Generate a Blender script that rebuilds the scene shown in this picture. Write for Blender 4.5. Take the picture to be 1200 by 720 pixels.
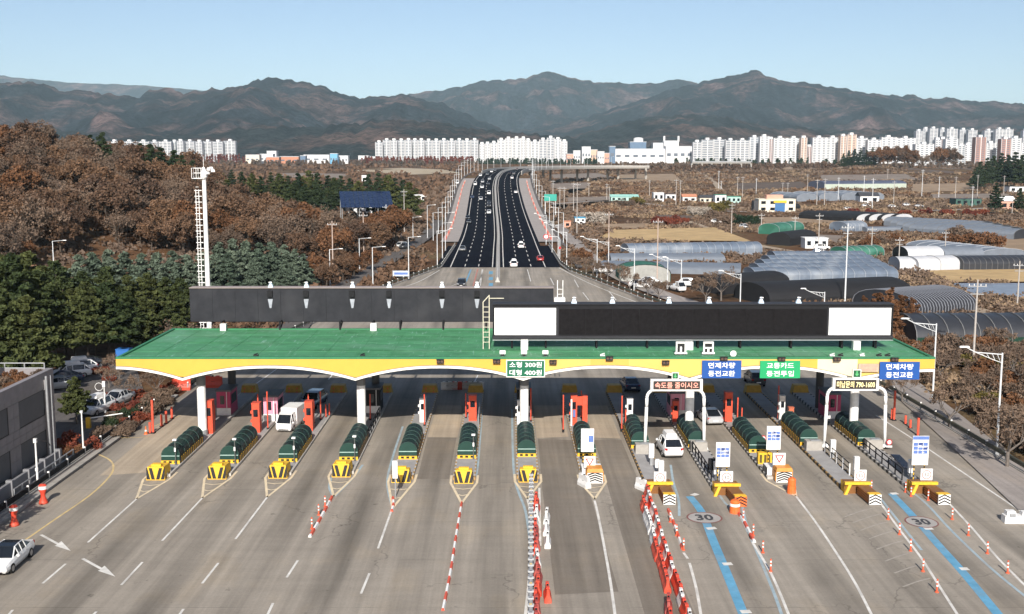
import bpy, math, random
import numpy as np
from mathutils import Vector, Matrix, noise as mnoise
for o in list(bpy.data.objects): bpy.data.objects.remove(o)
sc = bpy.context.scene
COL = sc.collection
R = math.radians
rnd = random.Random(7)

# ---------------------------------------------------------------- camera, sky, sun, exposure
FPX, HC, PX0 = 1300.0, 27.0, 594.0
PITCH = math.atan(176.0 / FPX)
cam = bpy.data.cameras.new('camera'); co = bpy.data.objects.new('camera', cam); COL.objects.link(co)
co.location = (0, 0, HC); co.rotation_euler = (math.pi / 2 - PITCH, 0, 0)
cam.sensor_width = 36; cam.lens = FPX / 1200 * 36; cam.shift_x = 6 / 1200
cam.clip_start = 0.5; cam.clip_end = 40000
sc.camera = co
SUN_EL = 31.0
w = bpy.data.worlds.new("World"); sc.world = w; w.use_nodes = True
nt = w.node_tree; bg = nt.nodes['Background']
sky = nt.nodes.new('ShaderNodeTexSky'); sky.sky_type = 'NISHITA'; sky.sun_disc = False
sky.sun_elevation = R(SUN_EL); sky.sun_rotation = R(178.5)
sky.altitude = 0; sky.air_density = 0.7; sky.dust_density = 1.3; sky.ozone_density = 0.9
nt.links.new(sky.outputs[0], bg.inputs[0]); bg.inputs[1].default_value = 0.092
sun = bpy.data.lights.new('sun', 'SUN'); sun.energy = 5.0; sun.angle = R(0.53); sun.color = (1, .945, .87)
so = bpy.data.objects.new('sun', sun); COL.objects.link(so)
so.rotation_euler = (R(90 - SUN_EL), 0, R(-1.5))
so.location = (0, -50, 80)
sc.view_settings.view_transform = 'Standard'; sc.view_settings.look = 'None'
sc.view_settings.exposure = 0.45; sc.view_settings.gamma = 1.0
HAZE = 3.3e-5
sc.cycles.max_bounces = 6; sc.cycles.volume_bounces = 0; sc.cycles.transparent_max_bounces = 6

# ---------------------------------------------------------------- helpers
def G(px, py, z=0.0):
    """point of the photograph (1200x720 pixels) on the level z"""
    a = PITCH + math.atan((py - 360) / FPX)
    y = (HC - z) / math.tan(a)
    d = y * math.cos(PITCH) + (HC - z) * math.sin(PITCH)
    return Vector(((px - PX0) / FPX * d, y, z))
def HT(y, py):
    """height at distance y seen at row py"""
    return HC - y * math.tan(PITCH + math.atan((py - 360) / FPX))
def XA(px, y, z=0.0):
    return (px - PX0) / FPX * (y * math.cos(PITCH) + (HC - z) * math.sin(PITCH))
def sstep(a, b, t):
    t = min(1, max(0, (t - a) / (b - a))); return t * t * (3 - 2 * t)
def lin(c):
    return tuple((v / 12.92 if v <= .04045 else ((v + .055) / 1.055) ** 2.4) for v in [x / 255 for x in c])

MATS = {}
def mat(name, col, rough=.7, var=.12, scale=2.0, metal=0.0, bump=0.0, spec=.35, obrand=0.0, dirt=None):
    """procedural surface: base colour varied by two noises, optional per-object variation and dirt"""
    if name in MATS: return MATS[name]
    m = bpy.data.materials.new(name); m.use_nodes = True; MATS[name] = m
    n = m.node_tree.nodes; L = m.node_tree.links; b = n['Principled BSDF']
    b.inputs['Roughness'].default_value = rough; b.inputs['Metallic'].default_value = metal
    b.inputs['Specular IOR Level'].default_value = spec
    tc = n.new('ShaderNodeTexCoord'); nz = n.new('ShaderNodeTexNoise')
    nz.inputs['Scale'].default_value = scale; nz.inputs['Detail'].default_value = 6; nz.inputs['Roughness'].default_value = .65
    L.new(tc.outputs['Object'], nz.inputs['Vector'])
    mr = n.new('ShaderNodeMapRange'); mr.inputs['From Min'].default_value = .3; mr.inputs['From Max'].default_value = .7
    mr.inputs['To Min'].default_value = 1 - var; mr.inputs['To Max'].default_value = 1 + var
    L.new(nz.outputs['Fac'], mr.inputs['Value'])
    last = mr.outputs['Result']
    if obrand:
        oi = n.new('ShaderNodeObjectInfo'); m2 = n.new('ShaderNodeMapRange')
        m2.inputs['To Min'].default_value = 1 - obrand; m2.inputs['To Max'].default_value = 1 + obrand
        L.new(oi.outputs['Random'], m2.inputs['Value'])
        mu = n.new('ShaderNodeMath'); mu.operation = 'MULTIPLY'; L.new(last, mu.inputs[0]); L.new(m2.outputs[0], mu.inputs[1]); last = mu.outputs[0]
    mx = n.new('ShaderNodeVectorMath'); mx.operation = 'SCALE'; mx.inputs[0].default_value = col[:3]
    L.new(last, mx.inputs['Scale']); colout = mx.outputs[0]
    if dirt:
        n3 = n.new('ShaderNodeTexNoise'); n3.inputs['Scale'].default_value = scale * .37; n3.inputs['Detail'].default_value = 8
        L.new(tc.outputs['Object'], n3.inputs['Vector'])
        r3 = n.new('ShaderNodeMapRange'); r3.inputs['From Min'].default_value = .5; r3.inputs['From Max'].default_value = .72
        r3.inputs['To Max'].default_value = .55
        L.new(n3.outputs['Fac'], r3.inputs['Value'])
        mm = n.new('ShaderNodeMix'); mm.data_type = 'RGBA'; L.new(r3.outputs[0], mm.inputs['Factor'])
        L.new(colout, mm.inputs['A']); mm.inputs['B'].default_value = (*dirt, 1); colout = mm.outputs['Result']
    L.new(colout, b.inputs['Base Color'])
    if bump:
        bp = n.new('ShaderNodeBump'); bp.inputs['Strength'].default_value = bump; bp.inputs['Distance'].default_value = .05
        L.new(nz.outputs['Fac'], bp.inputs['Height']); L.new(bp.outputs[0], b.inputs['Normal'])
    return m

class MB:
    def __init__(s): s.v = []; s.f = []; s.m = []; s.cur = 0
    def add(s, vs, fs):
        k = len(s.v); s.v += [tuple(p) for p in vs]
        for f in fs: s.f.append(tuple(i + k for i in f)); s.m.append(s.cur)
        return s
    def box(s, x0, x1, y0, y1, z0, z1):
        return s.add([(x0,y0,z0),(x1,y0,z0),(x1,y1,z0),(x0,y1,z0),(x0,y0,z1),(x1,y0,z1),(x1,y1,z1),(x0,y1,z1)],
              [(0,3,2,1),(4,5,6,7),(0,1,5,4),(1,2,6,5),(2,3,7,6),(3,0,4,7)])
    def cb(s, x, y, z, sx, sy, sz, rz=0, taper=1.0):
        c, q = math.cos(rz), math.sin(rz); vs = []
        for k, zz in ((1, z), (taper, z + sz)):
            for a, b in ((-1,-1),(1,-1),(1,1),(-1,1)):
                u, v = a * sx / 2 * k, b * sy / 2 * k
                vs.append((x + u * c - v * q, y + u * q + v * c, zz))
        return s.add(vs, [(0,3,2,1),(4,5,6,7),(0,1,5,4),(1,2,6,5),(2,3,7,6),(3,0,4,7)])
    def prism(s, poly, axis, a0, a1):
        """poly: 2-D outline (counter-clockwise seen from the +axis side) swept from a0 to a1"""
        n = len(poly)
        def P(p, a): return (a, p[0], p[1]) if axis == 'x' else ((p[0], a, p[1]) if axis == 'y' else (p[0], p[1], a))
        vs = [P(p, a0) for p in poly] + [P(p, a1) for p in poly]
        fs = [tuple(range(n))[::-1], tuple(range(n, 2*n))] + [(i, (i+1) % n, n + (i+1) % n, n + i) for i in range(n)]
        if axis == 'y': fs = [f[::-1] for f in fs]
        return s.add(vs, fs)
    def tube(s, p0, p1, r0, r1=None, n=6, cap=True):
        r1 = r0 if r1 is None else r1
        p0, p1 = Vector(p0), Vector(p1); d = (p1 - p0)
        if d.length < 1e-6: return s
        d.normalize(); u = d.orthogonal().normalized(); v = d.cross(u)
        vs = []
        for p, r in ((p0, r0), (p1, r1)):
            for i in range(n):
                a = 2 * math.pi * i / n; vs.append(p + (u * math.cos(a) + v * math.sin(a)) * r)
        fs = [(i, (i+1) % n, n + (i+1) % n, n + i) for i in range(n)]
        if cap: fs += [tuple(range(n))[::-1], tuple(range(n, 2*n))]
        return s.add(vs, fs)
    def path(s, pts, r, n=6):
        for a, b in zip(pts[:-1], pts[1:]): s.tube(a, b, r, r, n)
        return s
    def lathe(s, prof, x=0, y=0, n=12):
        vs = []; k = len(prof)
        for r, z in prof:
            for i in range(n):
                a = 2 * math.pi * i / n; vs.append((x + r * math.cos(a), y + r * math.sin(a), z))
        fs = [(j*n+i, j*n+(i+1) % n, (j+1)*n+(i+1) % n, (j+1)*n+i) for j in range(k-1) for i in range(n)]
        fs += [tuple(range(n))[::-1], tuple(range((k-1)*n, k*n))]
        return s.add(vs, fs)
    def loft(s, rings, closed=True, caps=True):
        n = len(rings[0]); k = len(rings); vs = [p for r in rings for p in r]
        fs = [(j*n+i, j*n+(i+1) % n, (j+1)*n+(i+1) % n, (j+1)*n+i) for j in range(k-1) for i in range(n if closed else n-1)]
        if caps: fs += [tuple(range(n))[::-1], tuple(range((k-1)*n, k*n))]
        return s.add(vs, fs)
    def ribbon(s, L_, R_):
        n = len(L_); return s.add(list(L_) + list(R_), [(i, n+i, n+i+1, i+1) for i in range(n-1)])
    def mesh(s, name, mats, smooth=False):
        me = bpy.data.meshes.new(name); me.from_pydata(s.v, [], s.f)
        for m in (mats if isinstance(mats, (list, tuple)) else [mats]): me.materials.append(m)
        me.polygons.foreach_set('material_index', s.m)
        if smooth: me.polygons.foreach_set('use_smooth', [True] * len(s.f))
        me.update(); return me
    def build(s, name, mats, parent=None, loc=(0,0,0), rz=0, smooth=False):
        return link(name, s.mesh(name, mats, smooth), parent, loc, rz)

def link(name, me, parent=None, loc=(0,0,0), rz=0):
    o = bpy.data.objects.new(name, me); COL.objects.link(o)
    o.location = loc; o.rotation_euler = (0, 0, rz)
    if parent is not None: o.parent = parent
    return o
def tag(o, label, cat, group=None):
    o['label'] = label; o['category'] = cat
    if group: o['group'] = group
    elif 'group' in o: del o['group']
    return o
def thing(name, label, cat, loc=(0,0,0), rz=0, group=None):
    o = bpy.data.objects.new(name, None); COL.objects.link(o); o.empty_display_size = .2
    o.location = loc; o.rotation_euler = (0, 0, rz)
    return tag(o, label, cat, group)
def structure(o): o['kind'] = 'structure'; return o
def stuff(o): o['kind'] = 'stuff'; return o
def dup(o, parent=None):
    c = o.copy(); COL.objects.link(c)
    if parent is not None: c.parent = parent
    for ch in list(o.children): dup(ch, c)
    return c
def put(o, loc, rz=0, s=1.0, label=None, group=None):
    o.location = loc; o.rotation_euler = (0, 0, rz); o.scale = (s, s, s) if not isinstance(s, tuple) else s
    if label: o['label'] = label
    if group: o['group'] = group
    return o
class Proto:
    """first use returns the thing itself, later uses copies of it with its parts"""
    def __init__(s, make): s.make = make; s.o = None; s.n = 0
    def __call__(s):
        s.n += 1
        if s.o is None: s.o = s.make(); return s.o
        return dup(s.o)
def npmesh(name, V, Q, mats, midx=None):
    me = bpy.data.meshes.new(name); V = np.asarray(V, np.float32); Q = np.asarray(Q, np.int32)
    k = Q.shape[1]
    me.vertices.add(len(V)); me.vertices.foreach_set('co', V.ravel())
    me.loops.add(Q.size); me.loops.foreach_set('vertex_index', Q.ravel())
    me.polygons.add(len(Q)); me.polygons.foreach_set('loop_start', np.arange(0, Q.size, k, dtype=np.int32))
    for m in (mats if isinstance(mats, (list, tuple)) else [mats]): me.materials.append(m)
    if midx is not None: me.polygons.foreach_set('material_index', np.asarray(midx, np.int32))
    me.update(calc_edges=True); me.validate(); return me
ORD = ['first','second','third','fourth','fifth','sixth','seventh','eighth','ninth','tenth','eleventh','twelfth','thirteenth',
       'fourteenth','fifteenth','sixteenth','seventeenth','eighteenth','nineteenth','twentieth']
def text_mesh(body, wdt, hgt, m, parent, loc, name='lettering', depth=.012, bold=.0, rz=0):
    """flat lettering facing -Y, centred on loc, fitted to wdt x hgt"""
    c = bpy.data.curves.new('lettering', 'FONT'); c.body = body; c.extrude = 0.0; c.resolution_u = 2; c.offset = bold
    c.align_x = 'CENTER'; c.space_line = .9
    t = bpy.data.objects.new('lettering', c); COL.objects.link(t)
    dg = bpy.context.evaluated_depsgraph_get(); dg.update()
    me = bpy.data.meshes.new_from_object(t.evaluated_get(dg)); bpy.data.objects.remove(t)
    n = len(me.vertices); a = np.zeros(n * 3, np.float32); me.vertices.foreach_get('co', a); a = a.reshape(-1, 3)
    mn, mx = a.min(0), a.max(0); s = np.array([wdt, hgt]) / np.maximum(mx - mn, 1e-6)[:2]
    b = np.zeros_like(a); b[:, 0] = (a[:, 0] - (mn[0] + mx[0]) / 2) * s[0]; b[:, 2] = (a[:, 1] - (mn[1] + mx[1]) / 2) * s[1]; b[:, 1] = -depth
    me.vertices.foreach_set('co', b.ravel()); me.materials.clear(); me.materials.append(m); me.update()
    return link(name, me, parent, loc, rz)

# ---------------------------------------------------------------- materials
WHITE = mat('white_paint', (.78,.78,.76), .5, .06, 3, dirt=(.5,.48,.44))
GWHITE = mat('bright_white_panel', (.86,.86,.86), .45, .02, 3)
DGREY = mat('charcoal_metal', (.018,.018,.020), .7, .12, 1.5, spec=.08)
BLACK = mat('black_paint', (.015,.015,.016), .5, .1, 3)
GREYM = mat('grey_steel', (.33,.34,.35), .45, .12, 3, metal=.3)
RED = mat('orange_red_paint', (.62,.075,.035), .5, .12, 3, dirt=(.35,.09,.06))
ORANGE = mat('orange_plastic', (.70,.14,.03), .5, .12, 4, dirt=(.4,.15,.08))
WPLAS = mat('white_plastic', (.74,.73,.71), .5, .08, 4, dirt=(.45,.42,.38))
YEL = mat('barrier_yellow', (.72,.42,.03), .55, .15, 4, dirt=(.4,.26,.06))
GLASS = mat('dark_glass', (.012,.015,.02), .08, .1, 1, spec=.6)
CONC = mat('pale_concrete', (.33,.31,.28), .9, .15, 2, bump=.15, dirt=(.2,.18,.16))
RUBBER = mat('tyre_rubber', (.012,.012,.012), .85, .1, 4)
CHROME = mat('wheel_alloy', (.45,.45,.46), .35, .1, 4, metal=.7)
LAMPW = mat('lamp_lens', (.75,.77,.8), .15, .03, 4, spec=.6)
LAMPR = mat('tail_lamp_red', (.35,.01,.01), .25, .1, 4)
# ---------------------------------------------------------------- land: road line, terrain, mountains
ROAD = [(235,-2.0,0),(272,-2.2,0),(330,-2.6,0),(380,-2.9,.25),(440,-3.7,1.7),(500,-4.8,4.6),(545,-5.5,7.6),(590,-6.1,10.8),(640,-6.0,13.7),(690,-5.0,15.6),
        (740,-3.4,16.6),(800,.0,17.2),(860,6,17.5),(930,19,17.6),(1000,44,17.6),(1055,85,17.6),(1085,130,17.5)]
def cat_rom(P, k=8):
    P = [Vector(p) for p in P]; out = []
    for i in range(len(P) - 1):
        a = P[max(0, i-1)]; b = P[i]; c = P[i+1]; d = P[min(len(P)-1, i+2)]
        for j in range(k):
            t = j / k; out.append(.5 * ((2*b) + (c-a)*t + (2*a-5*b+4*c-d)*t*t + (3*b-a-3*c+d)*t**3))
    out.append(P[-1]); return out
RL = cat_rom([(x, y, z) for y, x, z in ROAD], 6)
def road_at(y):
    for a, b in zip(RL[:-1], RL[1:]):
        if a.y <= y <= b.y:
            t = (y - a.y) / max(1e-6, b.y - a.y); return a.lerp(b, t)
    return None
RTAB = {}
def road_h(x, y):
    """height the embankment lifts the land to"""
    if y < 360 or y > 790: return -99
    k = int(y // 4)
    if k not in RTAB: RTAB[k] = road_at(y)
    p = RTAB[k]
    if p is None: return -99
    side = 21.5 if y > 330 else 16
    end = 0 if y < 700 else (y - 700) * .35
    d = abs(x - p.x) - side
    return p.z - .25 - max(0, d) * .6 - end
def hill(x, y):
    h = 27.5 * math.exp(-abs((x + 187) / 100.0) ** 2.2) * math.exp(-((y - 368) / (125.0 if y < 368 else 170)) ** 2 * 1.0)
    return h
def land(x, y):
    h = 16.5 * sstep(380, 2250, y)
    if y > 2300: h += (y - 2300) * .012
    if y > 180: h += hill(x, y)
    m = math.exp(-((x - 440) / 150) ** 2 - ((y - 1280) / 130) ** 2) * 7; h += m
    if y > 260: h += .5 * mnoise.noise((x * .02, y * .02, 3)) * sstep(260, 420, y)
    if 262 < y < 720:
        k = int(y // 4)
        if k not in RTAB: RTAB[k] = road_at(y)
        p = RTAB[k]
        if p is not None and abs(x - p.x) < 21.5: h = min(h, p.z - .3)
    return max(h, road_h(x, y))
def GT(px, py):
    """point of the photograph on the land"""
    a = PITCH + math.atan((py - 360) / FPX); t = math.tan(a); y = 40.0
    while y < 9000:
        x = XA(px, y); z = HC - y * t
        if z <= max(0, land(x, y)): break
        y *= 1.012
    lo, hi = y / 1.012, y
    for _ in range(18):
        m = (lo + hi) / 2
        if HC - m * t <= max(0, land(XA(px, m), m)): hi = m
        else: lo = m
    z = max(0, land(XA(px, hi), hi))
    return Vector((XA(px, hi, z), hi, z))

def ground_material():
    m = bpy.data.materials.new('dry_land'); m.use_nodes = True; n = m.node_tree.nodes; L = m.node_tree.links; b = n['Principled BSDF']
    b.inputs['Roughness'].default_value = .95; b.inputs['Specular IOR Level'].default_value = .1
    g = n.new('ShaderNodeNewGeometry')
    def nz(s, d=7, r=.62):
        k = n.new('ShaderNodeTexNoise'); k.inputs['Scale'].default_value = s; k.inputs['Detail'].default_value = d; k.inputs['Roughness'].default_value = r
        L.new(g.outputs['Position'], k.inputs['Vector']); return k.outputs['Fac']
    cr = n.new('ShaderNodeValToRGB'); e = cr.color_ramp.elements
    e[0].position = .30; e[0].color = (.045,.034,.022,1); e[1].position = .72; e[1].color = (.175,.118,.072,1)
    for p, c in ((.42,(.085,.048,.026,1)),(.52,(.125,.07,.038,1)),(.6,(.12,.09,.05,1))):
        q = e.new(p); q.color = c
    L.new(nz(.03), cr.inputs[0])
    cr2 = n.new('ShaderNodeValToRGB'); e = cr2.color_ramp.elements
    e[0].position = .35; e[0].color = (.55,.5,.45,1); e[1].position = .68; e[1].color = (1.35,1.3,1.25,1)
    L.new(nz(.6, 8, .7), cr2.inputs[0])
    mx = n.new('ShaderNodeMix'); mx.data_type = 'RGBA'; mx.blend_type = 'MULTIPLY'; mx.inputs['Factor'].default_value = 1
    L.new(cr.outputs[0], mx.inputs['A']); L.new(cr2.outputs[0], mx.inputs['B']); L.new(mx.outputs['Result'], b.inputs['Base Color'])
    bp = n.new('ShaderNodeBump'); bp.inputs['Distance'].default_value = .5; bp.inputs['Strength'].default_value = .6
    L.new(nz(.4, 6), bp.inputs['Height']); L.new(bp.outputs[0], b.inputs['Normal'])
    return m
LAND = ground_material()
def build_ground():
    xs = [-i for i in range(0, 320, 5)]; xs = sorted(set(xs + [5*i for i in range(0, 64)]))
    k = 320.0
    while k < 9000: k *= 1.14; xs += [k, -k]
    xs = sorted(xs)
    ys = [-300, -150, -50, 0, 40]; k = 46
    while k < 820: ys.append(k); k += 6
    while k < 16000: ys.append(k); k *= 1.05
    V = []; nx = len(xs)
    for y in ys:
        for x in xs:
            z = land(x, y) - .12
            if y < 300 and abs(x) < 60: z = min(z, -.12)
            V.append((x, y, z))
    Q = [(j*nx+i, j*nx+i+1, (j+1)*nx+i+1, (j+1)*nx+i) for j in range(len(ys)-1) for i in range(nx-1)]
    o = link('ground', npmesh('ground', V, Q, LAND)); structure(o)
build_ground()

def mountain_material(name, a, b_, c):
    m = bpy.data.materials.new(name); m.use_nodes = True; n = m.node_tree.nodes; L = m.node_tree.links; b = n['Principled BSDF']
    b.inputs['Roughness'].default_value = 1; b.inputs['Specular IOR Level'].default_value = 0
    g = n.new('ShaderNodeNewGeometry')
    def nz(s, d=8, r=.6):
        k = n.new('ShaderNodeTexNoise'); k.inputs['Scale'].default_value = s; k.inputs['Detail'].default_value = d; k.inputs['Roughness'].default_value = r
        k.inputs['Distortion'].default_value = .4
        L.new(g.outputs['Position'], k.inputs['Vector']); return k.outputs['Fac']
    cr = n.new('ShaderNodeValToRGB'); e = cr.color_ramp.elements
    e[0].position = .38; e[0].color = (*a, 1); e[1].position = .66; e[1].color = (*c, 1); q = e.new(.55); q.color = (*b_, 1); q = e.new(.50); q.color = (*a, 1)
    L.new(nz(.0032), cr.inputs[0])
    cr2 = n.new('ShaderNodeValToRGB'); e = cr2.color_ramp.elements
    e[0].position = .35; e[0].color = (.30,.32,.32,1); e[1].position = .64; e[1].color = (1.9,1.75,1.6,1)
    L.new(nz(.03, 10, .75), cr2.inputs[0])
    sv = n.new('ShaderNodeVectorMath'); sv.operation = 'MULTIPLY'; sv.inputs[1].default_value = (.0095,.0016,.0022); L.new(g.outputs['Position'], sv.inputs[0])   # woods follow the gullies down the slopes
    gu = n.new('ShaderNodeTexNoise'); gu.inputs['Scale'].default_value = 1; gu.inputs['Detail'].default_value = 7; gu.inputs['Roughness'].default_value = .65; gu.inputs['Distortion'].default_value = .8; L.new(sv.outputs[0], gu.inputs['Vector'])
    gr = n.new('ShaderNodeMapRange'); gr.inputs['From Min'].default_value = .36; gr.inputs['From Max'].default_value = .64; gr.inputs['To Min'].default_value = .45; gr.inputs['To Max'].default_value = 1.6; L.new(gu.outputs['Fac'], gr.inputs['Value'])
    vs = n.new('ShaderNodeVectorMath'); vs.operation = 'SCALE'; L.new(cr.outputs[0], vs.inputs[0]); L.new(gr.outputs[0], vs.inputs['Scale'])
    mx = n.new('ShaderNodeMix'); mx.data_type = 'RGBA'; mx.blend_type = 'MULTIPLY'; mx.inputs['Factor'].default_value = 1
    L.new(vs.outputs[0], mx.inputs['A']); L.new(cr2.outputs[0], mx.inputs['B']); L.new(mx.outputs['Result'], b.inputs['Base Color'])
    bp = n.new('ShaderNodeBump'); bp.inputs['Distance'].default_value = 40; bp.inputs['Strength'].default_value = 1.0
    L.new(nz(.02, 9, .7), bp.inputs['Height']); L.new(bp.outputs[0], b.inputs['Normal'])
    return m
MTN = mountain_material('mountain_forest', (.015,.020,.027), (.050,.038,.042), (.115,.080,.080))
MTNB = mountain_material('foothill_forest', (.020,.025,.028), (.060,.042,.040), (.12,.080,.070))
def interp(P, u):
    if u <= P[0][0]: return P[0][1]
    for (a, b), (c, d) in zip(P[:-1], P[1:]):
        if u <= c:
            t = (u - a) / (c - a); return b + (d - b) * t
    return P[-1][1]
def mountain(name, prof, dist, depth, m, seed, px0=-120, px1=1320, step=3.0, base=191, rough=1.0):
    nu = int((px1 - px0) / step) + 1; nv = 46; V = []
    for j in range(nv):
        t = j / (nv - 1)                                   # 0 foot, .72 crest, 1 behind
        for i in range(nu):
            px = px0 + i * step; cy = dist
            crest = max(4.0, HT(dist, interp(prof, px)) - 16)
            crest += 15.0 * rough * mnoise.fractal((px * .07, seed, 0), .7, 2, 7)
            y = dist - depth * (1 - t / .72)
            x = XA(px, dist) * (1.0 if t < .72 else 1.0) * (y / dist * .55 + .45)
            if t <= .72:
                q = t / .72; sh = q ** 1.15
                n = mnoise.ridged_multi_fractal((x * .0011 + seed, y * .0007, seed * .7), 1.0, 2.1, 6, 1.0, 2.0)
                spur = (n - 1.1) * .55 * 4 * q * (1 - q) * rough
                fine = mnoise.fractal((x * .006, y * .006, seed), 1, 2, 5) * .06 * q * (1 - q) * 4
                z = crest * max(0, sh + spur * (1 - q * .6) * .8 + fine)
                z = min(z, crest * (.35 + .65 * q) if q < 1 else crest)
            else:
                z = crest * (1 - ((t - .72) / .28) ** 1.2)
            V.append((x, y, 14 + z))
    Q = [(j*nu+i, j*nu+i+1, (j+1)*nu+i+1, (j+1)*nu+i) for j in range(nv-1) for i in range(nu-1)]
    me = npmesh(name, V, Q, m); me.polygons.foreach_set('use_smooth', [True] * len(Q))
    return structure(link(name, me))
mountain('far_mountain', [(-120,84),(0,86),(45,92),(100,97),(150,98),(190,101),(230,104),(330,112),(420,116),(500,122),(1320,150)], 11500, 3000, MTN, 3.3, px1=560, step=4, rough=.6)
mountain('mountain_ridge', [(300,125),(420,116),(440,114),(480,109),(510,105),(540,100),(560,95),(580,92),(600,92),(617,91),(628,86),(641,82),(655,86),(670,91),(700,96),(730,97),(760,97),(775,95),(790,92),(800,93),(830,100),(900,112),(1000,130),(1320,150)],
         8200, 2600, MTN, 9.1, px0=280, px1=1100)
mountain('mountain', [(560,160),(640,146),(700,132),(740,120),(770,108),(800,99),(815,97),(830,93),(845,90),(860,85),(873,84),(885,83),(896,89),(910,95),(940,95),(960,99),(980,103),(1000,107),(1020,109),(1050,111),(1065,110),(1080,115),(1100,112),(1120,115),(1138,118),(1150,116),(1175,119),(1200,122),(1260,128),(1320,130)],
         6300, 2300, MTN, 5.7, px0=540, px1=1380)
mountain('forested_mountain', [(-120,92),(0,96),(20,96),(40,95),(55,97),(70,103),(90,105),(110,105),(130,108),(150,113),(165,114),(180,106),(195,101),(207,103),(218,107),(230,106),(250,104),(262,102),(275,100),(284,102),(296,96),(306,92),(318,91),(332,92),(345,91),(360,95),(375,99),(400,108),(425,115),(450,111),(470,109),(490,113),(520,120),(560,140),(600,154),(650,166),(700,176),(760,186)],
         5200, 2000, MTN, 2.2, px1=780)
mountain('foothill', [(-120,150),(60,150),(140,156),(220,158),(300,146),(380,148),(420,143),(450,140),(480,139),(520,143),(560,150),(600,155),(640,157),(680,164),(720,172),(800,180)],
         3500, 900, MTNB, 7.9, px1=820, base=190, rough=.8)
mountain('foothill', [(600,176),(660,163),(700,150),(740,140),(790,134),(850,138),(900,146),(960,150),(1040,150),(1100,153),(1200,152),(1320,150)],
         4300, 1200, MTNB, 4.4, px0=580, px1=1380, base=190, rough=.8)
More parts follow.
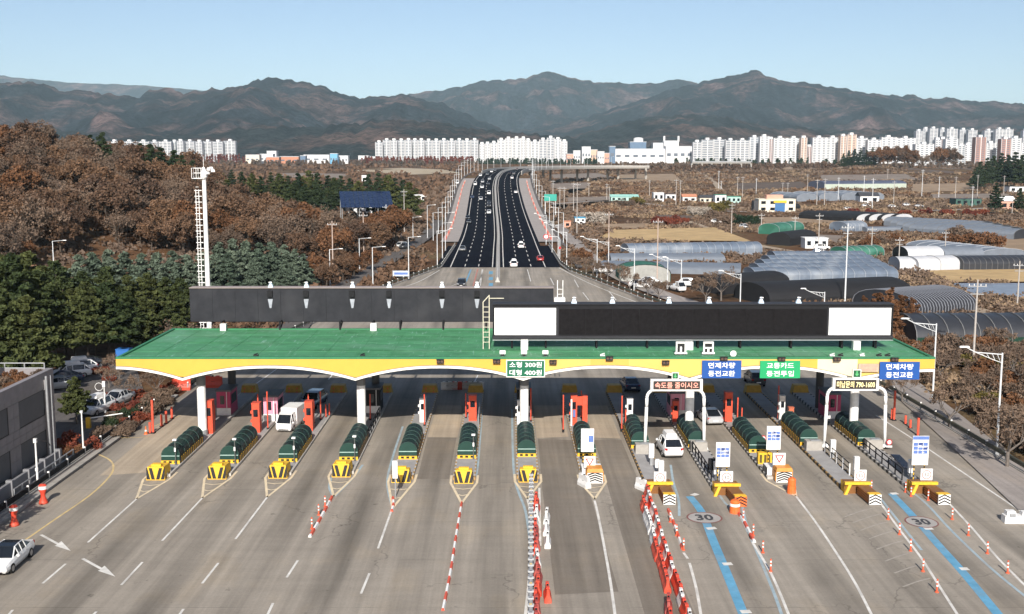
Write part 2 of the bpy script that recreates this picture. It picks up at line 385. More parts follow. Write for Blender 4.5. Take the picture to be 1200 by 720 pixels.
# ---------------------------------------------------------------- toll plaza paving, highway, markings
def paving_material(name, base, tracks=True, spec=.2):
    m = bpy.data.materials.new(name); m.use_nodes = True; n = m.node_tree.nodes; L = m.node_tree.links; b = n['Principled BSDF']
    b.inputs['Roughness'].default_value = .88; b.inputs['Specular IOR Level'].default_value = spec
    g = n.new('ShaderNodeNewGeometry')
    def scaled(v):
        k = n.new('ShaderNodeVectorMath'); k.operation = 'MULTIPLY'; k.inputs[1].default_value = v; L.new(g.outputs['Position'], k.inputs[0]); return k.outputs[0]
    def nz(v, d=6, r=.6, s=1.0):
        k = n.new('ShaderNodeTexNoise'); k.inputs['Scale'].default_value = s; k.inputs['Detail'].default_value = d; k.inputs['Roughness'].default_value = r
        L.new(scaled(v), k.inputs['Vector']); return k.outputs['Fac']
    def rng(x, a, c, lo, hi):
        k = n.new('ShaderNodeMapRange'); k.inputs['From Min'].default_value = a; k.inputs['From Max'].default_value = c
        k.inputs['To Min'].default_value = lo; k.inputs['To Max'].default_value = hi; L.new(x, k.inputs['Value']); return k.outputs[0]
    def mul(a, c):
        k = n.new('ShaderNodeMath'); k.operation = 'MULTIPLY'; L.new(a, k.inputs[0]); L.new(c, k.inputs[1]); return k.outputs[0]
    f = rng(nz((.10,.06,.1)), .3, .7, .84, 1.14)                       # broad blotches
    f = mul(f, rng(nz((1.6,.045,.3), 5), .3, .7, .82, 1.16))           # long streaks along the lanes
    f = mul(f, rng(nz((.12,1.1,.3), 5), .35, .75, 1.05, .93))          # faint cross streaks
    f = mul(f, rng(nz((5,5,5), 4, .7), .3, .7, .92, 1.08))             # grain
    f = mul(f, rng(nz((28,28,28), 2, .5), .3, .7, .95, 1.05))
    if tracks:                                                         # rubber and oil where the wheels run
        sp = n.new('ShaderNodeSeparateXYZ'); L.new(g.outputs['Position'], sp.inputs[0])
        wv = n.new('ShaderNodeMath'); wv.operation = 'MULTIPLY_ADD'; wv.inputs[1].default_value = 2 * math.pi / 5.27
        wv.inputs[2].default_value = -2 * math.pi * (1.78 + 2.63) / 5.27
        L.new(sp.outputs['X'], wv.inputs[0])
        wob = n.new('ShaderNodeMath'); wob.operation = 'ADD'; L.new(wv.outputs[0], wob.inputs[0]); L.new(rng(nz((.05,.02,.1), 3), .3, .7, -.8, .8), wob.inputs[1])
        cs = n.new('ShaderNodeMath'); cs.operation = 'COSINE'; L.new(wob.outputs[0], cs.inputs[0])
        tr = rng(cs.outputs[0], .0, 1.0, 0, 1)
        am = mul(tr, rng(nz((.10,.03,.1), 3), .38, .60, .05, .42))
        inv = n.new('ShaderNodeMath'); inv.operation = 'SUBTRACT'; inv.inputs[0].default_value = 1; L.new(am, inv.inputs[1])
        f = mul(f, inv.outputs[0])
        vo = n.new('ShaderNodeTexVoronoi'); vo.feature = 'DISTANCE_TO_EDGE'; vo.inputs['Scale'].default_value = 1                     # cracks
        wp = n.new('ShaderNodeVectorMath'); wp.operation = 'ADD'; ns = n.new('ShaderNodeTexNoise'); ns.inputs['Scale'].default_value = .6; ns.inputs['Detail'].default_value = 5; L.new(g.outputs['Position'], ns.inputs['Vector'])
        sv = n.new('ShaderNodeVectorMath'); sv.operation = 'SCALE'; sv.inputs['Scale'].default_value = .35; L.new(ns.outputs['Color'], sv.inputs[0]); L.new(scaled((.13,.085,.1)), wp.inputs[0]); L.new(sv.outputs[0], wp.inputs[1]); L.new(wp.outputs[0], vo.inputs['Vector'])
        ck = mul(rng(vo.outputs['Distance'], .003, .009, .30, 0), rng(nz((.09,.07,.1), 3), .50, .58, 0, 1))
        i1 = n.new('ShaderNodeMath'); i1.operation = 'SUBTRACT'; i1.inputs[0].default_value = 1; L.new(ck, i1.inputs[1]); f = mul(f, i1.outputs[0])
        f = mul(f, rng(nz((1.1,.8,1), 3, .5), .70, .76, 1, .62))           # oil spots
        # slab joints across the plaza
        fr = n.new('ShaderNodeMath'); fr.operation = 'MODULO'; fr.inputs[1].default_value = 8.0; L.new(sp.outputs['Y'], fr.inputs[0])
        j = n.new('ShaderNodeMath'); j.operation = 'LESS_THAN'; j.inputs[1].default_value = .06; L.new(fr.outputs[0], j.inputs[0])
        jj = mul(j.outputs[0], rng(nz((.2,.2,.2), 3), .42, .6, 0, .35))
        iv = n.new('ShaderNodeMath'); iv.operation = 'SUBTRACT'; iv.inputs[0].default_value = 1; L.new(jj, iv.inputs[1]); f = mul(f, iv.outputs[0])
    vm = n.new('ShaderNodeVectorMath'); vm.operation = 'SCALE'; vm.inputs[0].default_value = base; L.new(f, vm.inputs['Scale'])
    cr = n.new('ShaderNodeMix'); cr.data_type = 'RGBA'; L.new(rng(nz((.22,.12,.2), 6), .52, .7, 0, .45), cr.inputs['Factor'])
    L.new(vm.outputs[0], cr.inputs['A']); v2 = n.new('ShaderNodeVectorMath'); v2.operation = 'MULTIPLY'; v2.inputs[1].default_value = (1.14,1.05,.90)
    L.new(vm.outputs[0], v2.inputs[0]); L.new(v2.outputs[0], cr.inputs['B'])
    L.new(cr.outputs['Result'], b.inputs['Base Color'])
    bp = n.new('ShaderNodeBump'); bp.inputs['Distance'].default_value = .02; bp.inputs['Strength'].default_value = .5
    L.new(nz((9,9,9), 5, .7), bp.inputs['Height']); L.new(bp.outputs[0], b.inputs['Normal'])
    return m
PAVE = paving_material('worn_concrete', (.280,.248,.208))
PAVED = paving_material('dark_worn_concrete', (.185,.160,.132), False)
PAVEL = paving_material('tan_concrete', (.375,.310,.235), False)
ASPH = paving_material('new_asphalt', (.0075,.0085,.014), False, .01)
ASPHG = paving_material('grey_asphalt', (.115,.105,.100), False, .05)
WALK = paving_material('paved_walk', (.27,.24,.22), False)
DIRT = paving_material('dirt_track', (.33,.26,.19), False)
STRAW = mat('straw_field', (.42,.29,.14), .95, .25, .15, bump=.3)
MARKW = mat('road_paint_white', (.62,.60,.56), .7, .22, 1.2, dirt=(.30,.27,.24))
MARKY = mat('road_paint_yellow', (.56,.42,.20), .7, .2, 1.2, dirt=(.3,.26,.2))
MARKB = mat('road_paint_blue', (.11,.30,.45), .7, .2, 1.0, dirt=(.25,.26,.26))
MARKLB = mat('faded_blue_paint', (.30,.38,.42), .75, .2, 1.0, dirt=(.28,.26,.24))
MARKC = mat('cream_paint', (.66,.55,.38), .7, .15, 1.2, dirt=(.4,.33,.25))
MARKP = mat('faded_red_paint', (.42,.16,.12), .7, .2, 1.0, dirt=(.28,.24,.22))
def sheet(name, poly, z, m):
    o = MB().add([(p[0], p[1], z) for p in poly], [tuple(range(len(poly)))]).build(name, m); return structure(o)
sheet('plaza_pavement', [(-37.4,20),(45,20),(43.9,125),(43.0,140),(25.6,211),(14.6,262),(13.2,272.5),(-15.8,272.5),(-24,234),(-36.8,140),(-37.2,125)], 0.0, PAVE)
# areas of other concrete inside the plaza
sheet('closed_lane_patch', [(3.0,66),(7.0,66.5),(6.7,88),(6.3,104),(3.0,104.5),(2.9,90)], .004, PAVED)
sheet('closed_lane_patch', [(8.2,62),(11.2,62),(11.0,104),(8.4,104)], .004, PAVED)
sheet('closed_lane_patch', [(-7.6,91),(-4.9,91),(-4.9,105),(-7.7,105)], .004, PAVED)
sheet('tan_concrete_patch', [(-7.7,105.2),(-4.8,105.0),(-4.7,114),(-5.0,119),(-7.6,119)], .004, PAVEL)
sheet('tan_concrete_patch', [(2.9,104.8),(6.0,105.3),(6.0,119),(2.9,119)], .004, PAVEL)
sheet('tan_concrete_patch', [(8.4,105),(11,104.6),(11,119),(8.4,119)], .004, PAVEL)
sheet('tan_concrete_patch', [(-34.8,92),(-30.9,93),(-30.8,118),(-35.5,118)], .004, PAVEL)
def line(pts, wd, m, name='lane_marking', z=.012):
    """painted line through ground points"""
    pts = [Vector((p[0], p[1], 0)) for p in pts]; A = []; B = []
    for i, p in enumerate(pts):
        d = (pts[min(i+1, len(pts)-1)] - pts[max(i-1, 0)]).normalized(); s = Vector((-d.y, d.x, 0)) * wd / 2
        A.append((p.x + s.x, p.y + s.y, z)); B.append((p.x - s.x, p.y - s.y, z))
    return structure(MB().ribbon(A, B).build(name, m))
def pl(px, wd, m, z=.012, name='lane_marking', k=4):
    return line([tuple(p) for p in cat_rom([G(*q) for q in px], k)], wd, m, name, z)
W_ = .16
# solid and broken white lines before the islands
for a, b in (((160,585),(103,636)), ((237,584),(190,634)), ((313,583),(276,632)), ((460,595),(443,643)), ((77,661),(50,684)), ((167,659),(142,686)), ((256,660),(237,684)),
             ((349,657),(336,677)), ((433,672),(423,696)), ((15,715),(4,728)), ((113,717),(100,730)), ((215,714),(205,728)), ((320,707),(313,722))):
    pl([a, b], W_, MARKW)
for P in ([(618,585),(621,600),(622.5,630),(620,680),(614.5,730)], [(632,572),(632.5,600),(633,640)],
          [(696.7,587),(700,600),(707,635),(715,680),(722,730)], [(933,582),(955,611),(980,648),(1003,685),(1026,730)],
          [(1030,587),(1052,618),(1078,652),(1100,686),(1128,730)], [(1112,590),(1140,620),(1170,655),(1215,700)],
          [(1026.7,487),(1075,518),(1130,555),(1200,602)], [(808,660),(816,690),(822,725)], [(882,636),(905,675),(928,730)], [(801,648),(806,655)]):
    pl(P, .18, MARKW)
# yellow edge line by the office, plaza side line
pl([(180,500),(205,490),(212,487)], .14, MARKY); pl([(20,640),(60,612),(105,581),(128,559),(133,547),(128,539),(116,533)], .17, MARKY)
pl([(142,513.5),(160,513),(177,512)], .12, MARKY)
# blue guide lines
def blue(px, wd): pl(px, wd, MARKB, .010)
blue([(808,582),(822,600),(835,632),(850,668),(872,722)], .62)
blue([(1045,579),(1068,603),(1098,637),(1132,675),(1176,728)], .62)
for P in ([(811,581),(817,579)], [(828,620),(839,619)], [(847,661.5),(858,661)], [(868,717.5),(880,717)], [(1044,579),(1052,578.5)], [(1083,619.8),(1093,619.6)], [(1125,667),(1135,667)]):
    pl(P, .5, MARKW, .016, k=1)
for P in ([(838,572),(850,590),(866,603),(884,640),(905,690),(918,726)], [(832,560),(838,572)], [(869,590),(874,612),(880,632)], [(1062,572),(1085,590),(1115,622),(1160,665),(1205,702)],
          [(1030,582),(1060,620),(1080,645)], [(600,480),(601,530),(603,560),(608,578),(616,600),(622,640)], [(455,555),(454,570),(458,588),(460,596)], [(388,560),(386,572),(391,582)],
          [(425,545),(412,562),(392,582)], [(472,500),(462,530),(455,555)], [(786,545),(789,565),(795,585),(796,605)], [(565,480),(560,545),(556,560)], [(993,512),(1030,542),(1062,570)]):
    pl(P, .2, MARKLB, .008)
GHOST = mat('worn_off_paint', (.315,.285,.25), .85, .2, 1.5, dirt=(.27,.245,.215))
for px, py in ((1022,596),(1031,603),(1040,612),(1050,622),(1059,634),(1069,648),(1080,662),(1090,678)): pl([(px,py),(px-14,py+3.5),(px-32,py+10)], .13, GHOST, .008)
# speed figures on the road, in a red ring
def road_30(px, py, rx, ry):
    c = G(px, py); k = G(px + rx, py).x - c.x; l = (G(px, py - ry).y - G(px, py + ry).y) / 2
    mb = MB(); n = 40
    for r0, r1 in ((.9, 1.0),):
        for i in range(n):
            a, b = 2*math.pi*i/n, 2*math.pi*(i+1)/n
            mb.add([(c.x+k*r*math.cos(t), c.y+l*r*math.sin(t), .020) for r, t in ((r0,a),(r1,a),(r1,b),(r0,b))], [(0,1,2,3)])
    structure(mb.build('speed_marking_ring', mat('ring_red', (.20,.085,.075), .75, .2, 1)))
    mb = MB().add([(c.x+k*.9*math.cos(2*math.pi*i/n), c.y+l*.9*math.sin(2*math.pi*i/n), .016) for i in range(n)], [tuple(range(n))])
    structure(mb.build('speed_marking_field', mat('faded_white_field', (.34,.32,.30), .75, .12, 1)))
    o = text_mesh('30', k * .98, l * 1.05, mat('figure_black', (.05,.05,.055), .7, .2, 1), None, (c.x, c.y, .024), 'speed_marking_figures', bold=.03)
    o.rotation_euler = (-math.pi/2, 0, 0); o.location.z = .012 + .014; structure(o)
road_30(825.5, 607, 21, 6.6); road_30(1080, 612, 19, 6.8)
def arrow(tail, tip):
    a, b = G(*tail), G(*tip); d = (b - a); ln = d.length; d.normalize(); s = Vector((-d.y, d.x, 0)); mb = MB()
    P = [(0,.11),(ln*.55,.11),(ln*.50,.42),(ln,.0),(ln*.62,-.32),(ln*.6,-.11),(0,-.11)]
    mb.add([(a + d*u + s*v + Vector((0,0,.012))) for u, v in P], [(0,1,5,6),(1,2,3),(1,3,5),(5,3,4)])
    structure(mb.build('arrow_marking', MARKW))
arrow((48,627),(83,646)); arrow((97,655),(135,676))
# lines on the far side of the toll gates
for P in ([(540,331),(505,345),(470,360)], [(566,316),(562,330),(550,352)]): pl(P, .15, MARKW)
for P in ([(552,316),(540,345)],): pl(P, .35, MARKB)
pl([(560,315),(552,345)], .3, MARKP); 
for y in range(318, 345, 7): pl([(575.5,y),(575,y+3.5)], .9, MARKB)
for P in ([(618,316),(622,330)], [(624,338),(630,352)], [(645,326),(649,334)], [(673,328),(678,337)], [(683,343),(690,352)], [(714,342),(722,352)], [(655,314),(690,332),(750,356)],
          [(515,317),(487,332),(455,340)], [(565,316),(563,335)]):
    pl(P, .2, MARKW)
for P in ([(345,418),(300,450)], [(415,408),(385,445)], [(560,440),(545,470)]): pl(P, .16, MARKW)

# ---- highway: asphalt, concrete shoulders, lines, median barrier
RS = [p for p in RL if p.y >= 271.9]
def offset(d, dz, pts=None):
    pts = pts or RS; out = []
    for i, p in enumerate(pts):
        t = (pts[min(i+1, len(pts)-1)] - pts[max(i-1, 0)]); t.z = 0; t.normalize()
        out.append(Vector((p.x + t.y * d, p.y - t.x * d, p.z + dz)))
    return out
def hband(name, d0, d1, dz, m, pts=None): return structure(MB().ribbon(offset(d0, dz, pts), offset(d1, dz, pts)).build(name, m))
hband('highway_asphalt', -12.9, 12.9, .06, ASPH)
far = [p for p in RS if 350 <= p.y <= 660 ]
hband('highway_shoulder', -19.5, -12.8, .035, mat('shoulder_concrete', (.30,.27,.25), .9, .12, .5), far)
hband('highway_shoulder', 12.8, 19.5, .035, mat('shoulder_concrete', ()), far)
hband('highway_verge', -20.9, -19.4, .02, ASPHG, [p for p in RS if p.y < 800]); hband('highway_verge', 19.4, 20.9, .02, ASPHG, [p for p in RS if p.y < 800])
hband('highway_apron', 12.85, 15.4, .05, ASPH, [p for p in RS if p.y <= 345]); hband('highway_apron', -15.4, -12.85, .05, ASPH, [p for p in RS if p.y <= 345])
for d in (-11.7, -1.35, 1.35, 11.7): hband('lane_marking', d - .12, d + .12, .075, MARKW)
def arc_pts(P):
    s = [0]
    for a, b in zip(P[:-1], P[1:]): s.append(s[-1] + (b - a).length)
    return s
def along(P, S, t):
    for i in range(len(P) - 1):
        if S[i] <= t <= S[i+1]: return P[i].lerp(P[i+1], (t - S[i]) / max(1e-6, S[i+1] - S[i]))
    return P[-1]
for d in (-8.2, -4.8, 4.8, 8.2):
    P = offset(d, .075); S = arc_pts(P); t = 2; mb = MB()
    while t < min(S[-1], 640):
        a, b = along(P, S, t), along(P, S, t + 6); n = (b - a).normalized(); s = Vector((n.y, -n.x, 0)) * .11
        mb.add([a - s, a + s, b + s, b - s], [(0,1,2,3)]); t += 14
    structure(mb.build('broken_lane_marking', MARKW))
# median barrier: pale concrete wall with two sloping faces
def wall_along(name, pts, prof, m, close=True):
    rings = []
    for i, p in enumerate(pts):
        t = (pts[min(i+1, len(pts)-1)] - pts[max(i-1, 0)]); t.z = 0; t.normalize()
        rings.append([(p.x + t.y*u, p.y - t.x*u, p.z + v) for u, v in prof])
    return MB().loft(rings).build(name, m)
MED = mat('median_concrete', (.44,.42,.39), .85, .12, .6, dirt=(.4,.37,.33))
o = wall_along('median_barrier', [p + Vector((0,0,.06)) for p in RL if p.y > 236], [(-.50,0),(-.50,.2),(-.25,.45),(-.17,1.1),(.17,1.1),(.25,.45),(.50,.2),(.50,0)], MED)
tag(o, 'long pale concrete median barrier curving up the black highway', 'barrier')
# parapets of the bridge deck far off, with its slab and piers
br = thing('highway_bridge', 'pale bridge deck curving right behind the brown fields with slim piers', 'bridge', (0,0,0))
bp_ = [p for p in RL if p.y >= 735]
o = wall_along('deck', [p + Vector((0,0,-1.5)) for p in bp_], [(-13.4,0),(-13.4,1.45),(13.4,1.45),(13.4,0)], CONC); o.parent = br
for d in (-13.2, 13.2):
    o = wall_along('parapet', offset(d, .02, bp_), [(-.2,0),(-.2,1.2),(.2,1.2),(.2,0)], MED); o.parent = br
for p in bp_[4::4]:
    mb = MB()
    mb.cb(p.x - 5, p.y, -1, 2, 2, p.z - .5).cb(p.x + 5, p.y, -1, 2, 2, p.z - .5)
    mb.build('pier', CONC, br)
# black-grey road along the left, walk along the right, dirt tracks, fields
def way(name, px, wd, m, dz=.05, k=5):
    pts = cat_rom([GT(*q) for q in px], k)
    for p in pts: p.z = max(p.z, land(p.x, p.y)) + dz
    A, B = [], []
    for i, p in enumerate(pts):
        t = (pts[min(i+1, len(pts)-1)] - pts[max(i-1, 0)]); t.z = 0; t.normalize(); s = Vector((-t.y, t.x, 0)) * wd / 2
        A.append(p + s); B.append(p - s)
    return structure(MB().ribbon(A, B).build(name, m))
way('side_road', [(320,420),(362,362),(405,336),(440,315),(466,298),(490,283),(504,272),(512,258)], 5.0, ASPHG, .10)
way('footpath', [(1230,600),(1150,530),(1085,475),(1040,440),(960,400),(840,365),(775,345),(722,322),(690,300),(668,278),(655,262)], 4.6, WALK, .10)
way('dirt_track', [(790,255),(835,270),(875,285),(930,296),(985,312),(1035,327),(1085,345),(1140,362),(1215,385)], 3.6, DIRT, .12)
way('dirt_track', [(640,240),(720,236),(820,246),(900,249),(1000,249),(1120,246),(1230,240)], 5.5, mat('pale_road', (.30,.26,.23), .9, .12, .3), .12)
way('dirt_track', [(800,195),(822,204),(835,212),(845,224)], 5, DIRT, .15)
def field(px, m, name='field', dz=.14):
    pts = [GT(*q) for q in px]; o = MB().add([(p.x, p.y, land(p.x, p.y) + dz) for p in pts], [tuple(range(len(pts)))]).build(name, m); return structure(o)
field([(700,282),(715,270),(838,267),(880,283)], STRAW, 'straw_field'); field([(1078,318),(1215,314),(1215,331),(1115,331)], STRAW, 'straw_field')
TANF = mat('bare_field_tan', (.27,.19,.12), .95, .25, .08); DKF = mat('bare_field_dark', (.095,.066,.048), .95, .3, .08); GRF = mat('bare_field_grey', (.20,.16,.13), .95, .25, .08)
for k, q in enumerate(([(700,263),(760,262),(762,268),(700,269)],[(770,252),(815,253),(806,262),(765,261)],[(660,232),(730,230),(735,234),(660,237)],[(800,242),(880,243),(880,246),(800,245)],[(640,205),(700,203),(720,208),(650,211)],[(720,205),(790,204),(800,213),(730,214)],
   [(860,215),(940,213),(950,221),(865,223)],[(960,205),(1060,204),(1080,211),(965,213)],[(1065,216),(1140,215),(1150,224),(1070,226)],[(1090,228),(1180,227),(1190,233),(1095,234)],[(890,255),(985,254),(990,262),(895,264)],[(1085,256),(1110,258),(1100,264),(1082,262)],[(960,275),(990,276),(985,286),(955,282)],
   [(1160,280),(1215,279),(1215,300),(1165,298)],[(640,216),(690,214),(690,221),(642,223)],[(900,196),(990,195),(990,199),(900,200)],[(1060,197),(1140,198),(1140,203),(1062,203)],[(330,203),(410,204),(400,209),(320,208)])):
    field(q, (TANF, DKF, GRF, TANF, GRF)[k % 5], 'bare_field', .10)
field([(410,200),(470,197),(520,199),(540,203),(480,205)], mat('pale_field', (.36,.29,.2), .95, .2, .05), 'pale_field')
field([(-60,470),(20,450),(120,425),(160,432),(172,470),(130,505),(-60,640)], ASPHG, 'parking_area', .03)
field([(1110,333),(1215,333),(1215,352),(1140,345)], mat('plastic_mulch', (.20,.23,.28), .4, .2, .4), 'mulched_field', .2)
# left edge of the plaza: kerb, sidewalk and low dark guard wall
structure(MB().box(-37.9,-37.42,20,124,-.1,.16).build('kerb', CONC))
sheet('sidewalk', [(-39.3,20),(-37.9,20),(-37.9,124),(-39.3,124)], .10, WALK)
# ---------------------------------------------------------------- toll canopy with its signs
CX = [-29.6,-24.5,-19.4,-14.1,-8.85,-3.6,1.78,7.2,12.35,17.7,22.95,28.3,33.7]        # island centre lines
CY0, CY1, RZ = 102.6, 120.6, HT(102.6, 420.5)
XL, XR = XA(135.5, CY0, RZ), XA(1096, CY0, RZ)
roofm = mat('green_roof_coating', (.062,.232,.108), .65, .22, .5, dirt=(.17,.31,.22))
def roof_marks(m):
    n = m.node_tree.nodes; L = m.node_tree.links; b = n['Principled BSDF']; src = b.inputs['Base Color'].links[0].from_socket; tc = n.new('ShaderNodeTexCoord')
    def band(sc_, th, w_):
        v = n.new('ShaderNodeVectorMath'); v.operation = 'MULTIPLY'; v.inputs[1].default_value = sc_; L.new(tc.outputs['Object'], v.inputs[0])
        k = n.new('ShaderNodeTexNoise'); k.inputs['Scale'].default_value = 1; k.inputs['Detail'].default_value = 5; k.inputs['Roughness'].default_value = .7; L.new(v.outputs[0], k.inputs['Vector'])
        r = n.new('ShaderNodeMapRange'); r.inputs['From Min'].default_value = th; r.inputs['From Max'].default_value = th + w_; r.inputs['To Max'].default_value = .75; L.new(k.outputs['Fac'], r.inputs['Value']); return r.outputs[0]
    mx = n.new('ShaderNodeMath'); mx.operation = 'MAXIMUM'; L.new(band((.55,5.0,1), .60, .07), mx.inputs[0]); L.new(band((4.5,.35,1), .60, .07), mx.inputs[1])
    c = n.new('ShaderNodeMix'); c.data_type = 'RGBA'; L.new(mx.outputs[0], c.inputs['Factor']); L.new(src, c.inputs['A']); c.inputs['B'].default_value = (.28,.46,.38,1)
    d = n.new('ShaderNodeMix'); d.data_type = 'RGBA'; d.blend_type = 'MULTIPLY'; L.new(band((.10,.8,1), .5, .12), d.inputs['Factor']); L.new(c.outputs['Result'], d.inputs['A']); d.inputs['B'].default_value = (.72,.80,.66,1)
    L.new(d.outputs['Result'], b.inputs['Base Color'])
roof_marks(roofm)
canopy = thing('toll_canopy', 'long green roofed toll gate canopy with a yellow scalloped fascia', 'toll gate', ((XL+XR)/2, CY0, 0))
cx_ = (XL + XR) / 2
def rel(x): return x - cx_
hw = (XR - XL) / 2; D = CY1 - CY0
MB().box(-hw+.01, hw-.01, .30, D, RZ-.42, RZ-.03).build('roof', roofm, canopy)
mb = MB().box(-hw, hw, .0, .34, RZ-.05, RZ+.16).box(-hw, -hw+.3, .34, D, RZ-.03, RZ+.12).box(hw-.3, hw, .34, D, RZ-.03, RZ+.12).box(-hw+.3, hw-.3, D-.3, D, RZ-.03, RZ+.10)
mb.build('roof_edge', mat('green_edge', (.03,.17,.075), .55, .12, .6), canopy)
for i in range(1, 24):                                                                # standing seams of the roof coating
    x = -hw + 2*hw*i/24
    MB().box(x-.03, x+.03, .36, D-.32, RZ-.032, RZ-.005).build('roof_seam', roofm, canopy)
for y in (D*.22, D*.5, D*.78): MB().box(-hw+.32, hw-.32, y-.03, y+.03, RZ-.031, RZ-.012).build('roof_seam', roofm, canopy)
VX = [XA(p, CY0) for p in (216.7, 417.8, 613, 806, 998)]
zV, zA, zE = HT(CY0, 445.0), HT(CY0, 430.4), HT(CY0, 431.5)
def arch(x):
    """height of the lower edge of the fascia"""
    if x <= VX[0]: t = (x - XL) / (VX[0] - XL); return zE + (zV - zE) * t ** 1.9
    if x >= VX[-1]: t = (XR - x) / (XR - VX[-1]); return HT(CY0, 434.5) + (zV - HT(CY0, 434.5)) * t ** 1.9
    for a, b in zip(VX[:-1], VX[1:]):
        if a <= x <= b:
            u = abs((x - a) / (b - a) * 2 - 1); return zA - (zA - zV) * u ** 2.1
FY = mat('fascia_yellow', (.64,.365,.060), .5, .05, .6); FP = mat('fascia_pale_yellow', (.66,.43,.115), .5, .05, .6)
FO = mat('fascia_orange', (.66,.37,.08), .5, .05, .6); FC = mat('fascia_cream', (.70,.60,.40), .5, .05, .6)
WT = mat('fascia_white_trim', (.80,.78,.72), .5, .05, 1)
secs = [(135.5,217,FY),(217,318,FY),(318,418,FY),(418,515,FY),(515,593,FY),(593,640,FY),(640,692,FP),(692,737,FO),(737,806,FP),(806,868,FP),(868,891,FP),(891,937,FP),(937,958,FY),(958,1005,FC),(1005,1040,FP),(1040,1077,FY),(1077,1096,FY)]
for a, b, m in secs:
    x0, x1 = max(XL, XA(a, CY0, 7.5)), min(XR, XA(b, CY0, 7.5)); n = max(2, int((x1-x0)/.8)); mb = MB(); up = []; lo = []
    for i in range(n+1):
        x = x0 + (x1-x0)*i/n
        up.append(x); lo.append(arch(x) + .14)
    for yy in (.02, .28): mb.v += [(rel(x), yy, RZ-.055) for x in up] + [(rel(x), yy, z) for x, z in zip(up, lo)]
    k = n + 1
    for i in range(n):
        mb.f += [(k+i, k+i+1, i+1, i), (3*k+i+1, 3*k+i, 2*k+i, 2*k+i+1), (k+i+1, k+i, 3*k+i, 3*k+i+1)]; mb.m += [0, 0, 0]
    mb.f += [(0, 2*k, 3*k, k), (n, k+n, 3*k+n, 2*k+n)]; mb.m += [0, 0]
    mb.build('fascia_panel', m, canopy)
# white trim along the scallops, one piece per scallop
ends = [XL] + VX + [XR]
for a, b in zip(ends[:-1], ends[1:]):
    n = 20; rings = []
    for i in range(n+1):
        x = a + (b-a)*i/n; z = arch(x); rings.append([(rel(x),-.04,z-.10),(rel(x),.34,z-.10),(rel(x),.34,z+.13),(rel(x),-.04,z+.13)])
    MB().loft(rings).build('scallop_trim', WT, canopy)
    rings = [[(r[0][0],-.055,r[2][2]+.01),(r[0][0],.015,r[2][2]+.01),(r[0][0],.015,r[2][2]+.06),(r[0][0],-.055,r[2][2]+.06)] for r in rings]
    MB().loft(rings).build('scallop_line', mat('trim_shadow_grey', (.16,.15,.12), .6, .1, 1), canopy)  # thin dark grey strip along the upper edge of the trim
MB().box(-hw, -hw+.16, .30, D, HT(CY0,431.5), RZ-.055).build('fascia_end', FY, canopy); MB().box(hw-.16, hw, .30, D, HT(CY0,434.5), RZ-.055).build('fascia_end', FY, canopy)
MB().box(-hw+.2, hw-.2, D-.25, D-.02, RZ-1.1, RZ-.43).build('rear_beam', mat('rear_beam_paint', (.25,.26,.25), .6, .1, 1), canopy)
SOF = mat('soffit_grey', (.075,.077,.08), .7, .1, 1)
MB().box(-hw+.18, hw-.18, .34, D-.28, RZ-.62, RZ-.43).build('soffit', SOF, canopy)
for k, i in enumerate((0,3,6,9,12)):
    x = CX[i] + (0.05, 0.0, -.1, .0, -.05)[k]
    c = MB().tube((rel(x), 2.6, .0), (rel(x), 2.6, RZ-.62), .42, .42, 14).build('column', WHITE, canopy)
    MB().tube((rel(x), 2.6, .19), (rel(x), 2.6, .75), .47, .47, 14).build('column_base', GREYM, c)
    MB().tube((rel(x), 2.6, 5.15), (rel(x), 2.6, RZ-.625), .435, .435, 14).build('column_collar', mat('collar_grey', (.20,.20,.20), .6, .1, 1), c)
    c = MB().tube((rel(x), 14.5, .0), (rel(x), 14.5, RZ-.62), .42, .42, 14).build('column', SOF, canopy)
# white stubs of the columns above the roof
for px, py, w, h in ((262,386,.62,.75),(438,385,.66,.8),(614.5,410,.7,1.0),(807.5,409,.68,.8),(1003,411,.68,.85)):
    y = CY0 + 5.1 if py > 400 else CY1 - .8
    x = XA(px, y, RZ); MB().cb(rel(x), y - CY0, RZ-.02, w, w, h).build('column_stub', WHITE, canopy)
# roof fittings: floodlights, framed boxes, horn
for px in (589, 614, 639):
    g = MB().cb(rel(XA(px, CY0+1.2, RZ)), 1.0, RZ+.28, .55, .3, .32).build('floodlight', WHITE, canopy)
    MB().cb(rel(XA(px, CY0+1.2, RZ)), 1.05, RZ-.02, .3, .25, .30).build('bracket', BLACK, g)
for px, two in ((797,1),(829,0)):
    x = rel(XA(px, CY0+2.4, RZ)); mb = MB()
    for s in (-1, 1): mb.box(x+s*.42-.07, x+s*.42+.07, 1.9, 2.1, RZ+.2, RZ+1.28)
    mb.box(x-.35, x+.35, 1.9, 2.1, RZ+1.12, RZ+1.28).box(x-.6, x+.6, 1.88, 2.12, RZ+.1, RZ+.26)
    if two: mb.box(x-.09, x+.09, 1.92, 2.08, RZ+.26, RZ+.8)
    else: mb.box(x-.35, x+.35, 1.92, 2.08, RZ+.62, RZ+.76).box(x-.09, x+.09, 1.92, 2.08, RZ+.26, RZ+.62)
    g = mb.build('camera_frame', WHITE, canopy)
    mb = MB()
    for s in (-.4, 0, .4): mb.tube((x+s-.12, 2.0, RZ-.02), (x+s, 2.0, RZ+.12), .05)
    mb.box(x-.34, x+.34, 2.02, 2.07, RZ+.27, RZ+1.1).build('frame_back', BLACK, g)
x = rel(XA(858, CY0+1.2, RZ))
MB().tube((x, .7, RZ+.35), (x, 1.1, RZ+.35), .30, .12, 12).tube((x, 1.1, RZ-.02), (x, 1.1, RZ+.35), .05).build('horn_speaker', WPLAS, canopy)
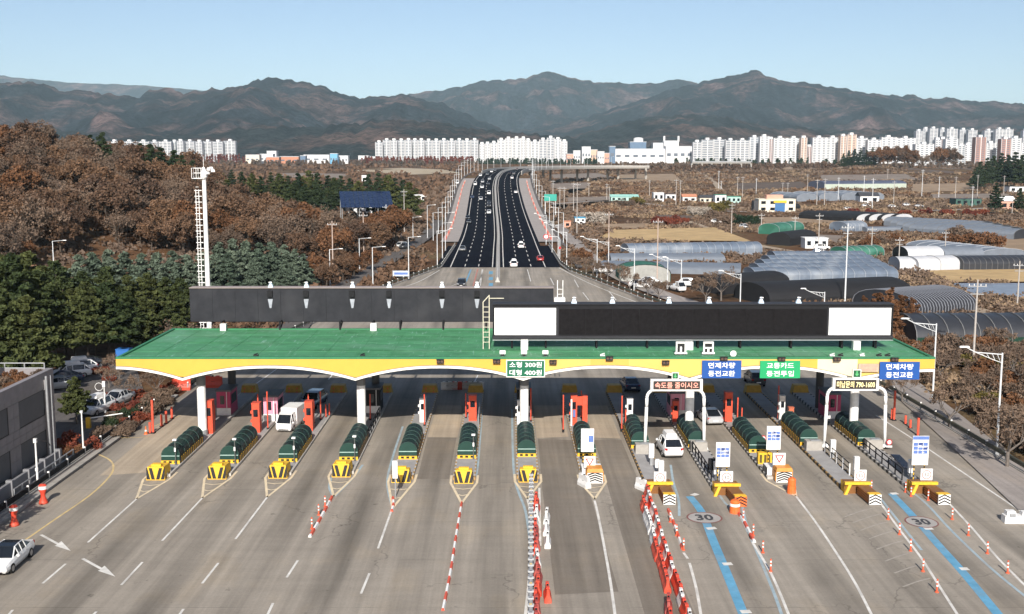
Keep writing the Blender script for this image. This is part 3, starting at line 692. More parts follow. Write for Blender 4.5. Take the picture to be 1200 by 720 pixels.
for px, m in ((706,WPLAS),(975,WPLAS),(1010,WPLAS),(1040,BLACK),(985,BLACK),(1030,BLACK),(425,BLACK),(300,BLACK)):
    x = rel(XA(px, CY0+1.6, RZ)); MB().cb(x, 1.6, RZ-.02, .45, .3, .12).tube((x-.2,1.6,RZ+.08),(x+.2,1.5,RZ+.25),.05).build('roof_lamp', m, canopy)

# ---- signs fixed to the fascia (things of their own)
def sign_board(name, px0, px1, py0, py1, face, label, lines, y=CY0-.16, border=True, cat='sign', tcol=None, bold=.012, twid=.80, thgt=.33):
    x0, x1 = XA(px0, y, 7), XA(px1, y, 7); z0, z1 = HT(y, py1), HT(y, py0); t = thing(name, label, cat, ((x0+x1)/2, y, z0))
    hw_, h = (x1-x0)/2, z1-z0
    MB().box(-hw_, hw_, -.06, .06, 0, h).build('board', face, t)
    if border:
        b = .07; mb = MB().box(-hw_-.01,hw_+.01,-.075,.062,-.01,b).box(-hw_-.01,hw_+.01,-.075,.062,h-b,h+.01).box(-hw_-.01,-hw_+b,-.075,.062,b,h-b).box(hw_-b,hw_+.01,-.075,.062,b,h-b)
        mb.build('border', WT, t)
    n = len(lines)
    for i, s in enumerate(lines):
        text_mesh(s, 2*hw_*twid, h*thgt, tcol or GWHITE, t, (0, -.066, h*(n-i-.5)/n*.92 + h*.04), bold=bold)
    mb = MB()
    for s in (-1, 1): mb.box(s*hw_*.6-.05, s*hw_*.6+.05, .06, .20, h*.2, h*.3).box(s*hw_*.6-.05, s*hw_*.6+.05, .06, .20, h*.7, h*.8)
    mb.build('bracket', GREYM, t); return t
GSIGN = mat('sign_green', (.007,.115,.058), .45, .05, 1); BSIGN = mat('sign_blue', (.014,.075,.29), .45, .05, 1); LSIGN = mat('sign_bright_green', (.014,.31,.115), .45, .05, 1)
sign_board('price_sign', 593.3, 638.5, 422, 442, GSIGN, 'dark green price sign reading 소형 300원 대형 400원 on the yellow fascia', ['소형 300원','대형 400원'], twid=.84)
sign_board('lane_sign', 822.5, 868.5, 422.7, 443.3, BSIGN, 'blue sign reading 면제차량 동전교환 next to the green one on the fascia', ['면제차량','동전교환'], border=False, twid=.68)
sign_board('lane_sign', 890.5, 937.5, 423, 443.3, LSIGN, 'bright green sign reading 교통카드 동전투입 on the fascia', ['교통카드','동전투입'], border=False, twid=.68)
sign_board('lane_sign', 1030.5, 1077.3, 424.3, 444.8, BSIGN, 'blue sign reading 면제차량 동전교환 at the right end of the fascia', ['면제차량','동전교환'], border=False, twid=.68)
sign_board('notice_board', 1005.5, 1029.5, 426.5, 436, mat('faded_tan', (.42,.33,.24), .6, .15, 2), 'small faded tan notice board left of the blue sign at the canopy end', ['통행료 안내','하이패스 전용'], border=False, tcol=mat('faded_rose', (.55,.30,.26), .6, .1, 1), bold=0, twid=.8, thgt=.3)
# lane signals: black double lamps along the fascia
def mk_signal():
    t = thing('lane_signal', '-', 'signal')
    MB().box(-.34,.34,-.12,.12,0,.40).box(-.36,.36,-.2,-.12,.34,.42).build('housing', BLACK, t)
    for s in (-.16, .16): MB().tube((s,-.14,.2),(s,-.11,.2),.12,.12,10).build('lens', mat('signal_lens_off', (.10,.06,.045), .3, .1, 2), t)
    return t
psig = Proto(mk_signal)
for i, (px, py) in enumerate(((516,423.5),(582,423.5),(648,424.5),(714,420),(780,425),(848,420.5),(915.5,421),(980.5,421),(1048,421.5))):
    y = CY0 - .22; o = psig()
    put(o, (XA(px, y, 7.6), y, HT(y, py + 2.6)), label='black double lane signal on the toll fascia, ' + ORD[i] + ' from the left', group='lane signals along the fascia')

# ---- two billboards above the canopy
SCR = mat('dead_led_screen', (.011,.010,.011), .8, .35, 2.5, spec=.06)
def billboard(label, y, px0, px1, py0, py1, front):
    z0, z1 = HT(y, py1), HT(y, py0); x0, x1 = XA(px0, y, 10), XA(px1, y, 10); wdt = x1-x0; h = z1-z0
    t = thing('billboard', label, 'billboard', ((x0+x1)/2, y, z0)); q = wdt/2
    MB().box(-q, q, .0, 1.5, 0, h).build('housing', DGREY, t)
    return t, q, h
fb, q, h = billboard('dark billboard with a blank white screen at either end, standing on the green roof', 108.0, 577.5, 1046, 357, 397.5, True)
def fx(px): return XA(px, 107.9, 11) - fb.location.x
for a, b in ((579.5,651.5),(971.5,1044)):
    MB().box(fx(a), fx(b), -.10, -.003, h*.12, h*.90).build('white_screen', GWHITE, fb)
n = 10
for i in range(n):
    x0 = fx(655) + (fx(969)-fx(655))*i/n; x1 = fx(655) + (fx(969)-fx(655))*(i+1)/n
    MB().box(x0+.012, x1-.012, -.06, -.003, h*.14, h*.87).build('screen_panel', SCR, fb)
mb = MB().box(-q-.02, q+.02, -.25, .0, h*.02, h*.09).box(-q-.02, q+.02, -.16, 1.55, h+.003, h+.06).box(fx(651.8), fx(654.5), -.13, -.003, h*.09, h*.93).box(fx(969.5), fx(971.2), -.13, -.003, h*.09, h*.93)
mb.build('frame', mat('frame_dark_grey', (.035,.035,.04), .6, .15, 2, spec=.1), fb)
MB().box(-q, q, -.3, -.25, -.10, -.03).box(-q+.05,q-.05,.2,.3,-.14,-.005).build('lower_rail', GREYM, fb)
for x in [fx(p) for p in (600,640,700,760,820,870,930,990,1030)]:
    MB().tube((x,.5,RZ-z if False else -(fb.location.z-RZ)-.02),(x,.5,.0),.10).tube((x,1.2,-(fb.location.z-RZ)-.02),(x,1.2,.0),.10).build('support_post', DGREY, fb)
lad = MB()
for s in (-.95,-.35): lad.tube((-q+s,-.1,-(fb.location.z-RZ)),(-q+s,-.1,h+.25),.045)
for k in range(8): lad.tube((-q-.95,-.1,-.3+k*.5),(-q-.35,-.1,-.3+k*.5),.03)
lad.tube((-q-.95,-.1,h+.25),(-q-.35,-.1,h+.9),.045).tube((-q-.35,-.1,h+.25),(-q-.35,-.1,h+.95),.045).tube((-q-.35,-.1,h+.62),(-q+1.1,-.1,h+.62),.04)
lad.build('ladder', mat('ladder_cream', (.62,.58,.46), .5, .1, 2), fb)
SPOT = mat('spotlight_pale_blue', (.45,.58,.70), .35, .08, 4)
def spot(parent, x, yy, z):
    s = MB().cb(x, yy, z, .55, .45, .42, 0, .45).tube((x,yy,z+.42),(x,yy,z+.62),.09).build('spotlight', SPOT, parent)
    MB().box(x-.18,x+.18,yy-.25,yy-.2,z+.52,z+.62).build('hood', WPLAS, s)
for px in (673,718,784.5,831.7,893,937): spot(fb, fx(px), .6, h+.06)
bb, q2, h2 = billboard('long blank dark grey billboard back above the far edge of the green roof', 121.6, 223, 648.5, 338, 377.5, False)
bb.location.z = HT(121.6, 377.5)
def bx_(px): return XA(px, 121.6, 11) - bb.location.x
n = 16
for i in range(n):
    x0 = -q2 + 2*q2*i/n; x1 = x0 + 2*q2/n
    MB().box(x0+.012, x1-.012, -.06, -.003, .05, h2-.1).build('sheet_panel', mat('weathered_sheet', (.028,.029,.034), .7, .2, .8, spec=.08, dirt=(.05,.05,.055)), bb)
MB().box(-q2-.03, q2+.03, -.12, 1.55, h2+.003, h2+.07).build('top_rail', mat('rail_pinkish', (.30,.25,.23), .6, .1, 1), bb)
for px in (317,359,413,456,518,559):
    x = bx_(px); spot(bb, x, .4, h2+.07)
    g = MB().box(x-.28,x+.28,-.36,-.064,h2-.95,h2-.25).build('lamp_box', DGREY, bb)
    MB().add([(x-.27,-.075,h2-1.2),(x+.27,-.075,h2-1.2),(x+.10,-.075,h2-2.2),(x-.10,-.075,h2-2.2),(x-.27,-.064,h2-1.2),(x+.27,-.064,h2-1.2),(x+.10,-.064,h2-2.2),(x-.10,-.064,h2-2.2)],
      [(3,2,1,0),(0,1,5,4),(1,2,6,5),(2,3,7,6),(3,0,4,7)]).build('bird_streak', mat('pale_streak', (.30,.32,.36), .7, .2, 3), g)  # pale streak tapering down the sheet below each lamp box
for px in (262,330,400,438,470,520,570,625):
    MB().tube((bx_(px),-1.25,RZ-bb.location.z-.05),(bx_(px),-1.25,.3),.12).tube((bx_(px),-1.25,.15),(bx_(px),.05,.15),.10).tube((bx_(px),-1.25,RZ-bb.location.z),(bx_(px),.6,.0),.08).build('support_post', DGREY, bb)
mb = MB()
for s in (-.3,.3): mb.tube((q2+.75+s,.4,-1),(q2+.75+s,.4,h2+.85),.05)
for k in range(9): mb.tube((q2+.45,.4,-.8+k*.55),(q2+1.05,.4,-.8+k*.55),.03)
mb.box(q2+.1,q2+1.3,.1,1.0,h2-1.6,h2-1.1).build('ladder', WHITE, bb)
# ---------------------------------------------------------------- toll islands, crash barriers, stair covers
def YG(py): return G(594, py).y
NOSE = [563,562,561,559.5,566,567,565.5,567,580,582,566,580,580]     # row of the foot of each nose
TUBE = [546.5,545.5,544,542,541,540,538,537.5,528,527,533,524.5,524.5]  # row of the front of each stair cover
TLEN = [7.6,7.6,7.6,7.6,7.2,7.2,7.2,7.2,7.2,7.2,7.6,7.4,7.4]
KERBP = mat('kerb_pale', (.42,.40,.37), .85, .15, 1.5, dirt=(.25,.22,.2)); KERBD = mat('kerb_dark', (.045,.043,.04), .85, .2, 1.5)
KERBY = mat('kerb_ochre', (.33,.20,.07), .8, .2, 1.5, dirt=(.2,.16,.12)); DECK = mat('island_deck', (.30,.29,.285), .9, .12, 1, bump=.1, dirt=(.22,.2,.18))
TG = mat('stair_cover_green', (.011,.024,.021), .5, .2, 1.2, spec=.15, dirt=(.020,.046,.040)); TGL = mat('stair_cover_teal', (.02,.16,.14), .4, .1, 2)
TRIB = mat('stair_cover_rib', (.035,.078,.064), .5, .1, 2); TSTR = mat('stair_front_line', (.30,.42,.38), .5, .1, 2)
TGF = mat('stair_cover_front', (.012,.044,.034), .45, .12, 1.5)
LCOUNT = lambda i: ORD[i] + ' island'
for i, x in enumerate(CX):
    y0 = YG(NOSE[i]) + 1.0; y1 = 125.0
    t = thing('toll_island', 'raised concrete toll island with kerbs, ' + ORD[i] + ' of the thirteen from the left', 'traffic island', (x, y0, 0), 0, 'toll islands under the canopy')
    l = y1 - y0; a = .95
    MB().box(-a+.14, a-.14, .3, l, -.05, .22).build('deck', DECK, t)
    pat = (KERBP, KERBP) if i < 4 else ((KERBY, KERBP) if i in (4,5,6,7) else ((KERBY, KERBD) if i in (8,11) else (KERBP, KERBD)))
    for s in (-1, 1):
        mb = MB(); k = 0; yy = 0.0
        while yy < l:
            mb.cur = k % 2; mb.box(s*a-.14 if s > 0 else -a, a if s > 0 else -a+.14, yy, min(l, yy+.55)-.01, -.05, .24); yy += .55; k += 1
        mb.build('kerb', list(pat), t)
    mb = MB(); mb.box(-a+.14, a-.14, 0, .3, -.05, .23).build('kerb_end', KERBP, t)
    # ---- green barrel cover over the stair to the service tunnel
    yt = YG(TUBE[i]); L_ = TLEN[i]; rw, sh, rh = .80, .72, .80
    c = thing('stair_cover', 'dark green ribbed barrel cover on the ' + LCOUNT(i), 'stair cover', (x, yt, .22), 0, 'green barrel covers on the toll islands')
    prof = [(-rw, 0)] + [(-rw*math.cos(math.pi*k/12), sh + rh*math.sin(math.pi*k/12)) for k in range(13)] + [(rw, 0)]
    rings = [[(px_, yy, pz) for px_, pz in prof] for yy in (.06, L_)]
    MB().loft(rings, closed=False, caps=True).build('shell', TG, c, smooth=False)
    arcp = prof[1:-1]; dome = MB().prism([(px_*.97, pz) for px_, pz in arcp][::-1], 'y', .0, .055)
    dome.build('front_gable', TGF, c)
    MB().box(-rw, rw, -.02, .05, .30, sh-.02).build('front_panel', TGF, c); MB().box(-rw, rw, -.05, .02, sh-.05, sh+.02).build('front_rail', TSTR, c)
    for k in range(6):
        yy = .05 + (L_-.1) * k / 5
        pts = [(px_*1.03, yy, (pz-sh)*1.03+sh) for px_, pz in arcp]; MB().path(pts, .022, 4).build('rib', TRIB, c)
    mb = MB(); mb.box(-rw-.03, rw+.03, -.10, .02, 0, .30); b = mb.build('front_sill', YEL, c)
    for s in (-.5, 0, .5): MB().box(s*.95-.13, s*.95+.13, -.115, -.10, .08, .26).build('black_square', BLACK, b)
    for s in (-1, 1):
        mb = MB(); yy = .1; k = 0
        while yy < L_ - .3:
            mb.cur = k % 2; mb.box(s*rw-.01 if s > 0 else -rw-.05, rw+.05 if s > 0 else -rw+.01, yy, yy+.3, .02, .55); yy += .3; k += 1
        mb.build('striped_skirt', [BLACK, YEL if i > 7 or i < 3 else KERBY], c)
    # ---- nose
    yn = YG(NOSE[i])
    if i < 7:
        n = thing('crash_barrier', 'yellow crash barrier with black V stripes fronting the ' + LCOUNT(i), 'barrier', (x, yn, 0), 0, 'yellow island noses')
        wb, wt_, h = .80, .68, 1.12; dl = 1.9 if i < 4 else 1.2
        MB().add([(-wb,0,0),(wb,0,0),(wb,dl,0),(-wb,dl,0),(-wt_,.12,h),(wt_,.12,h),(wt_,dl-.1,h*.92),(-wt_,dl-.1,h*.92)], [(0,3,2,1),(4,5,6,7),(0,1,5,4),(1,2,6,5),(2,3,7,6),(3,0,4,7)]).build('body', YEL, n)
        MB().box(-.42,.42,.28,.62,h-.01,h+.18).build('top_block', YEL, n)
        def onf(u, v, e=.012):   # point on the sloping front
            k = v / h; return (u * (wb + (wt_-wb)*k) / wb, 0.12*k - e, v)
        for s in (-1, 1):
            for (u0, u1, u2, u3) in ((.04,.34,.66,.34),(.44,.76,.90,.80)):
                q = [onf(s*u0,.06), onf(s*u1,.06), onf(s*u2,1.02), onf(s*u3,1.02)]; q2 = [(p[0], p[1]+.02, p[2]) for p in q]
                MB().add(q + q2, [(0,1,2,3),(7,6,5,4),(0,4,5,1),(1,5,6,2),(2,6,7,3),(3,7,4,0)]).build('stripe', BLACK, n)
        for s in (-1, 1):
            for k in range(4 if i < 4 else 2):
                yy = .25 + k*.46; xx = s*(wb+.004)
                q = [(xx,yy,.06),(xx,yy+.24,.06),(xx-s*.125,yy+.34,.9),(xx-s*.125,yy+.10,.9)]
                MB().add(q + [(p[0]-s*.03,p[1],p[2]) for p in q], [(0,1,2,3),(7,6,5,4),(0,4,5,1),(1,5,6,2),(2,6,7,3),(3,7,4,0)]).build('stripe', (WPLAS if (i == 0 and k % 2) else BLACK), n)
    elif i in (7, 10):
        n = thing('crash_cushion', 'orange topped crash cushion with black and white chevrons fronting the ' + LCOUNT(i), 'barrier', (x + (.15 if i == 7 else .25), yn, 0), 0, 'chevron island noses')
        MB().cb(0, .75, .0, 1.35, 1.3, .95, 0, .93).build('body', WPLAS, n); MB().cb(0, .70, .94, 1.42, 1.36, .30, 0, .86).build('cap', mat('cushion_orange', (.55,.22,.03), .55, .15, 4), n)
        for k in range(4):
            z = .10 + k*.2
            for s in (-1, 1):
                q = [(s*.62,.065,z-.05),(0,.065,z+.18),(0,.065,z+.28),(s*.62,.065,z+.05)]
                MB().add(q + [(p[0],p[1]+.03,p[2]) for p in q], [(0,1,2,3),(7,6,5,4),(0,4,5,1),(1,5,6,2),(2,6,7,3),(3,7,4,0)]).build('chevron_stripe', BLACK, n)
        for s in (-1, 1): MB().box(s*.66-.06, s*.66+.06, .2, 1.3, .1, .85).build('side_fin', mat('cushion_orange', ()), n)
        # striped plinth behind it
        p = thing('striped_plinth', 'low black and white striped plinth behind the chevron nose of the ' + LCOUNT(i), 'plinth', (x, yn+1.5, 0), 0)
        MB().box(-.85,.85,0,1.6,0,.85).build('body', WPLAS, p)
        for s in (-1, 1):
            for k in range(3): MB().box(s*.862-.02, s*.862+.02, .1+k*.52, .36+k*.52, .05, .84).build('stripe', BLACK, p)
    else:
        n = thing('crash_barrier', 'yellow striped frame barrier behind the brown crash cushion of the ' + LCOUNT(i), 'barrier', (x, yn, 0), 0, 'yellow frame noses')
        MB().add([(-.95,.3,0),(.95,.3,0),(.95,1.5,0),(-.95,1.5,0),(-.95,.3,.95),(.95,.3,.95),(.95,1.5,.85),(-.95,1.5,.85)], [(0,3,2,1),(4,5,6,7),(0,1,5,4),(1,2,6,5),(2,3,7,6),(3,0,4,7)]).build('block', mat('cushion_brown', (.20,.085,.025), .6, .2, 3), n)
        MB().box(-1.05,1.05,.05,.30,.80,1.02).build('beam', YEL, n)
        for s in (-1, 1):
            MB().add([(s*.98-.12,-.02,0),(s*.98+.12,-.02,0),(s*.98+.12,.26,0),(s*.98-.12,.26,0),(s*.62-.12,.06,.80),(s*.62+.12,.06,.80),(s*.62+.12,.28,.80),(s*.62-.12,.28,.80)], [(0,3,2,1),(4,5,6,7),(0,1,5,4),(1,2,6,5),(2,3,7,6),(3,0,4,7)]).build('strut', YEL, n)
            for k in range(3):
                yy = .35 + k*.4; xx = s*.962
                q = [(xx,yy,.04),(xx,yy+.18,.04),(xx,yy+.34,.86),(xx,yy+.16,.86)]
                MB().add(q + [(p[0]-s*.03,p[1],p[2]) for p in q], [(0,1,2,3),(7,6,5,4),(0,4,5,1),(1,5,6,2),(2,6,7,3),(3,7,4,0)]).build('stripe', YEL, n)
        c2 = thing('crash_cushion', 'long ribbed brown crash cushion with a chevron face before the ' + LCOUNT(i), 'barrier', (x + .35, yn, 0), R(2.5 if i > 8 else 0), 'brown crash cushions')
        Lc = 2.7
        MB().box(-.42,.42,-Lc,-.05,.12,.82).build('body', mat('cushion_brown', ()), c2)
        for k in range(4): MB().box(-.47,.47,-Lc+.04,-.08,.16+k*.18,.25+k*.18).build('rail', mat('cushion_rail', (.28,.10,.03), .5, .15, 3), c2)
        MB().box(-.46,.46,-Lc-.03,-Lc+.5,.821,.90).build('top_cap', YEL, c2)
        f = MB().box(-.48,.48,-Lc-.10,-Lc,.05,.86).build('face', WPLAS if i != 9 else ORANGE, c2)
        for k in range(3):
            z = .10 + k*.24
            for s in (-1, 1):
                q = [(s*.46,-Lc-.105,z-.02),(0,-Lc-.105,z+.22),(0,-Lc-.105,z+.33),(s*.46,-Lc-.105,z+.10)]
                MB().add(q + [(p[0],p[1]+.02,p[2]) for p in q], [(0,1,2,3),(7,6,5,4),(0,4,5,1),(1,5,6,2),(2,6,7,3),(3,7,4,0)]).build('chevron_stripe', BLACK, f)
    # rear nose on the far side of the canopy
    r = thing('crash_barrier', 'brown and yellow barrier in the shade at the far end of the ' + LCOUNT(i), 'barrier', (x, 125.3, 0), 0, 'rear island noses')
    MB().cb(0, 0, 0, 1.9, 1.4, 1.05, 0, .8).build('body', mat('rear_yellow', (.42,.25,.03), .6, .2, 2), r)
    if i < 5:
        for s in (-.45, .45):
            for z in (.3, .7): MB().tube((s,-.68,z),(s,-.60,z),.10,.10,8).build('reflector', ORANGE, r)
# painted cream frames ahead of the noses
APEX = {0:(160,585),1:(237,584),2:(313,583),3:(391,582),4:(460,596),5:(541,590),6:(618,585),7:(697,585),10:(933,582)}
for i, ap in APEX.items():
    a = G(*ap); y0 = YG(NOSE[i]) + (0.2 if i not in (7,10) else .4); x = CX[i]
    for s in (-1, 1): line([(x+s*1.12, y0+2.2), (x+s*1.1, y0), (a.x, a.y)], .20, MARKC, 'island_marking', .016)
    for k in (.30, .62):
        yy = y0 + (a.y-y0)*k; xx = x + (a.x-x)*k; wd = 1.0*(1-k)
        line([(xx-wd, yy+.12), (xx, yy-.16), (xx+wd, yy+.12)], .16, MARKC, 'island_marking', .020)
# small lamp posts beside the stair covers
def mk_post():
    t = thing('post_lamp', '-', 'lamp')
    MB().tube((0,0,0),(0,0,2.2),.045,.045,6).tube((0,0,0),(0,0,.25),.09,.07,8).build('pole', mat('post_grey', (.10,.105,.10), .5, .1, 3), t)
    MB().box(-.16,.16,-.18,.12,2.2,2.32).build('lamp_head', WHITE, t)
    MB().box(-.07,.07,-.10,-.045,1.2,1.55).build('card_box', WPLAS, t)
    return t
ppost = Proto(mk_post)
for i, dx in ((0,.55),(1,.6),(2,.62),(3,.6),(5,.62)):
    put(ppost(), (CX[i]+dx, YG(TUBE[i])-.35, .22), label='thin grey post lamp beside the green cover of the ' + LCOUNT(i), group='post lamps on the islands')

# ---- toll booths, machines, posts
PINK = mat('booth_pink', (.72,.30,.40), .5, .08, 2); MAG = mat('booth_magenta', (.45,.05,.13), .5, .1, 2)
def booth(i, y, front, label):
    t = thing('toll_booth', label, 'booth', (CX[i] + (.38 if i == 1 else 0), y, .22))
    MB().box(-.72,.72,0,3.0,0,2.5).build('cabin', front, t)
    MB().box(-.80,.80,-.10,3.15,2.5,2.68).build('roof', mat('booth_roof', (.10,.10,.11), .6, .1, 2), t)
    MB().box(-.35,.1,-.015,.0,1.15,2.05).build('window', GLASS, t)
    for s in (-1, 1):
        MB().box(s*.725-.01, s*.725+.01,.4,2.6,1.1,2.1).build('side_window', GLASS, t)
    MB().box(-.74,.74,-.025,.01,.0,.75).build('lower_panel', WPLAS, t); MB().box(.30,.36,-.03,.0,.75,2.48).build('mullion', WHITE, t)
booth(1, 110.8, PINK, 'pink and white toll booth with a small dark window beside the white van')
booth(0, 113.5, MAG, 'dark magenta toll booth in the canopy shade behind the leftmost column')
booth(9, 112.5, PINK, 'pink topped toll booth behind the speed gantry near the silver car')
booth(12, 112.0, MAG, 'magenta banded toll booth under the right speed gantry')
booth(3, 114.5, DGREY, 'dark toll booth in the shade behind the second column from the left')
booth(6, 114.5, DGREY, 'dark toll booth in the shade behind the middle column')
def machine(i, dx, py, wd, dp, h, m, label, horns=True):
    y = YG(py); t = thing('toll_machine', label, 'machine', (CX[i]+dx, y, .22))
    MB().box(-wd/2,wd/2,0,dp,0,h).build('cabinet', m, t)
    MB().box(-wd/2-.03,wd/2+.03,-.04,dp+.03,h,h+.07).build('lid', m, t)
    MB().box(-wd*.3,wd*.3,-.02,.0,h*.55,h*.8).build('display', GLASS, t)
    MB().box(-wd*.36,wd*.36,-.02,.0,h*.1,h*.42).build('hatch', m, t)
    for k in range(2): MB().box(-wd/2-.16,-wd/2,.1,.3,h*(.35+.3*k),h*(.45+.3*k)).build('chute', m, t)
    return t
RT = 'orange red coin machine on the '
machine(0, .55, 511, .72, .9, 3.2, RED, RT + LCOUNT(0)); machine(1, -.05, 510, .75, .9, 2.9, RED, RT + LCOUNT(1)); machine(2, -.1, 508, .75, .9, 2.9, RED, RT + LCOUNT(2))
machine(5, .1, 496, .8, .8, 2.6, RED, 'bright red coin machine behind the green cover of the ' + LCOUNT(5))
t = machine(7, -.45, 501, .62, .9, 3.0, RED, 'large red double cabinet machine on the ' + LCOUNT(7))
MB().box(.85,1.35,0,.9,0,3.0).build('cabinet', RED, t); MB().box(.30,.86,.2,.7,2.0,2.9).build('cross_beam', RED, t); MB().box(-.35,-.2,-.3,-.1,0,2.7).build('post', WPLAS, t); MB().box(-.12,.12,-.25,-.06,.9,1.6).build('panel', mat('panel_blue', (.12,.16,.36), .5, .1, 2), t)
machine(10, -.35, 497, .75, .9, 3.0, RED, 'red machine with a blue panel on the ' + LCOUNT(10)); machine(9, -.5, 497, .6, .8, 2.1, RED, 'low red machine beside the silver car on the ' + LCOUNT(9))
machine(4, .28, 497.5, .62, .7, 2.4, WPLAS, 'white ticket machine behind the green cover of the ' + LCOUNT(4)); machine(8, .1, 499, .6, .7, 2.5, WPLAS, 'white ticket machine behind the green cover of the ' + LCOUNT(8))
machine(11, -.2, 496.5, .55, .6, 2.6, WPLAS, 'white ticket machine on the ' + LCOUNT(11)); machine(6, -.55, 500, .4, .5, 2.4, WPLAS, 'slim white and blue ticket machine left of the middle column')
machine(11, .5, 499, .5, .5, 1.6, mat('machine_rust', (.45,.12,.06), .55, .15, 2), 'small rusty red machine right of the white one on the ' + LCOUNT(11))
REDP = mat('post_red', (.60,.09,.05), .5, .12, 3)
def mk_rpost():
    t = thing('red_post', '-', 'post'); MB().tube((0,0,0),(0,0,1),.09,.09,8).build('pole', REDP, t); MB().cb(0,0,-.02,.3,.3,.06).build('base_plate', DGREY, t); return t
prp = Proto(mk_rpost)
def rpost(px, py, top, label, s=1.0, z=.0):
    p = G(px, py, z); o = prp(); put(o, p, 0, 1.0, label, 'red posts around the toll lanes'); o.scale = (s, s, HT(p.y, top) - z)
for i, px, py, top in ((1,303,497,462),(1,314,503,459),(2,362,498,462),(2,376,492,459),(2,368,496,470),(2,382,489,474),(2,386,487,473),(0,233.5,492,464),(0,252,494,475),(0,246,496,479),(4,497.5,499,462),(5,546,490,461),
                       (6,622,494,455),(7,660,505,463),(7,681,490,458),(8,728.5,504,464),(8,733,507,480),(10,850,495,468),(10,864,497,466),(10,869,500,478),(11,911.5,492,452),(3,434,492,462)):
    rpost(px, py, top, 'slim red post among the machines of the ' + LCOUNT(i), .75, .22)
for px, py, top, k in ((179.5,508,469,'tall red post on the left edge of the plaza'),(189.5,500,486,'first short red post left of the canopy'),(195,496.5,482,'second short red post left of the canopy'),(201.5,491,477,'dark topped short red post left of the canopy'),
                       (1047.5,493,458,'tall red post right of the canopy, beside the guardrail'),(1061,497,487,'first short red post right of the canopy'),(1066.7,501.7,492,'second short red post right of the canopy'),(1075.5,511,490,'red post with a white base right of the canopy'),
                       (176,508,495,'stubby red post beside the tall one on the left edge'),(1045,492,479,'stubby red post beside the tall one by the guardrail')):
    rpost(px, py, top, k, 1.35)
# dark guide railings on islands
def railing(name, label, pts, h, m, posts=True):
    t = thing(name, label, 'railing', pts[0]); o = Vector(pts[0]); P = [Vector(p) - o for p in pts]
    for z in (h, h*.55): MB().path([p + Vector((0,0,z)) for p in P], .05, 5).build('rail', m, t)
    for a, b in zip(P[:-1], P[1:]):
        k = max(1, int((b-a).length/1.5))
        for j in range(k + (1 if b is P[-1] else 0)):
            p = a.lerp(b, j/k); MB().tube(p, p + Vector((0,0,h+.03)), .06, .06, 5).build('rail_post', WPLAS if posts else m, t)
railing('island_railing', 'dark railing with white posts along the right edge of the twelfth island', [(CX[11]+.78, YG(533), .22), (CX[11]+.78, YG(560), .22)], 1.0, DGREY)
railing('island_railing', 'dark railing along the left side of the thirteenth island', [(CX[12]-.70, YG(529), .22), (CX[12]-.70, YG(566), .22)], 1.0, DGREY, False)
railing('island_railing', 'dark railing along the left side of the tenth island', [(CX[9]-.72, YG(533), .22), (CX[9]-.72, YG(568), .22)], 1.0, DGREY, False)
railing('island_railing', 'dark railing right of the second column from the left', [(CX[3]+.8, YG(520), .22), (CX[3]+.8, YG(490), .22)], .9, DGREY, False)
railing('island_railing', 'grey railing right of the red machine on the sixth island', [(CX[5]+.75, YG(503), .22), (CX[5]+.75, YG(488), .22)], 1.2, GREYM, False)
def bench_panel():
    t = thing('tilted_solar_array', 'dark tilted panel on the thirteenth island between the railing and the blue board', 'panel', (CX[12]+.25, YG(561), .22))
    MB().add([(-.35,0,.6),(.45,0,.55),(.45,3.4,.85),(-.35,3.4,.9),(-.35,0,.68),(.45,0,.63),(.45,3.4,.93),(-.35,3.4,.98)], [(0,3,2,1),(4,5,6,7),(0,1,5,4),(1,2,6,5),(2,3,7,6),(3,0,4,7)]).build('panel', mat('panel_dark_blue', (.02,.028,.05), .25, .1, 1), t)
    for x in (-.3,.4):
        for y in (.2,3.1): MB().tube((x,y,0),(x,y,.75),.04).build('leg', GREYM, t)
bench_panel()
# concrete blocks and small cabinets behind the speed gantries
def cblock(i, py, label, dx=.1):
    t = thing('concrete_block', label, 'block', (CX[i]+dx, YG(py), .22)); MB().cb(0,.5,0,1.5,1.0,.85,0,.97).build('block', CONC, t)
    MB().cb(.1,.5,.85,.8,.6,.05).build('cap_plate', GREYM, t)
cblock(8, 535, 'pale concrete block in front of the green cover on the ninth island'); cblock(9, 532, 'pale concrete block at the gantry foot on the tenth island', -.05); cblock(11, 531, 'pale concrete block at the gantry foot on the twelfth island', 0); cblock(12, 529.5, 'pale concrete block at the gantry foot on the thirteenth island', .3)
def cabinet(px, py, w, h, label, m=WPLAS, z=.22):
    p = G(px, py, z); t = thing('control_cabinet', label, 'cabinet', p); MB().cb(0,0,h*.35,w,w*.8,h*.65).build('box', m, t); MB().cb(0,0,0,w*.5,w*.5,h*.35).build('stand', GREYM, t); MB().box(-w*.35,w*.35,-w*.4-.02,-w*.4,h*.5,h*.9).build('door', m, t)
for a in ((763,545,.45,1.9,'white control cabinet at the gantry foot on the ninth island'),(770,553,.35,1.1,'small white cabinet in a row before the 30 sign on the ninth island'),(775.5,557,.32,1.0,'second small white cabinet before the 30 sign on the ninth island'),
          (774.5,563,.42,1.7,'tall slim white cabinet behind the 30 sign on the ninth island'),(975.5,537,.45,1.7,'white control cabinet at the gantry foot on the twelfth island'),(1003,561,.42,1.9,'tall slim white cabinet behind the 30 sign on the twelfth island'),
          (839,563,.42,1.6,'tall slim white cabinet left of the blue board on the tenth island'),(835,557,.7,1.4,'dark grey cabinet beside the railing on the tenth island'),(1067,562,.45,1.7,'grey white cabinet behind the blue board on the thirteenth island')):
    cabinet(*a, m=DGREY if 'dark' in a[4] else WPLAS)

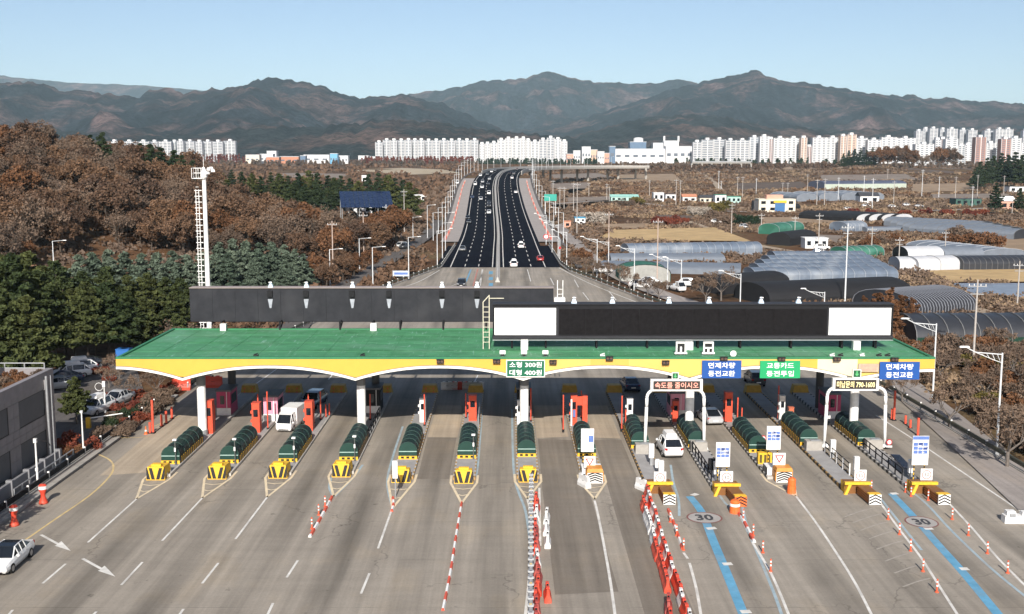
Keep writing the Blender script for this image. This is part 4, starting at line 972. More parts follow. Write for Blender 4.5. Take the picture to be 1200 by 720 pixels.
# ---- speed gantries: white bent tube frames carrying an LED sign
def gantry(xl, xr, y, pyt, sx0, sx1, sy0, sy1, body, col, label, arrow_px):
    t = thing('speed_gantry', label, 'gantry', (0, y, 0)); zt = HT(y, pyt); r = .15; x0, x1 = xl, xr
    pts = [(x0,0,.2),(x0+.10,0,zt-1.6)]
    for k in range(7):
        a = math.pi/2*k/6; pts.append((x0+.12+.75*(1-math.cos(a)),0,zt-.75+.75*math.sin(a)))
    pr = [(x1+x0-p[0],p[1],p[2]) for p in pts][::-1]
    MB().path(pts + pr, r, 10).build('frame', WHITE, t, smooth=True)
    for x in (x0, x1): MB().cb(x,0,.2,.7,.6,.25,0,.8).build('foot', WHITE, t)
    z0, z1 = HT(y, sy1), HT(y, sy0); a, b = XA(sx0, y, 6), XA(sx1, y, 6)
    f = MB().box(a, b, -.22, .22, z0, z1).build('sign_case', mat('case_white', (.66,.65,.62), .5, .08, 2), t)
    MB().box(a+.25, b-.25, -.235, -.221, z0+.16, z1-.14).build('led_screen', mat('led_screen_dark', (.035,.028,.024), .5, .15, 6), f)
    MB().box(a+.2, b-.2, -.1, .1, zt+r-.03, z0+.01).build('sign_mount', GREYM, t)
    e = bpy.data.materials.new('led_text'); e.use_nodes = True; nb = e.node_tree.nodes['Principled BSDF']; nb.inputs['Base Color'].default_value = (*col, 1); nb.inputs['Emission Color'].default_value = (*col, 1); nb.inputs['Emission Strength'].default_value = .8
    text_mesh(body, (b-a-.5)*.93, (z1-z0-.3)*.72, e, f, ((a+b)/2, -.24, (z0+z1)/2+.01), bold=.004)
    ax = XA(arrow_px[0], y, 6.5); az0, az1 = z1+.01, HT(y, arrow_px[1])
    s = thing('lane_arrow_signal', 'small green lane arrow box on top of the gantry reading ' + body, 'signal', (ax, y, az0)); h = az1-az0
    MB().box(-h*.5,h*.5,-.1,.1,0,h).build('case', mat('case_white', ()), s); MB().box(-h*.40,h*.40,-.115,-.10,h*.1,h*.9).build('screen', mat('arrow_screen', (.02,.10,.045), .4, .1, 3), s)
    mb = MB().add([(0,-.12,h*.2),(h*.25,-.12,h*.5),(h*.08,-.12,h*.5),(h*.08,-.12,h*.8),(-h*.08,-.12,h*.8),(-h*.08,-.12,h*.5),(-h*.25,-.12,h*.5)], [(0,1,2,3,4,5,6)])
    mb.build('arrow', mat('arrow_green', (.10,.42,.16), .4, .1, 3), s)
yg = YG(529)
gantry(XA(755.5, yg), XA(825, yg), yg, 457, 762, 823, 444.5, 458, '속도를 줄이시오', (.85,.33,.25), 'white bent tube gantry with a red LED sign over the white car', (791, 436.5))
yg = YG(526)
gantry(XA(965.5, yg), XA(1036.5, yg), yg, 454.5, 975, 1029, 443, 457.5, '미납문의 790-1600', (.85,.72,.35), 'white bent tube gantry with a yellow LED sign between the two right islands', (1003.5, 433))

# ---- boards and small signs on the islands
BLUEP = mat('print_blue', (.10,.17,.42), .5, .15, 5); GREYP = mat('print_grey', (.45,.46,.48), .6, .1, 5); SRED = mat('sign_red', (.45,.03,.035), .45, .08, 3); NAVY = mat('print_navy', (.03,.06,.20), .5, .1, 4)
def board(px0, px1, py0, py1, py_base, label, style):
    y = YG(py_base); z0, z1 = HT(y, py1), HT(y, py0); x0, x1 = XA(px0, y, 3), XA(px1, y, 3); w_, h = x1-x0, z1-z0
    t = thing('information_board', label, 'board', ((x0+x1)/2, y, .22)); b = z0-.22
    MB().box(-w_/2,w_/2,-.05,.05,b,b+h).build('panel', WPLAS, t)
    for s in (-1, 1):
        g = MB().tube((s*w_*.32,.08,0),(s*w_*.32,.08,b+h*.6),.05).build('post', YEL, t)
        mb = MB()
        for k in range(4): mb.tube((s*w_*.32,.08,.1+k*b/4),(s*w_*.32,.08,.1+k*b/4+b/9),.055)
        mb.build('post_band', BLACK, g)
    rr = random.Random(px0); d = -.056
    if style == 'head': MB().box(-w_*.49,w_*.49,d,-.05,b+h*.87,b+h*.99).build('print', BLUEP, t)
    if style == 'corner':
        MB().box(w_*.08,w_*.46,d,-.05,b+h*.42,b+h*.70).build('print', BLUEP, t)
        for k in range(5): MB().box(-w_*.42,w_*.02,d,-.05,b+h*(.45+.07*k),b+h*(.475+.07*k)).build('print', GREYP, t)
    else:
        for r_ in range(3):
            for c_ in range(3):
                MB().box(-w_*.44+c_*w_*.30,-w_*.44+c_*w_*.30+w_*.27,d,-.05,b+h*(.39+.135*r_),b+h*(.505+.135*r_)).build('print', NAVY if (r_ + c_) % 4 == 3 else BLUEP, t)
        mb = MB()
        for k in range(6): mb.box(-w_*.4+rr.random()*w_*.5,-w_*.2+rr.random()*w_*.6,d-.004,d,b+h*(.43+.06*k),b+h*(.445+.06*k))
        mb.build('print_line', WPLAS, t)
    for k in range(3): MB().box(-w_*.40,w_*(.2+.06*k),d,-.05,b+h*(.10+.085*k),b+h*(.125+.085*k)).build('print', GREYP, t)
board(681,696,502.5,529.5,548, 'white board with a small blue square above the triangle sign on the eighth island', 'corner')
board(839,855.5,518.5,547,570, 'white and blue printed fee board on the tenth island', 'grid'); board(898.5,915,499.5,527,548, 'white and blue printed fee board on the eleventh island', 'grid')
board(1069,1088,511,545,569, 'tall fee board with a dark blue heading on the thirteenth island', 'head')
def ring_sign(px, py0, py1, py_base, label, body='30', z=1.0):
    y = YG(py_base); z0, z1 = HT(y, py1), HT(y, py0); h = z1-z0; x = XA(px, y, 1.5)
    t = thing('speed_sign', label, 'sign', (x, y, z0)); MB().box(-h/2,h/2,-.04,.04,0,h).build('panel', WPLAS, t)
    n = 24; mb = MB(); c = h/2
    for k in range(n):
        a, b = 2*math.pi*k/n, 2*math.pi*(k+1)/n; q = [(r_*math.cos(u),-.05,c+r_*math.sin(u)) for r_, u in ((h*.40,a),(h*.40,b),(h*.33,b),(h*.33,a))]
        mb.add(q, [(0,1,2,3)])
    mb.build('ring', mat('sign_ring', (.35,.16,.15) if 'thirteenth' not in label and 'twelfth' not in label else (.22,.2,.2), .5, .1, 3), t)
    text_mesh(body, h*.42, h*.30, mat('sign_figure', (.12,.11,.11), .5, .1, 3), t, (0,-.048,c), 'figures', bold=.01)
    for s in (-.3,.3): MB().tube((s*h,.08,-z0+.9),(s*h,.08,h*.9),.035).build('post', GREYM, t)
ring_sign(773.5,553,566.8,577, 'square white 30 sign on the yellow frame of the ninth island'); ring_sign(851.5,552.5,566.8,577, 'square white 30 sign on the yellow frame of the tenth island')
ring_sign(1008.3,550.8,564.3,576, 'square white 30 sign on the yellow frame of the twelfth island'); ring_sign(1085.8,549.5,563,575, 'square white 30 sign below the tall fee board on the thirteenth island')
def tri_sign(px, py0, py1, py_base, label, words):
    y = YG(py_base); z0, z1 = HT(y, py1), HT(y, py0); h = z1-z0; x = XA(px, y, 1.5)
    t = thing('yield_sign', label, 'sign', (x, y, z0)); MB().box(-h/2,h/2,-.04,.04,0,h).build('panel', WPLAS, t)
    o_ = [(-.38,.82),(.38,.82),(0,.16)]; q = [(-.24,.74),(.24,.74),(0,.33)]
    mb = MB().add([(u*h,-.05,v*h) for u, v in o_] + [(u*h,-.05,v*h) for u, v in q], [(1,0,3,4),(2,1,4,5),(0,2,5,3)])
    mb.build('triangle', SRED, t)
    if words: text_mesh('양보', h*.22, h*.12, SRED, t, (0,-.048,h*.62), 'lettering')
    for s in (-.25,.25): MB().tube((s*h,.08,-z0+.3),(s*h,.08,h*.9),.035).build('post', BLACK, t)
tri_sign(691,535,548,562, 'square white sign with a red triangle reading 양보 on the eighth island', True); tri_sign(913,531,545,562, 'square white sign with a red triangle on the eleventh island', False)
def disc_sign(px, py, rp, py_base, label):
    y = YG(py_base); z = HT(y, py); x = XA(px, y, 2); r_ = rp/13.
    t = thing('prohibition_sign', label, 'sign', (x, y, .22)); MB().tube((0,.02,z-.22),(0,.06,z-.22),r_,r_,20).build('disc', SRED, t); MB().tube((0,.0,z-.22),(0,.03,z-.22),r_*.68,r_*.68,20).build('face', WPLAS, t)
    MB().box(-r_*.5,r_*.5,-.015,.0,z-.22-r_*.15,z-.22+r_*.15).build('symbol', BSIGN if 'eleventh' in label else mat('pale_rose', (.6,.4,.4), .5, .1, 3), t); MB().tube((0,.08,0),(0,.08,z),.04).build('post', GREYM, t)
    MB().box(-r_*1.0,r_*1.0,.0,.05,z-.22-r_*1.75,z-.22-r_*1.2).build('plate', WPLAS, t)
disc_sign(895,514,3.6,531, 'round red and white prohibition sign on the green cover of the eleventh island'); disc_sign(1043,518.5,3.6,528, 'round red rimmed sign with a plate at the gantry foot on the thirteenth island')
y_ = YG(547); t = thing('yellow_box', 'yellow box with dark panels behind the triangle sign on the eleventh island', 'cabinet', (CX[10]-.25, y_, .22)); MB().box(-.6,.6,0,.6,0,1.0).build('box', YEL, t)
for k in (-.4, 0, .32): MB().box(k-.1,k+.12,-.015,.0,.12,.85).build('panel', mat('box_dark_panel', (.10,.07,.02), .5, .1, 3), t)
t = thing('meter_post', 'white meter box on a thin post before the nose of the fifth island', 'meter', (XA(463.5, YG(583)), YG(583), 0)); MB().box(-.2,.2,-.15,.15,1.6,3.0).build('box', WPLAS, t); MB().tube((0,0,0),(0,0,1.6),.05).build('post', GREYM, t)
# ---------------------------------------------------------------- barriers, delineators, drums
def mk_wb(m):
    def f():
        t = thing('water_barrier', '-', 'barrier')
        rings = []
        for y, k in ((-.72,.86),(-.62,1),(.62,1),(.72,.86)):
            rings.append([(x*k, y, z) for x, z in ((-.24,.0),(-.24,.22),(-.11,.50),(-.09,.86),(.09,.86),(.11,.50),(.24,.22),(.24,.0))])
        MB().loft(rings).build('body', m, t)
        MB().box(-.10,.10,-.52,-.22,.855,.93).box(-.10,.10,.22,.52,.855,.93).build('top_lug', m, t)
        MB().box(-.13,.13,-.14,.14,.30,.48).build('fork_slot', DGREY, t)
        MB().tube((0,0,.86),(0,0,.95),.06,.06,8).build('filler_cap', BLACK, t)
        return t
    return Proto(f)
REDW = mat('water_barrier_red', (.60,.065,.035), .45, .14, 2, dirt=(.42,.16,.11)); REDD = mat('water_barrier_old_red', (.36,.06,.05), .6, .2, 2, dirt=(.33,.25,.22)); WHW = mat('water_barrier_white', (.66,.65,.63), .5, .1, 2, dirt=(.42,.39,.35))
PW = {'r': mk_wb(REDW), 'w': mk_wb(WHW), 'd': mk_wb(REDD)}
CN = {'r': 'bright red', 'w': 'white', 'd': 'faded dark red'}
def wb_row(p0, p1, seq, place, group=None, wob=.06):
    a, b = G(*p0), G(*p1); n = len(seq); cnt = {'r':0,'w':0,'d':0}
    for i, c in enumerate(seq):
        p = a.lerp(b, i/max(1,n-1)); d = b - a; rz = math.atan2(-d.x, d.y)
        o = PW[c](); put(o, (p.x + rnd.uniform(-wob,wob), p.y, 0), rz + rnd.uniform(-.07,.07)); o.scale = (1, min(1.08, d.length/max(1,n-1)/1.47) if n > 1 else 1, 1)
        tag(o, CN[c] + ' water barrier, ' + ORD[cnt[c]] + ' of its colour along ' + place if n > 1 else CN[c] + ' water filled barrier ' + place, 'barrier', group); cnt[c] += 1
wb_row((628.6,592),(629.6,745), 'rrwwrddrwddrrd'+'dr', 'the row beside the guard rail', 'barriers in the row beside the steel chain', .10)
wb_row((640.6,611),(641.3,639), 'www', 'the short white row', 'white barriers right of the red row')
wb_row((642,702),(642,702), 'r', 'standing alone right of the long red row at the front')
wb_row((754,596),(781,691), 'rrwwwwwrrrrrr', 'the outer row', 'barriers in the short outer row')
wb_row((758.5,583),(807,735), 'rwrwrwrwrwrwrrwrw', 'the long inner row', 'barriers in the long inner row')
wb_row((784,716),(786,733), 'dr', 'the front pair', 'barriers at the front corner')
def lone(px, py, c, rz, label, s=1.0):
    o = PW[c](); put(o, G(px, py), rz, s); tag(o, label, 'barrier')
lone(752,574,'w',R(30),'dirty white barrier standing skewed at the far end of the barrier rows')
lone(684.5,570,'w',R(25),'dirty white barrier leaning beside the chevron nose of the eighth island', 1.1)
t = thing('plastic_barrier', 'low white plastic block barrier alone at the right edge of the plaza', 'barrier', G(1191,612))
MB().cb(0,0,0,2.0,.8,.55,R(-3),.96).build('body', WPLAS, t); MB().cb(-.5,0,.54,.7,.6,.35,R(-3),.9).cb(.6,0,.54,.6,.6,.3,R(-3),.9).build('top', WPLAS, t); MB().box(-.65,-.25,-.42,-.37,.5,.75).build('slot', GREYM, t)
# steel guard chain down the middle
sg = thing('steel_guard_rail', 'grey steel guard rail with capped posts running down the closed lane', 'guard rail', (0,0,0)); a, b = G(622.6,560), G(621.8,745); n = 30
GALV = mat('galvanised_steel', (.27,.28,.30), .5, .2, 3, metal=.35)
for s in (-.10, .10): MB().loft([[(a.x+s+u, a.y, v) for u, v in ((-.03,.35),(.03,.35),(.03,.8),(-.03,.8))], [(b.x+s+u, b.y, v) for u, v in ((-.03,.35),(.03,.35),(.03,.8),(-.03,.8))]]).build('rail', GALV, sg)
pm = MB().cb(0,0,0,.16,.16,.95).mesh('rail_post', GALV); cm = MB().cb(0,0,.85,.34,.26,.10).cb(0,0,.45,.40,.10,.10).mesh('post_cap', mat('cap_galv', (.40,.41,.42), .5, .15, 3)); ym = MB().cb(0,0,.97,.16,.16,.04).mesh('reflector', MARKY)
for i in range(n):
    p = a.lerp(b, i/(n-1)); q = link('rail_post', pm, sg, p); link('post_cap', cm, q)
    if i % 3 == 0: link('reflector', ym, q)
# delineators
def mk_del():
    t = thing('delineator', '-', 'delineator'); MB().lathe([(.11,0),(.11,.05),(.05,.07),(.045,.78)],0,0,10).build('tube', mat('delineator_red', (.62,.11,.05), .5, .1, 4), t)
    for z in (.34,.56): MB().lathe([(.052,z),(.052,z+.11)],0,0,10).build('band', WPLAS, t)
    return t
pdel = Proto(mk_del)
rows = [('the row right of the twelfth island', [(1021,575),(1040.7,609),(1054,626.7),(1067,646),(1081.6,670),(1097.8,694.4)]),
        ('the row right of the thirteenth island', [(1061,577),(1067.5,582),(1087.6,586.7),(1115.8,609),(1134.7,627.8),(1157,649),(1180.7,672)]),
        ('the row right of the tenth island', [(871,610),(882.7,628),(894,648),(903,670)]),
        ('the row right of the ninth island', [(785.5,612),(792.8,628),(801,645)]), ('the row before the fourth island', [(381,594),(373.5,604),(365.5,620)])]
for nm, P in rows:
    for i, (px, py) in enumerate(P): put(pdel(), G(px, py), rnd.uniform(-.2,.2), 1.12, 'orange delineator, ' + ORD[i] + ' farthest in ' + nm, 'delineators of ' + nm)
# low red and white dividers
def divider(px, wd, label, seg=1.3):
    P = cat_rom([G(*q) for q in px], 5); S = arc_pts(P); t = thing('lane_divider', label, 'divider', (0,0,0)); k = 0; u = 0
    while u < S[-1]:
        a, b = along(P, S, u), along(P, S, min(S[-1], u+seg*.97)); n = (b-a).normalized(); s = Vector((n.y,-n.x,0))*wd/2; z = Vector((0,0,.16))
        MB().add([a-s,a+s,b+s,b-s,a-s*.6+z,a+s*.6+z,b+s*.6+z,b-s*.6+z], [(0,3,2,1),(4,5,6,7),(0,1,5,4),(1,2,6,5),(2,3,7,6),(3,0,4,7)]).build('segment', REDP if k % 2 == 0 else WHITE, t); u += seg; k += 1
divider([(541,590),(535,625),(528,670),(519,716)], .20, 'low red and white divider in front of the sixth island'); divider([(389,583),(379,602),(363,630)], .24, 'low red and white divider in front of the fourth island')
divider([(460.5,584),(461,592),(459,600)], .24, 'short red and white divider at the apex before the fifth island', .8); divider([(864,600),(872,612),(884,636)], .26, 'low red and white divider in front of the tenth island'); divider([(783,598),(789,612),(800,644)], .24, 'low red and white divider in front of the ninth island')
# drums and hourglass posts
def drum(px, py, label, r=.34, h=1.0, band=False, z=0):
    t = thing('traffic_drum', label, 'drum', G(px, py, z)); MB().lathe([(r*1.02,0),(r,.1),(r*.97,h*.45),(r*.9,h*.47),(r*.92,h*.9),(r*.7,h)],0,0,14).build('body', ORANGE, t, smooth=False)
    if band: MB().lathe([(r*1.0,h*.55),(r*.98,h*.75)],0,0,14).build('band', WPLAS, t)
    MB().lathe([(r*.5,h),(r*.5,h+.05)],0,0,10).build('lid', ORANGE, t)
drum(927.5,578,'plain orange traffic drum on the line before the eleventh island', .36, 1.25); drum(861,601,'orange traffic drum with a white band against the brown cushion of the tenth island', .4, 1.0, True)
def hourglass(px, py, label):
    t = thing('traffic_post', label, 'traffic post', G(px, py)); MB().lathe([(.36,0),(.34,.12),(.17,.55),(.20,.85),(.32,1.15),(.32,1.42),(.22,1.55)],0,0,14).build('body', REDW, t, smooth=True); MB().lathe([(.325,1.17),(.325,1.42)],0,0,14).build('band', WPLAS, t)
hourglass(17,616,'red hourglass traffic post with a white top, the nearer of two by the office kerb'); hourglass(51,590,'red hourglass traffic post with a white top, the farther of two by the office kerb')
t = thing('traffic_cone', 'small orange cone beside the red posts on the left edge', 'cone', G(171,509)); MB().lathe([(.22,0),(.2,.05),(.13,.06),(.04,.8)],0,0,10).build('cone', ORANGE, t); MB().lathe([(.105,.3),(.075,.5)],0,0,10).build('band', WPLAS, t)
# red water barriers beyond the left end of the canopy
for px, py, k in ((213,455,'left'),(250,452,'right')):
    o = PW['r'](); put(o, G(px, py+2), R(90), 1.5); tag(o, 'big red barrier lying across beyond the canopy, ' + ('left' if k == 'left' else 'right') + ' one of two', 'barrier')
for i in range(7):
    c = 'wwrrwww'[i]; o = PW[c](); put(o, G(524 + i*6, 456.5), R(90), (1,1,1)); tag(o, CN[c] + ' barrier closing the lane beyond the canopy, ' + ORD[i] + ' of seven', 'barrier', 'barriers closing a lane beyond the canopy')
# red and white barriers along the highway shoulders
pb = []
mb0 = MB().cb(0,0,0,.5,2.6,.95,0,.7).mesh('body', mat('shoulder_barrier_red', (.42,.09,.06), .6, .15, 2)); mb1 = MB().cb(0,0,0,.5,2.6,.95,0,.7).mesh('body', mat('shoulder_barrier_pale', (.42,.25,.21), .6, .15, 2))
for sgn, nm in ((-1,'left'),(1,'right')):
    P = offset(sgn*17.3, .05, [p for p in RL if 355 < p.y < 640]); S = arc_pts(P); k = 0; u = 0
    while u < S[-1] - 3:
        p, q = along(P, S, u), along(P, S, u+2); d = q-p; o = link('shoulder_barrier', mb0 if (k//2) % 2 == 0 else mb1, None, p, math.atan2(-d.x, d.y)); u += 5.2; k += 1
        tag(o, ('red' if ((k-1)//2) % 2 == 0 else 'pale red') + ' barrier in the long row on the ' + nm + ' shoulder of the black highway', 'barrier', 'barriers along the ' + nm + ' shoulder')
# guard rail on the right edge of the plaza and along the ramps
def guard(label, pts, h=.85, m=DGREY, cap=None, step=4.0):
    t = thing('guard_rail', label, 'guard rail', pts[0]); o = Vector(pts[0]); P = [Vector(p)-o for p in pts]; S = arc_pts(P)
    r_ = wall_along('rail', P, [(-.05,h-.42),(-.09,h-.3),(-.05,h-.21),(-.09,h-.1),(-.05,h),(.05,h),(.05,h-.42)], m); r_.parent = t
    r2 = wall_along('footing', P, [(-.18,-.1),(-.18,.18),(.18,.18),(.18,-.1)], cap or CONC); r2.parent = t
    u = 0; pm_ = MB().cb(0,0,0,.14,.14,h).mesh('rail_post', GREYM); rm = MB().cb(0,-.02,h-.02,.16,.10,.14).mesh('reflector', WPLAS)
    while u < S[-1]:
        q = along(P, S, u); link('rail_post', pm_, t, q); link('reflector', rm, t, q); u += step
GR = mat('guard_rail_weathered', (.06,.062,.045), .6, .25, .8, dirt=(.16,.13,.06))
guard('weathered dark guard rail along the right edge of the plaza', [Vector((45.2,20,0)),Vector((44.1,125,0)),Vector((43.2,141,0)),Vector((25.8,212,0)),Vector((14.9,263,0)),Vector((13.6,280,0)),Vector((12.9,340,.05))], .95, GR)
guard('dark guard rail on the left edge of the far plaza ramp', [Vector((-37.2,127,0)),Vector((-37,141,0)),Vector((-24.2,235,0)),Vector((-16.2,273,0)),Vector((-15.8,340,.05))], .9, GR)
guard('low dark guard rail along the kerb in front of the grey office', [Vector((-38.3,22,.1)),Vector((-38.3,122,.1))], .75, DGREY)
# ---------------------------------------------------------------- vehicles
PAINT = {'white': (.76,.76,.75), 'silver': (.42,.43,.44), 'black': (.012,.012,.014), 'dark blue': (.015,.03,.075), 'grey': (.14,.145,.15), 'red': (.33,.025,.025), 'blue': (.05,.16,.42), 'dark grey': (.045,.047,.05)}
def pmat(c): 
    m = mat('car_paint_' + c.replace(' ', '_'), PAINT[c], .28, .05, 1.5, spec=.5); m.node_tree.nodes['Principled BSDF'].inputs['Coat Weight'].default_value = .5; return m
FORM = {  # length, half width, body stations (t, hw, zb, zt), cabin stations (t, hw base, z base, z roof, hw roof)
 'saloon': (4.7, .92, [(0,.70,.38,.60),(.025,.82,.24,.70),(.12,.89,.18,.80),(.27,.92,.18,.91),(.55,.92,.18,.95),(.82,.91,.20,.99),(.96,.85,.28,.98),(1,.76,.42,.86)],
            [(.25,.80,.90,.905,.78),(.42,.83,.94,1.40,.60),(.54,.83,.95,1.46,.62),(.68,.83,.97,1.42,.60),(.90,.78,.98,1.0,.70)]),
 'suv': (4.6, .93, [(0,.74,.42,.76),(.025,.86,.28,.88),(.12,.91,.24,.98),(.26,.93,.22,1.04),(.55,.93,.22,1.07),(.85,.93,.24,1.10),(.97,.88,.30,1.10),(1,.82,.44,1.02)],
            [(.22,.82,1.03,1.035,.80),(.37,.85,1.06,1.60,.66),(.52,.85,1.07,1.68,.68),(.82,.85,1.09,1.64,.66),(.965,.82,1.09,1.15,.76)]),
 'van': (4.9, .88, [(0,.80,.30,.92),(.012,.86,.22,1.0),(.10,.88,.20,1.06),(.26,.88,.20,1.10),(.5,.88,.20,1.12),(.8,.88,.22,1.12),(.985,.88,.28,1.12),(1,.85,.34,1.05)],
            [(.012,.80,.99,1.0,.78),(.14,.83,1.06,1.82,.70),(.24,.84,1.1,1.93,.74),(.30,.84,1.1,1.95,.74),(.36,.82,1.1,1.94,.72)]),
}
def car_parts(form, c, roof_c=None):
    L_, W_2, body, cab = FORM[form]; y = lambda t: (t - .5) * L_
    def ring(t, hw, zb, zt): return [(-hw*.86,y(t),zb),(-hw,y(t),zb+(zt-zb)*.35),(-hw*.99,y(t),zb+(zt-zb)*.72),(-hw*.90,y(t),zt),(hw*.90,y(t),zt),(hw*.99,y(t),zb+(zt-zb)*.72),(hw,y(t),zb+(zt-zb)*.35),(hw*.86,y(t),zb)]
    B = MB().loft([ring(*s) for s in body])
    gl = MB(); rf = MB(); P = []
    for t, hb, zb, zr, hr in cab: P.append(((-hb,y(t),zb-.03),(-hr,y(t),zr),(hr,y(t),zr),(hb,y(t),zb-.03)))
    n = len(P)
    for j in range(n-1):
        a, b = P[j], P[j+1]
        gl.add([a[0],a[1],b[1],b[0]], [(0,3,2,1)]); gl.add([a[2],a[3],b[3],b[2]], [(0,3,2,1)])
        if j in (0, n-2): gl.add([a[1],a[2],b[2],b[1]], [(0,1,2,3)])
        else:
            u = .022; rf.add([(a[1][0],a[1][1],a[1][2]),(a[2][0],a[2][1],a[2][2]),b[2],b[1],(a[1][0],a[1][1],a[1][2]+u),(a[2][0],a[2][1],a[2][2]+u),(b[2][0],b[2][1],b[2][2]+u),(b[1][0],b[1][1],b[1][2]+u)],
                  [(4,5,6,7),(0,1,5,4),(1,2,6,5),(2,3,7,6),(3,0,4,7)])
    pil = []
    for s in (0, 1):
        pl_ = MB(); pil.append(pl_)
        e = (1, 0) if s == 0 else (2, 3)
        for j in range(n-1): pl_.tube(P[j][e[0]], P[j+1][e[0]], .034, .034, 5)
        for j in range(1, n-1):
            if j != 2 or True: pl_.tube(P[j][e[0]], P[j][e[1]], .04, .05, 4)
        pl_.tube(P[0][e[1]], P[1][e[0]], .04, .04, 4); pl_.tube(P[-1][e[1]], P[-2][e[0]], .05, .05, 4)
    return L_, W_2, B, gl, rf, pil, body
def car(form, c, label, loc, rz, group=None, roof=None, cat='car', name=None):
    key = (form, c, roof)
    if key in CARS:
        o = dup(CARS[key]); put(o, loc, rz); return tag(o, label, cat, group)
    L_, W_2, B, gl, rf, pil, body = car_parts(form, c)
    t = thing(name or {'saloon':'saloon_car','suv':'suv_car','van':'box_van'}[form], label, cat, loc, rz, group); pm_ = pmat(c)
    b = B.build('body', pm_, t, smooth=False); gl.build('window', GLASS, t); rf.build('roof', GLASS if roof == 'glass' else pm_, t); [q.build('pillar', pm_, t) for q in pil]
    for s in (-1, 1):
        for u in (.18, .80):
            w = MB().tube((s*(W_2-.20),(u-.5)*L_,.33),(s*(W_2+.012),(u-.5)*L_,.33),.33,.33,14).build('wheel', RUBBER, t); MB().tube((s*(W_2+.008),(u-.5)*L_,.33),(s*(W_2+.02),(u-.5)*L_,.33),.21,.21,8).build('rim', CHROME, w)
        f, rr = body[1], body[-2]
        MB().cb(s*f[1]*.74, (f[0]-.5)*L_-.01, f[3]-.16, .34, .16, .13, s*R(18)).build('headlight', LAMPW, t)
        MB().cb(s*rr[1]*.80, (rr[0]-.5)*L_+.06, rr[3]-.26, .26, .18, .20, -s*R(12)).build('tail_light', LAMPR, t)
        cab = FORM[form][3][0]; MB().cb(s*(W_2+.06), (cab[0]-.5)*L_+.42, cab[2]-.02, .18, .12, .14).build('wing_mirror', pm_, t)
        for u in (.44, .64): MB().box(s*(W_2+.0)-.03, s*(W_2+.0)+.012, (u-.5)*L_, (u-.5)*L_+.16, .80, .83).build('door_handle', CHROME, t)
    MB().box(-.26,.26,-L_/2-.012,-L_/2+.1,.42,.53).build('number_plate', WPLAS, t); MB().box(-.26,.26,L_/2-.1,L_/2+.012,.55,.68).build('number_plate', WPLAS, t)
    MB().box(-.55,.55,-L_/2-.006,-L_/2+.15,.28,.38).build('grille', BLACK, t)
    CARS[key] = t; return t
CARS = {}
def car_small(form, c, label, loc, rz, group, cat='car'):
    """far car of a few pixels: one mesh with body, glass, wheels and lamps"""
    key = (form, c, 's')
    if key not in CARS:
        L_, W_2, B, gl, rf, pil, body = car_parts(form, c); m = MB()
        def join(b, i):
            k = len(m.v); m.v += b.v; m.f += [tuple(x+k for x in f) for f in b.f]; m.m += [i]*len(b.f)
        join(B, 0); join(gl, 1); join(rf, 0); [join(q, 0) for q in pil]; m.cur = 2
        for s in (-1, 1):
            for u in (.18, .80): m.tube((s*(W_2-.2),(u-.5)*L_,.33),(s*(W_2+.01),(u-.5)*L_,.33),.33,.33,10)
        m.cur = 3
        for s in (-1, 1): m.cb(s*body[1][1]*.74,(body[1][0]-.5)*L_-.01,body[1][3]-.16,.34,.16,.13)
        m.cur = 4
        for s in (-1, 1): m.cb(s*body[-2][1]*.8,(body[-2][0]-.5)*L_+.06,body[-2][3]-.26,.26,.18,.2)
        CARS[key] = m.mesh('car', [pmat(c), GLASS, RUBBER, LAMPW, LAMPR])
    o = link({'saloon':'saloon_car','suv':'suv_car','van':'van'}[form], CARS[key], None, loc, rz); return tag(o, label, cat, group)
# white car bottom left, with dark glass roof
car('saloon', 'white', 'white saloon with a black glass roof driving out at the bottom left edge', Vector((-33.25, G(22,662).y, 0)), R(1), roof='glass')
# white van at the third toll lane
v = car('van', 'white', 'white box van facing us in the lane beside the pink toll booth', G(341, 501), R(-8), cat='van')
v.scale = (.92,.92,.92); MB().box(-.90,.90,-.55,2.5,.55,2.30).build('cargo_box', WHITE, v); MB().box(-.85,.85,-2.43,-2.36,.55,.68).build('bumper', GREYM, v)
car('suv', 'dark blue', 'dark blue car in the canopy shade behind the white van', G(368, 476), R(-10))
s = car('suv', 'white', 'white car with a white roof box leaving the lane under the left gantry', G(784, 531), R(180+3))
MB().cb(0,.15,1.72,1.0,1.9,.34,0,.86).build('roof_box', WPLAS, s)
car('saloon', 'silver', 'silver saloon waiting behind the left gantry', G(831, 494), R(180+6)); car('saloon', 'dark blue', 'dark blue saloon seen from behind beyond the canopy', G(738, 456), R(180+4))
car('suv', 'dark grey', 'dark car beyond the canopy seen between the blue and green signs', G(884, 450), R(180))
car('suv', 'black', 'black car coming towards us on the plaza above the back billboard', G(541, 336), R(-1)); car('suv', 'white', 'white car leaving the plaza beside the median barrier', G(602, 313), R(181))
car('saloon', 'red', 'dark red car at the right edge of the black asphalt', GT(633, 306), R(181)); car('suv', 'white', 'white car driving away alone in the middle of the right carriageway', GT(610.5, 291), R(181)); car('saloon', 'grey', 'grey car coming down alone at the foot of the left carriageway', GT(542, 294), 0)
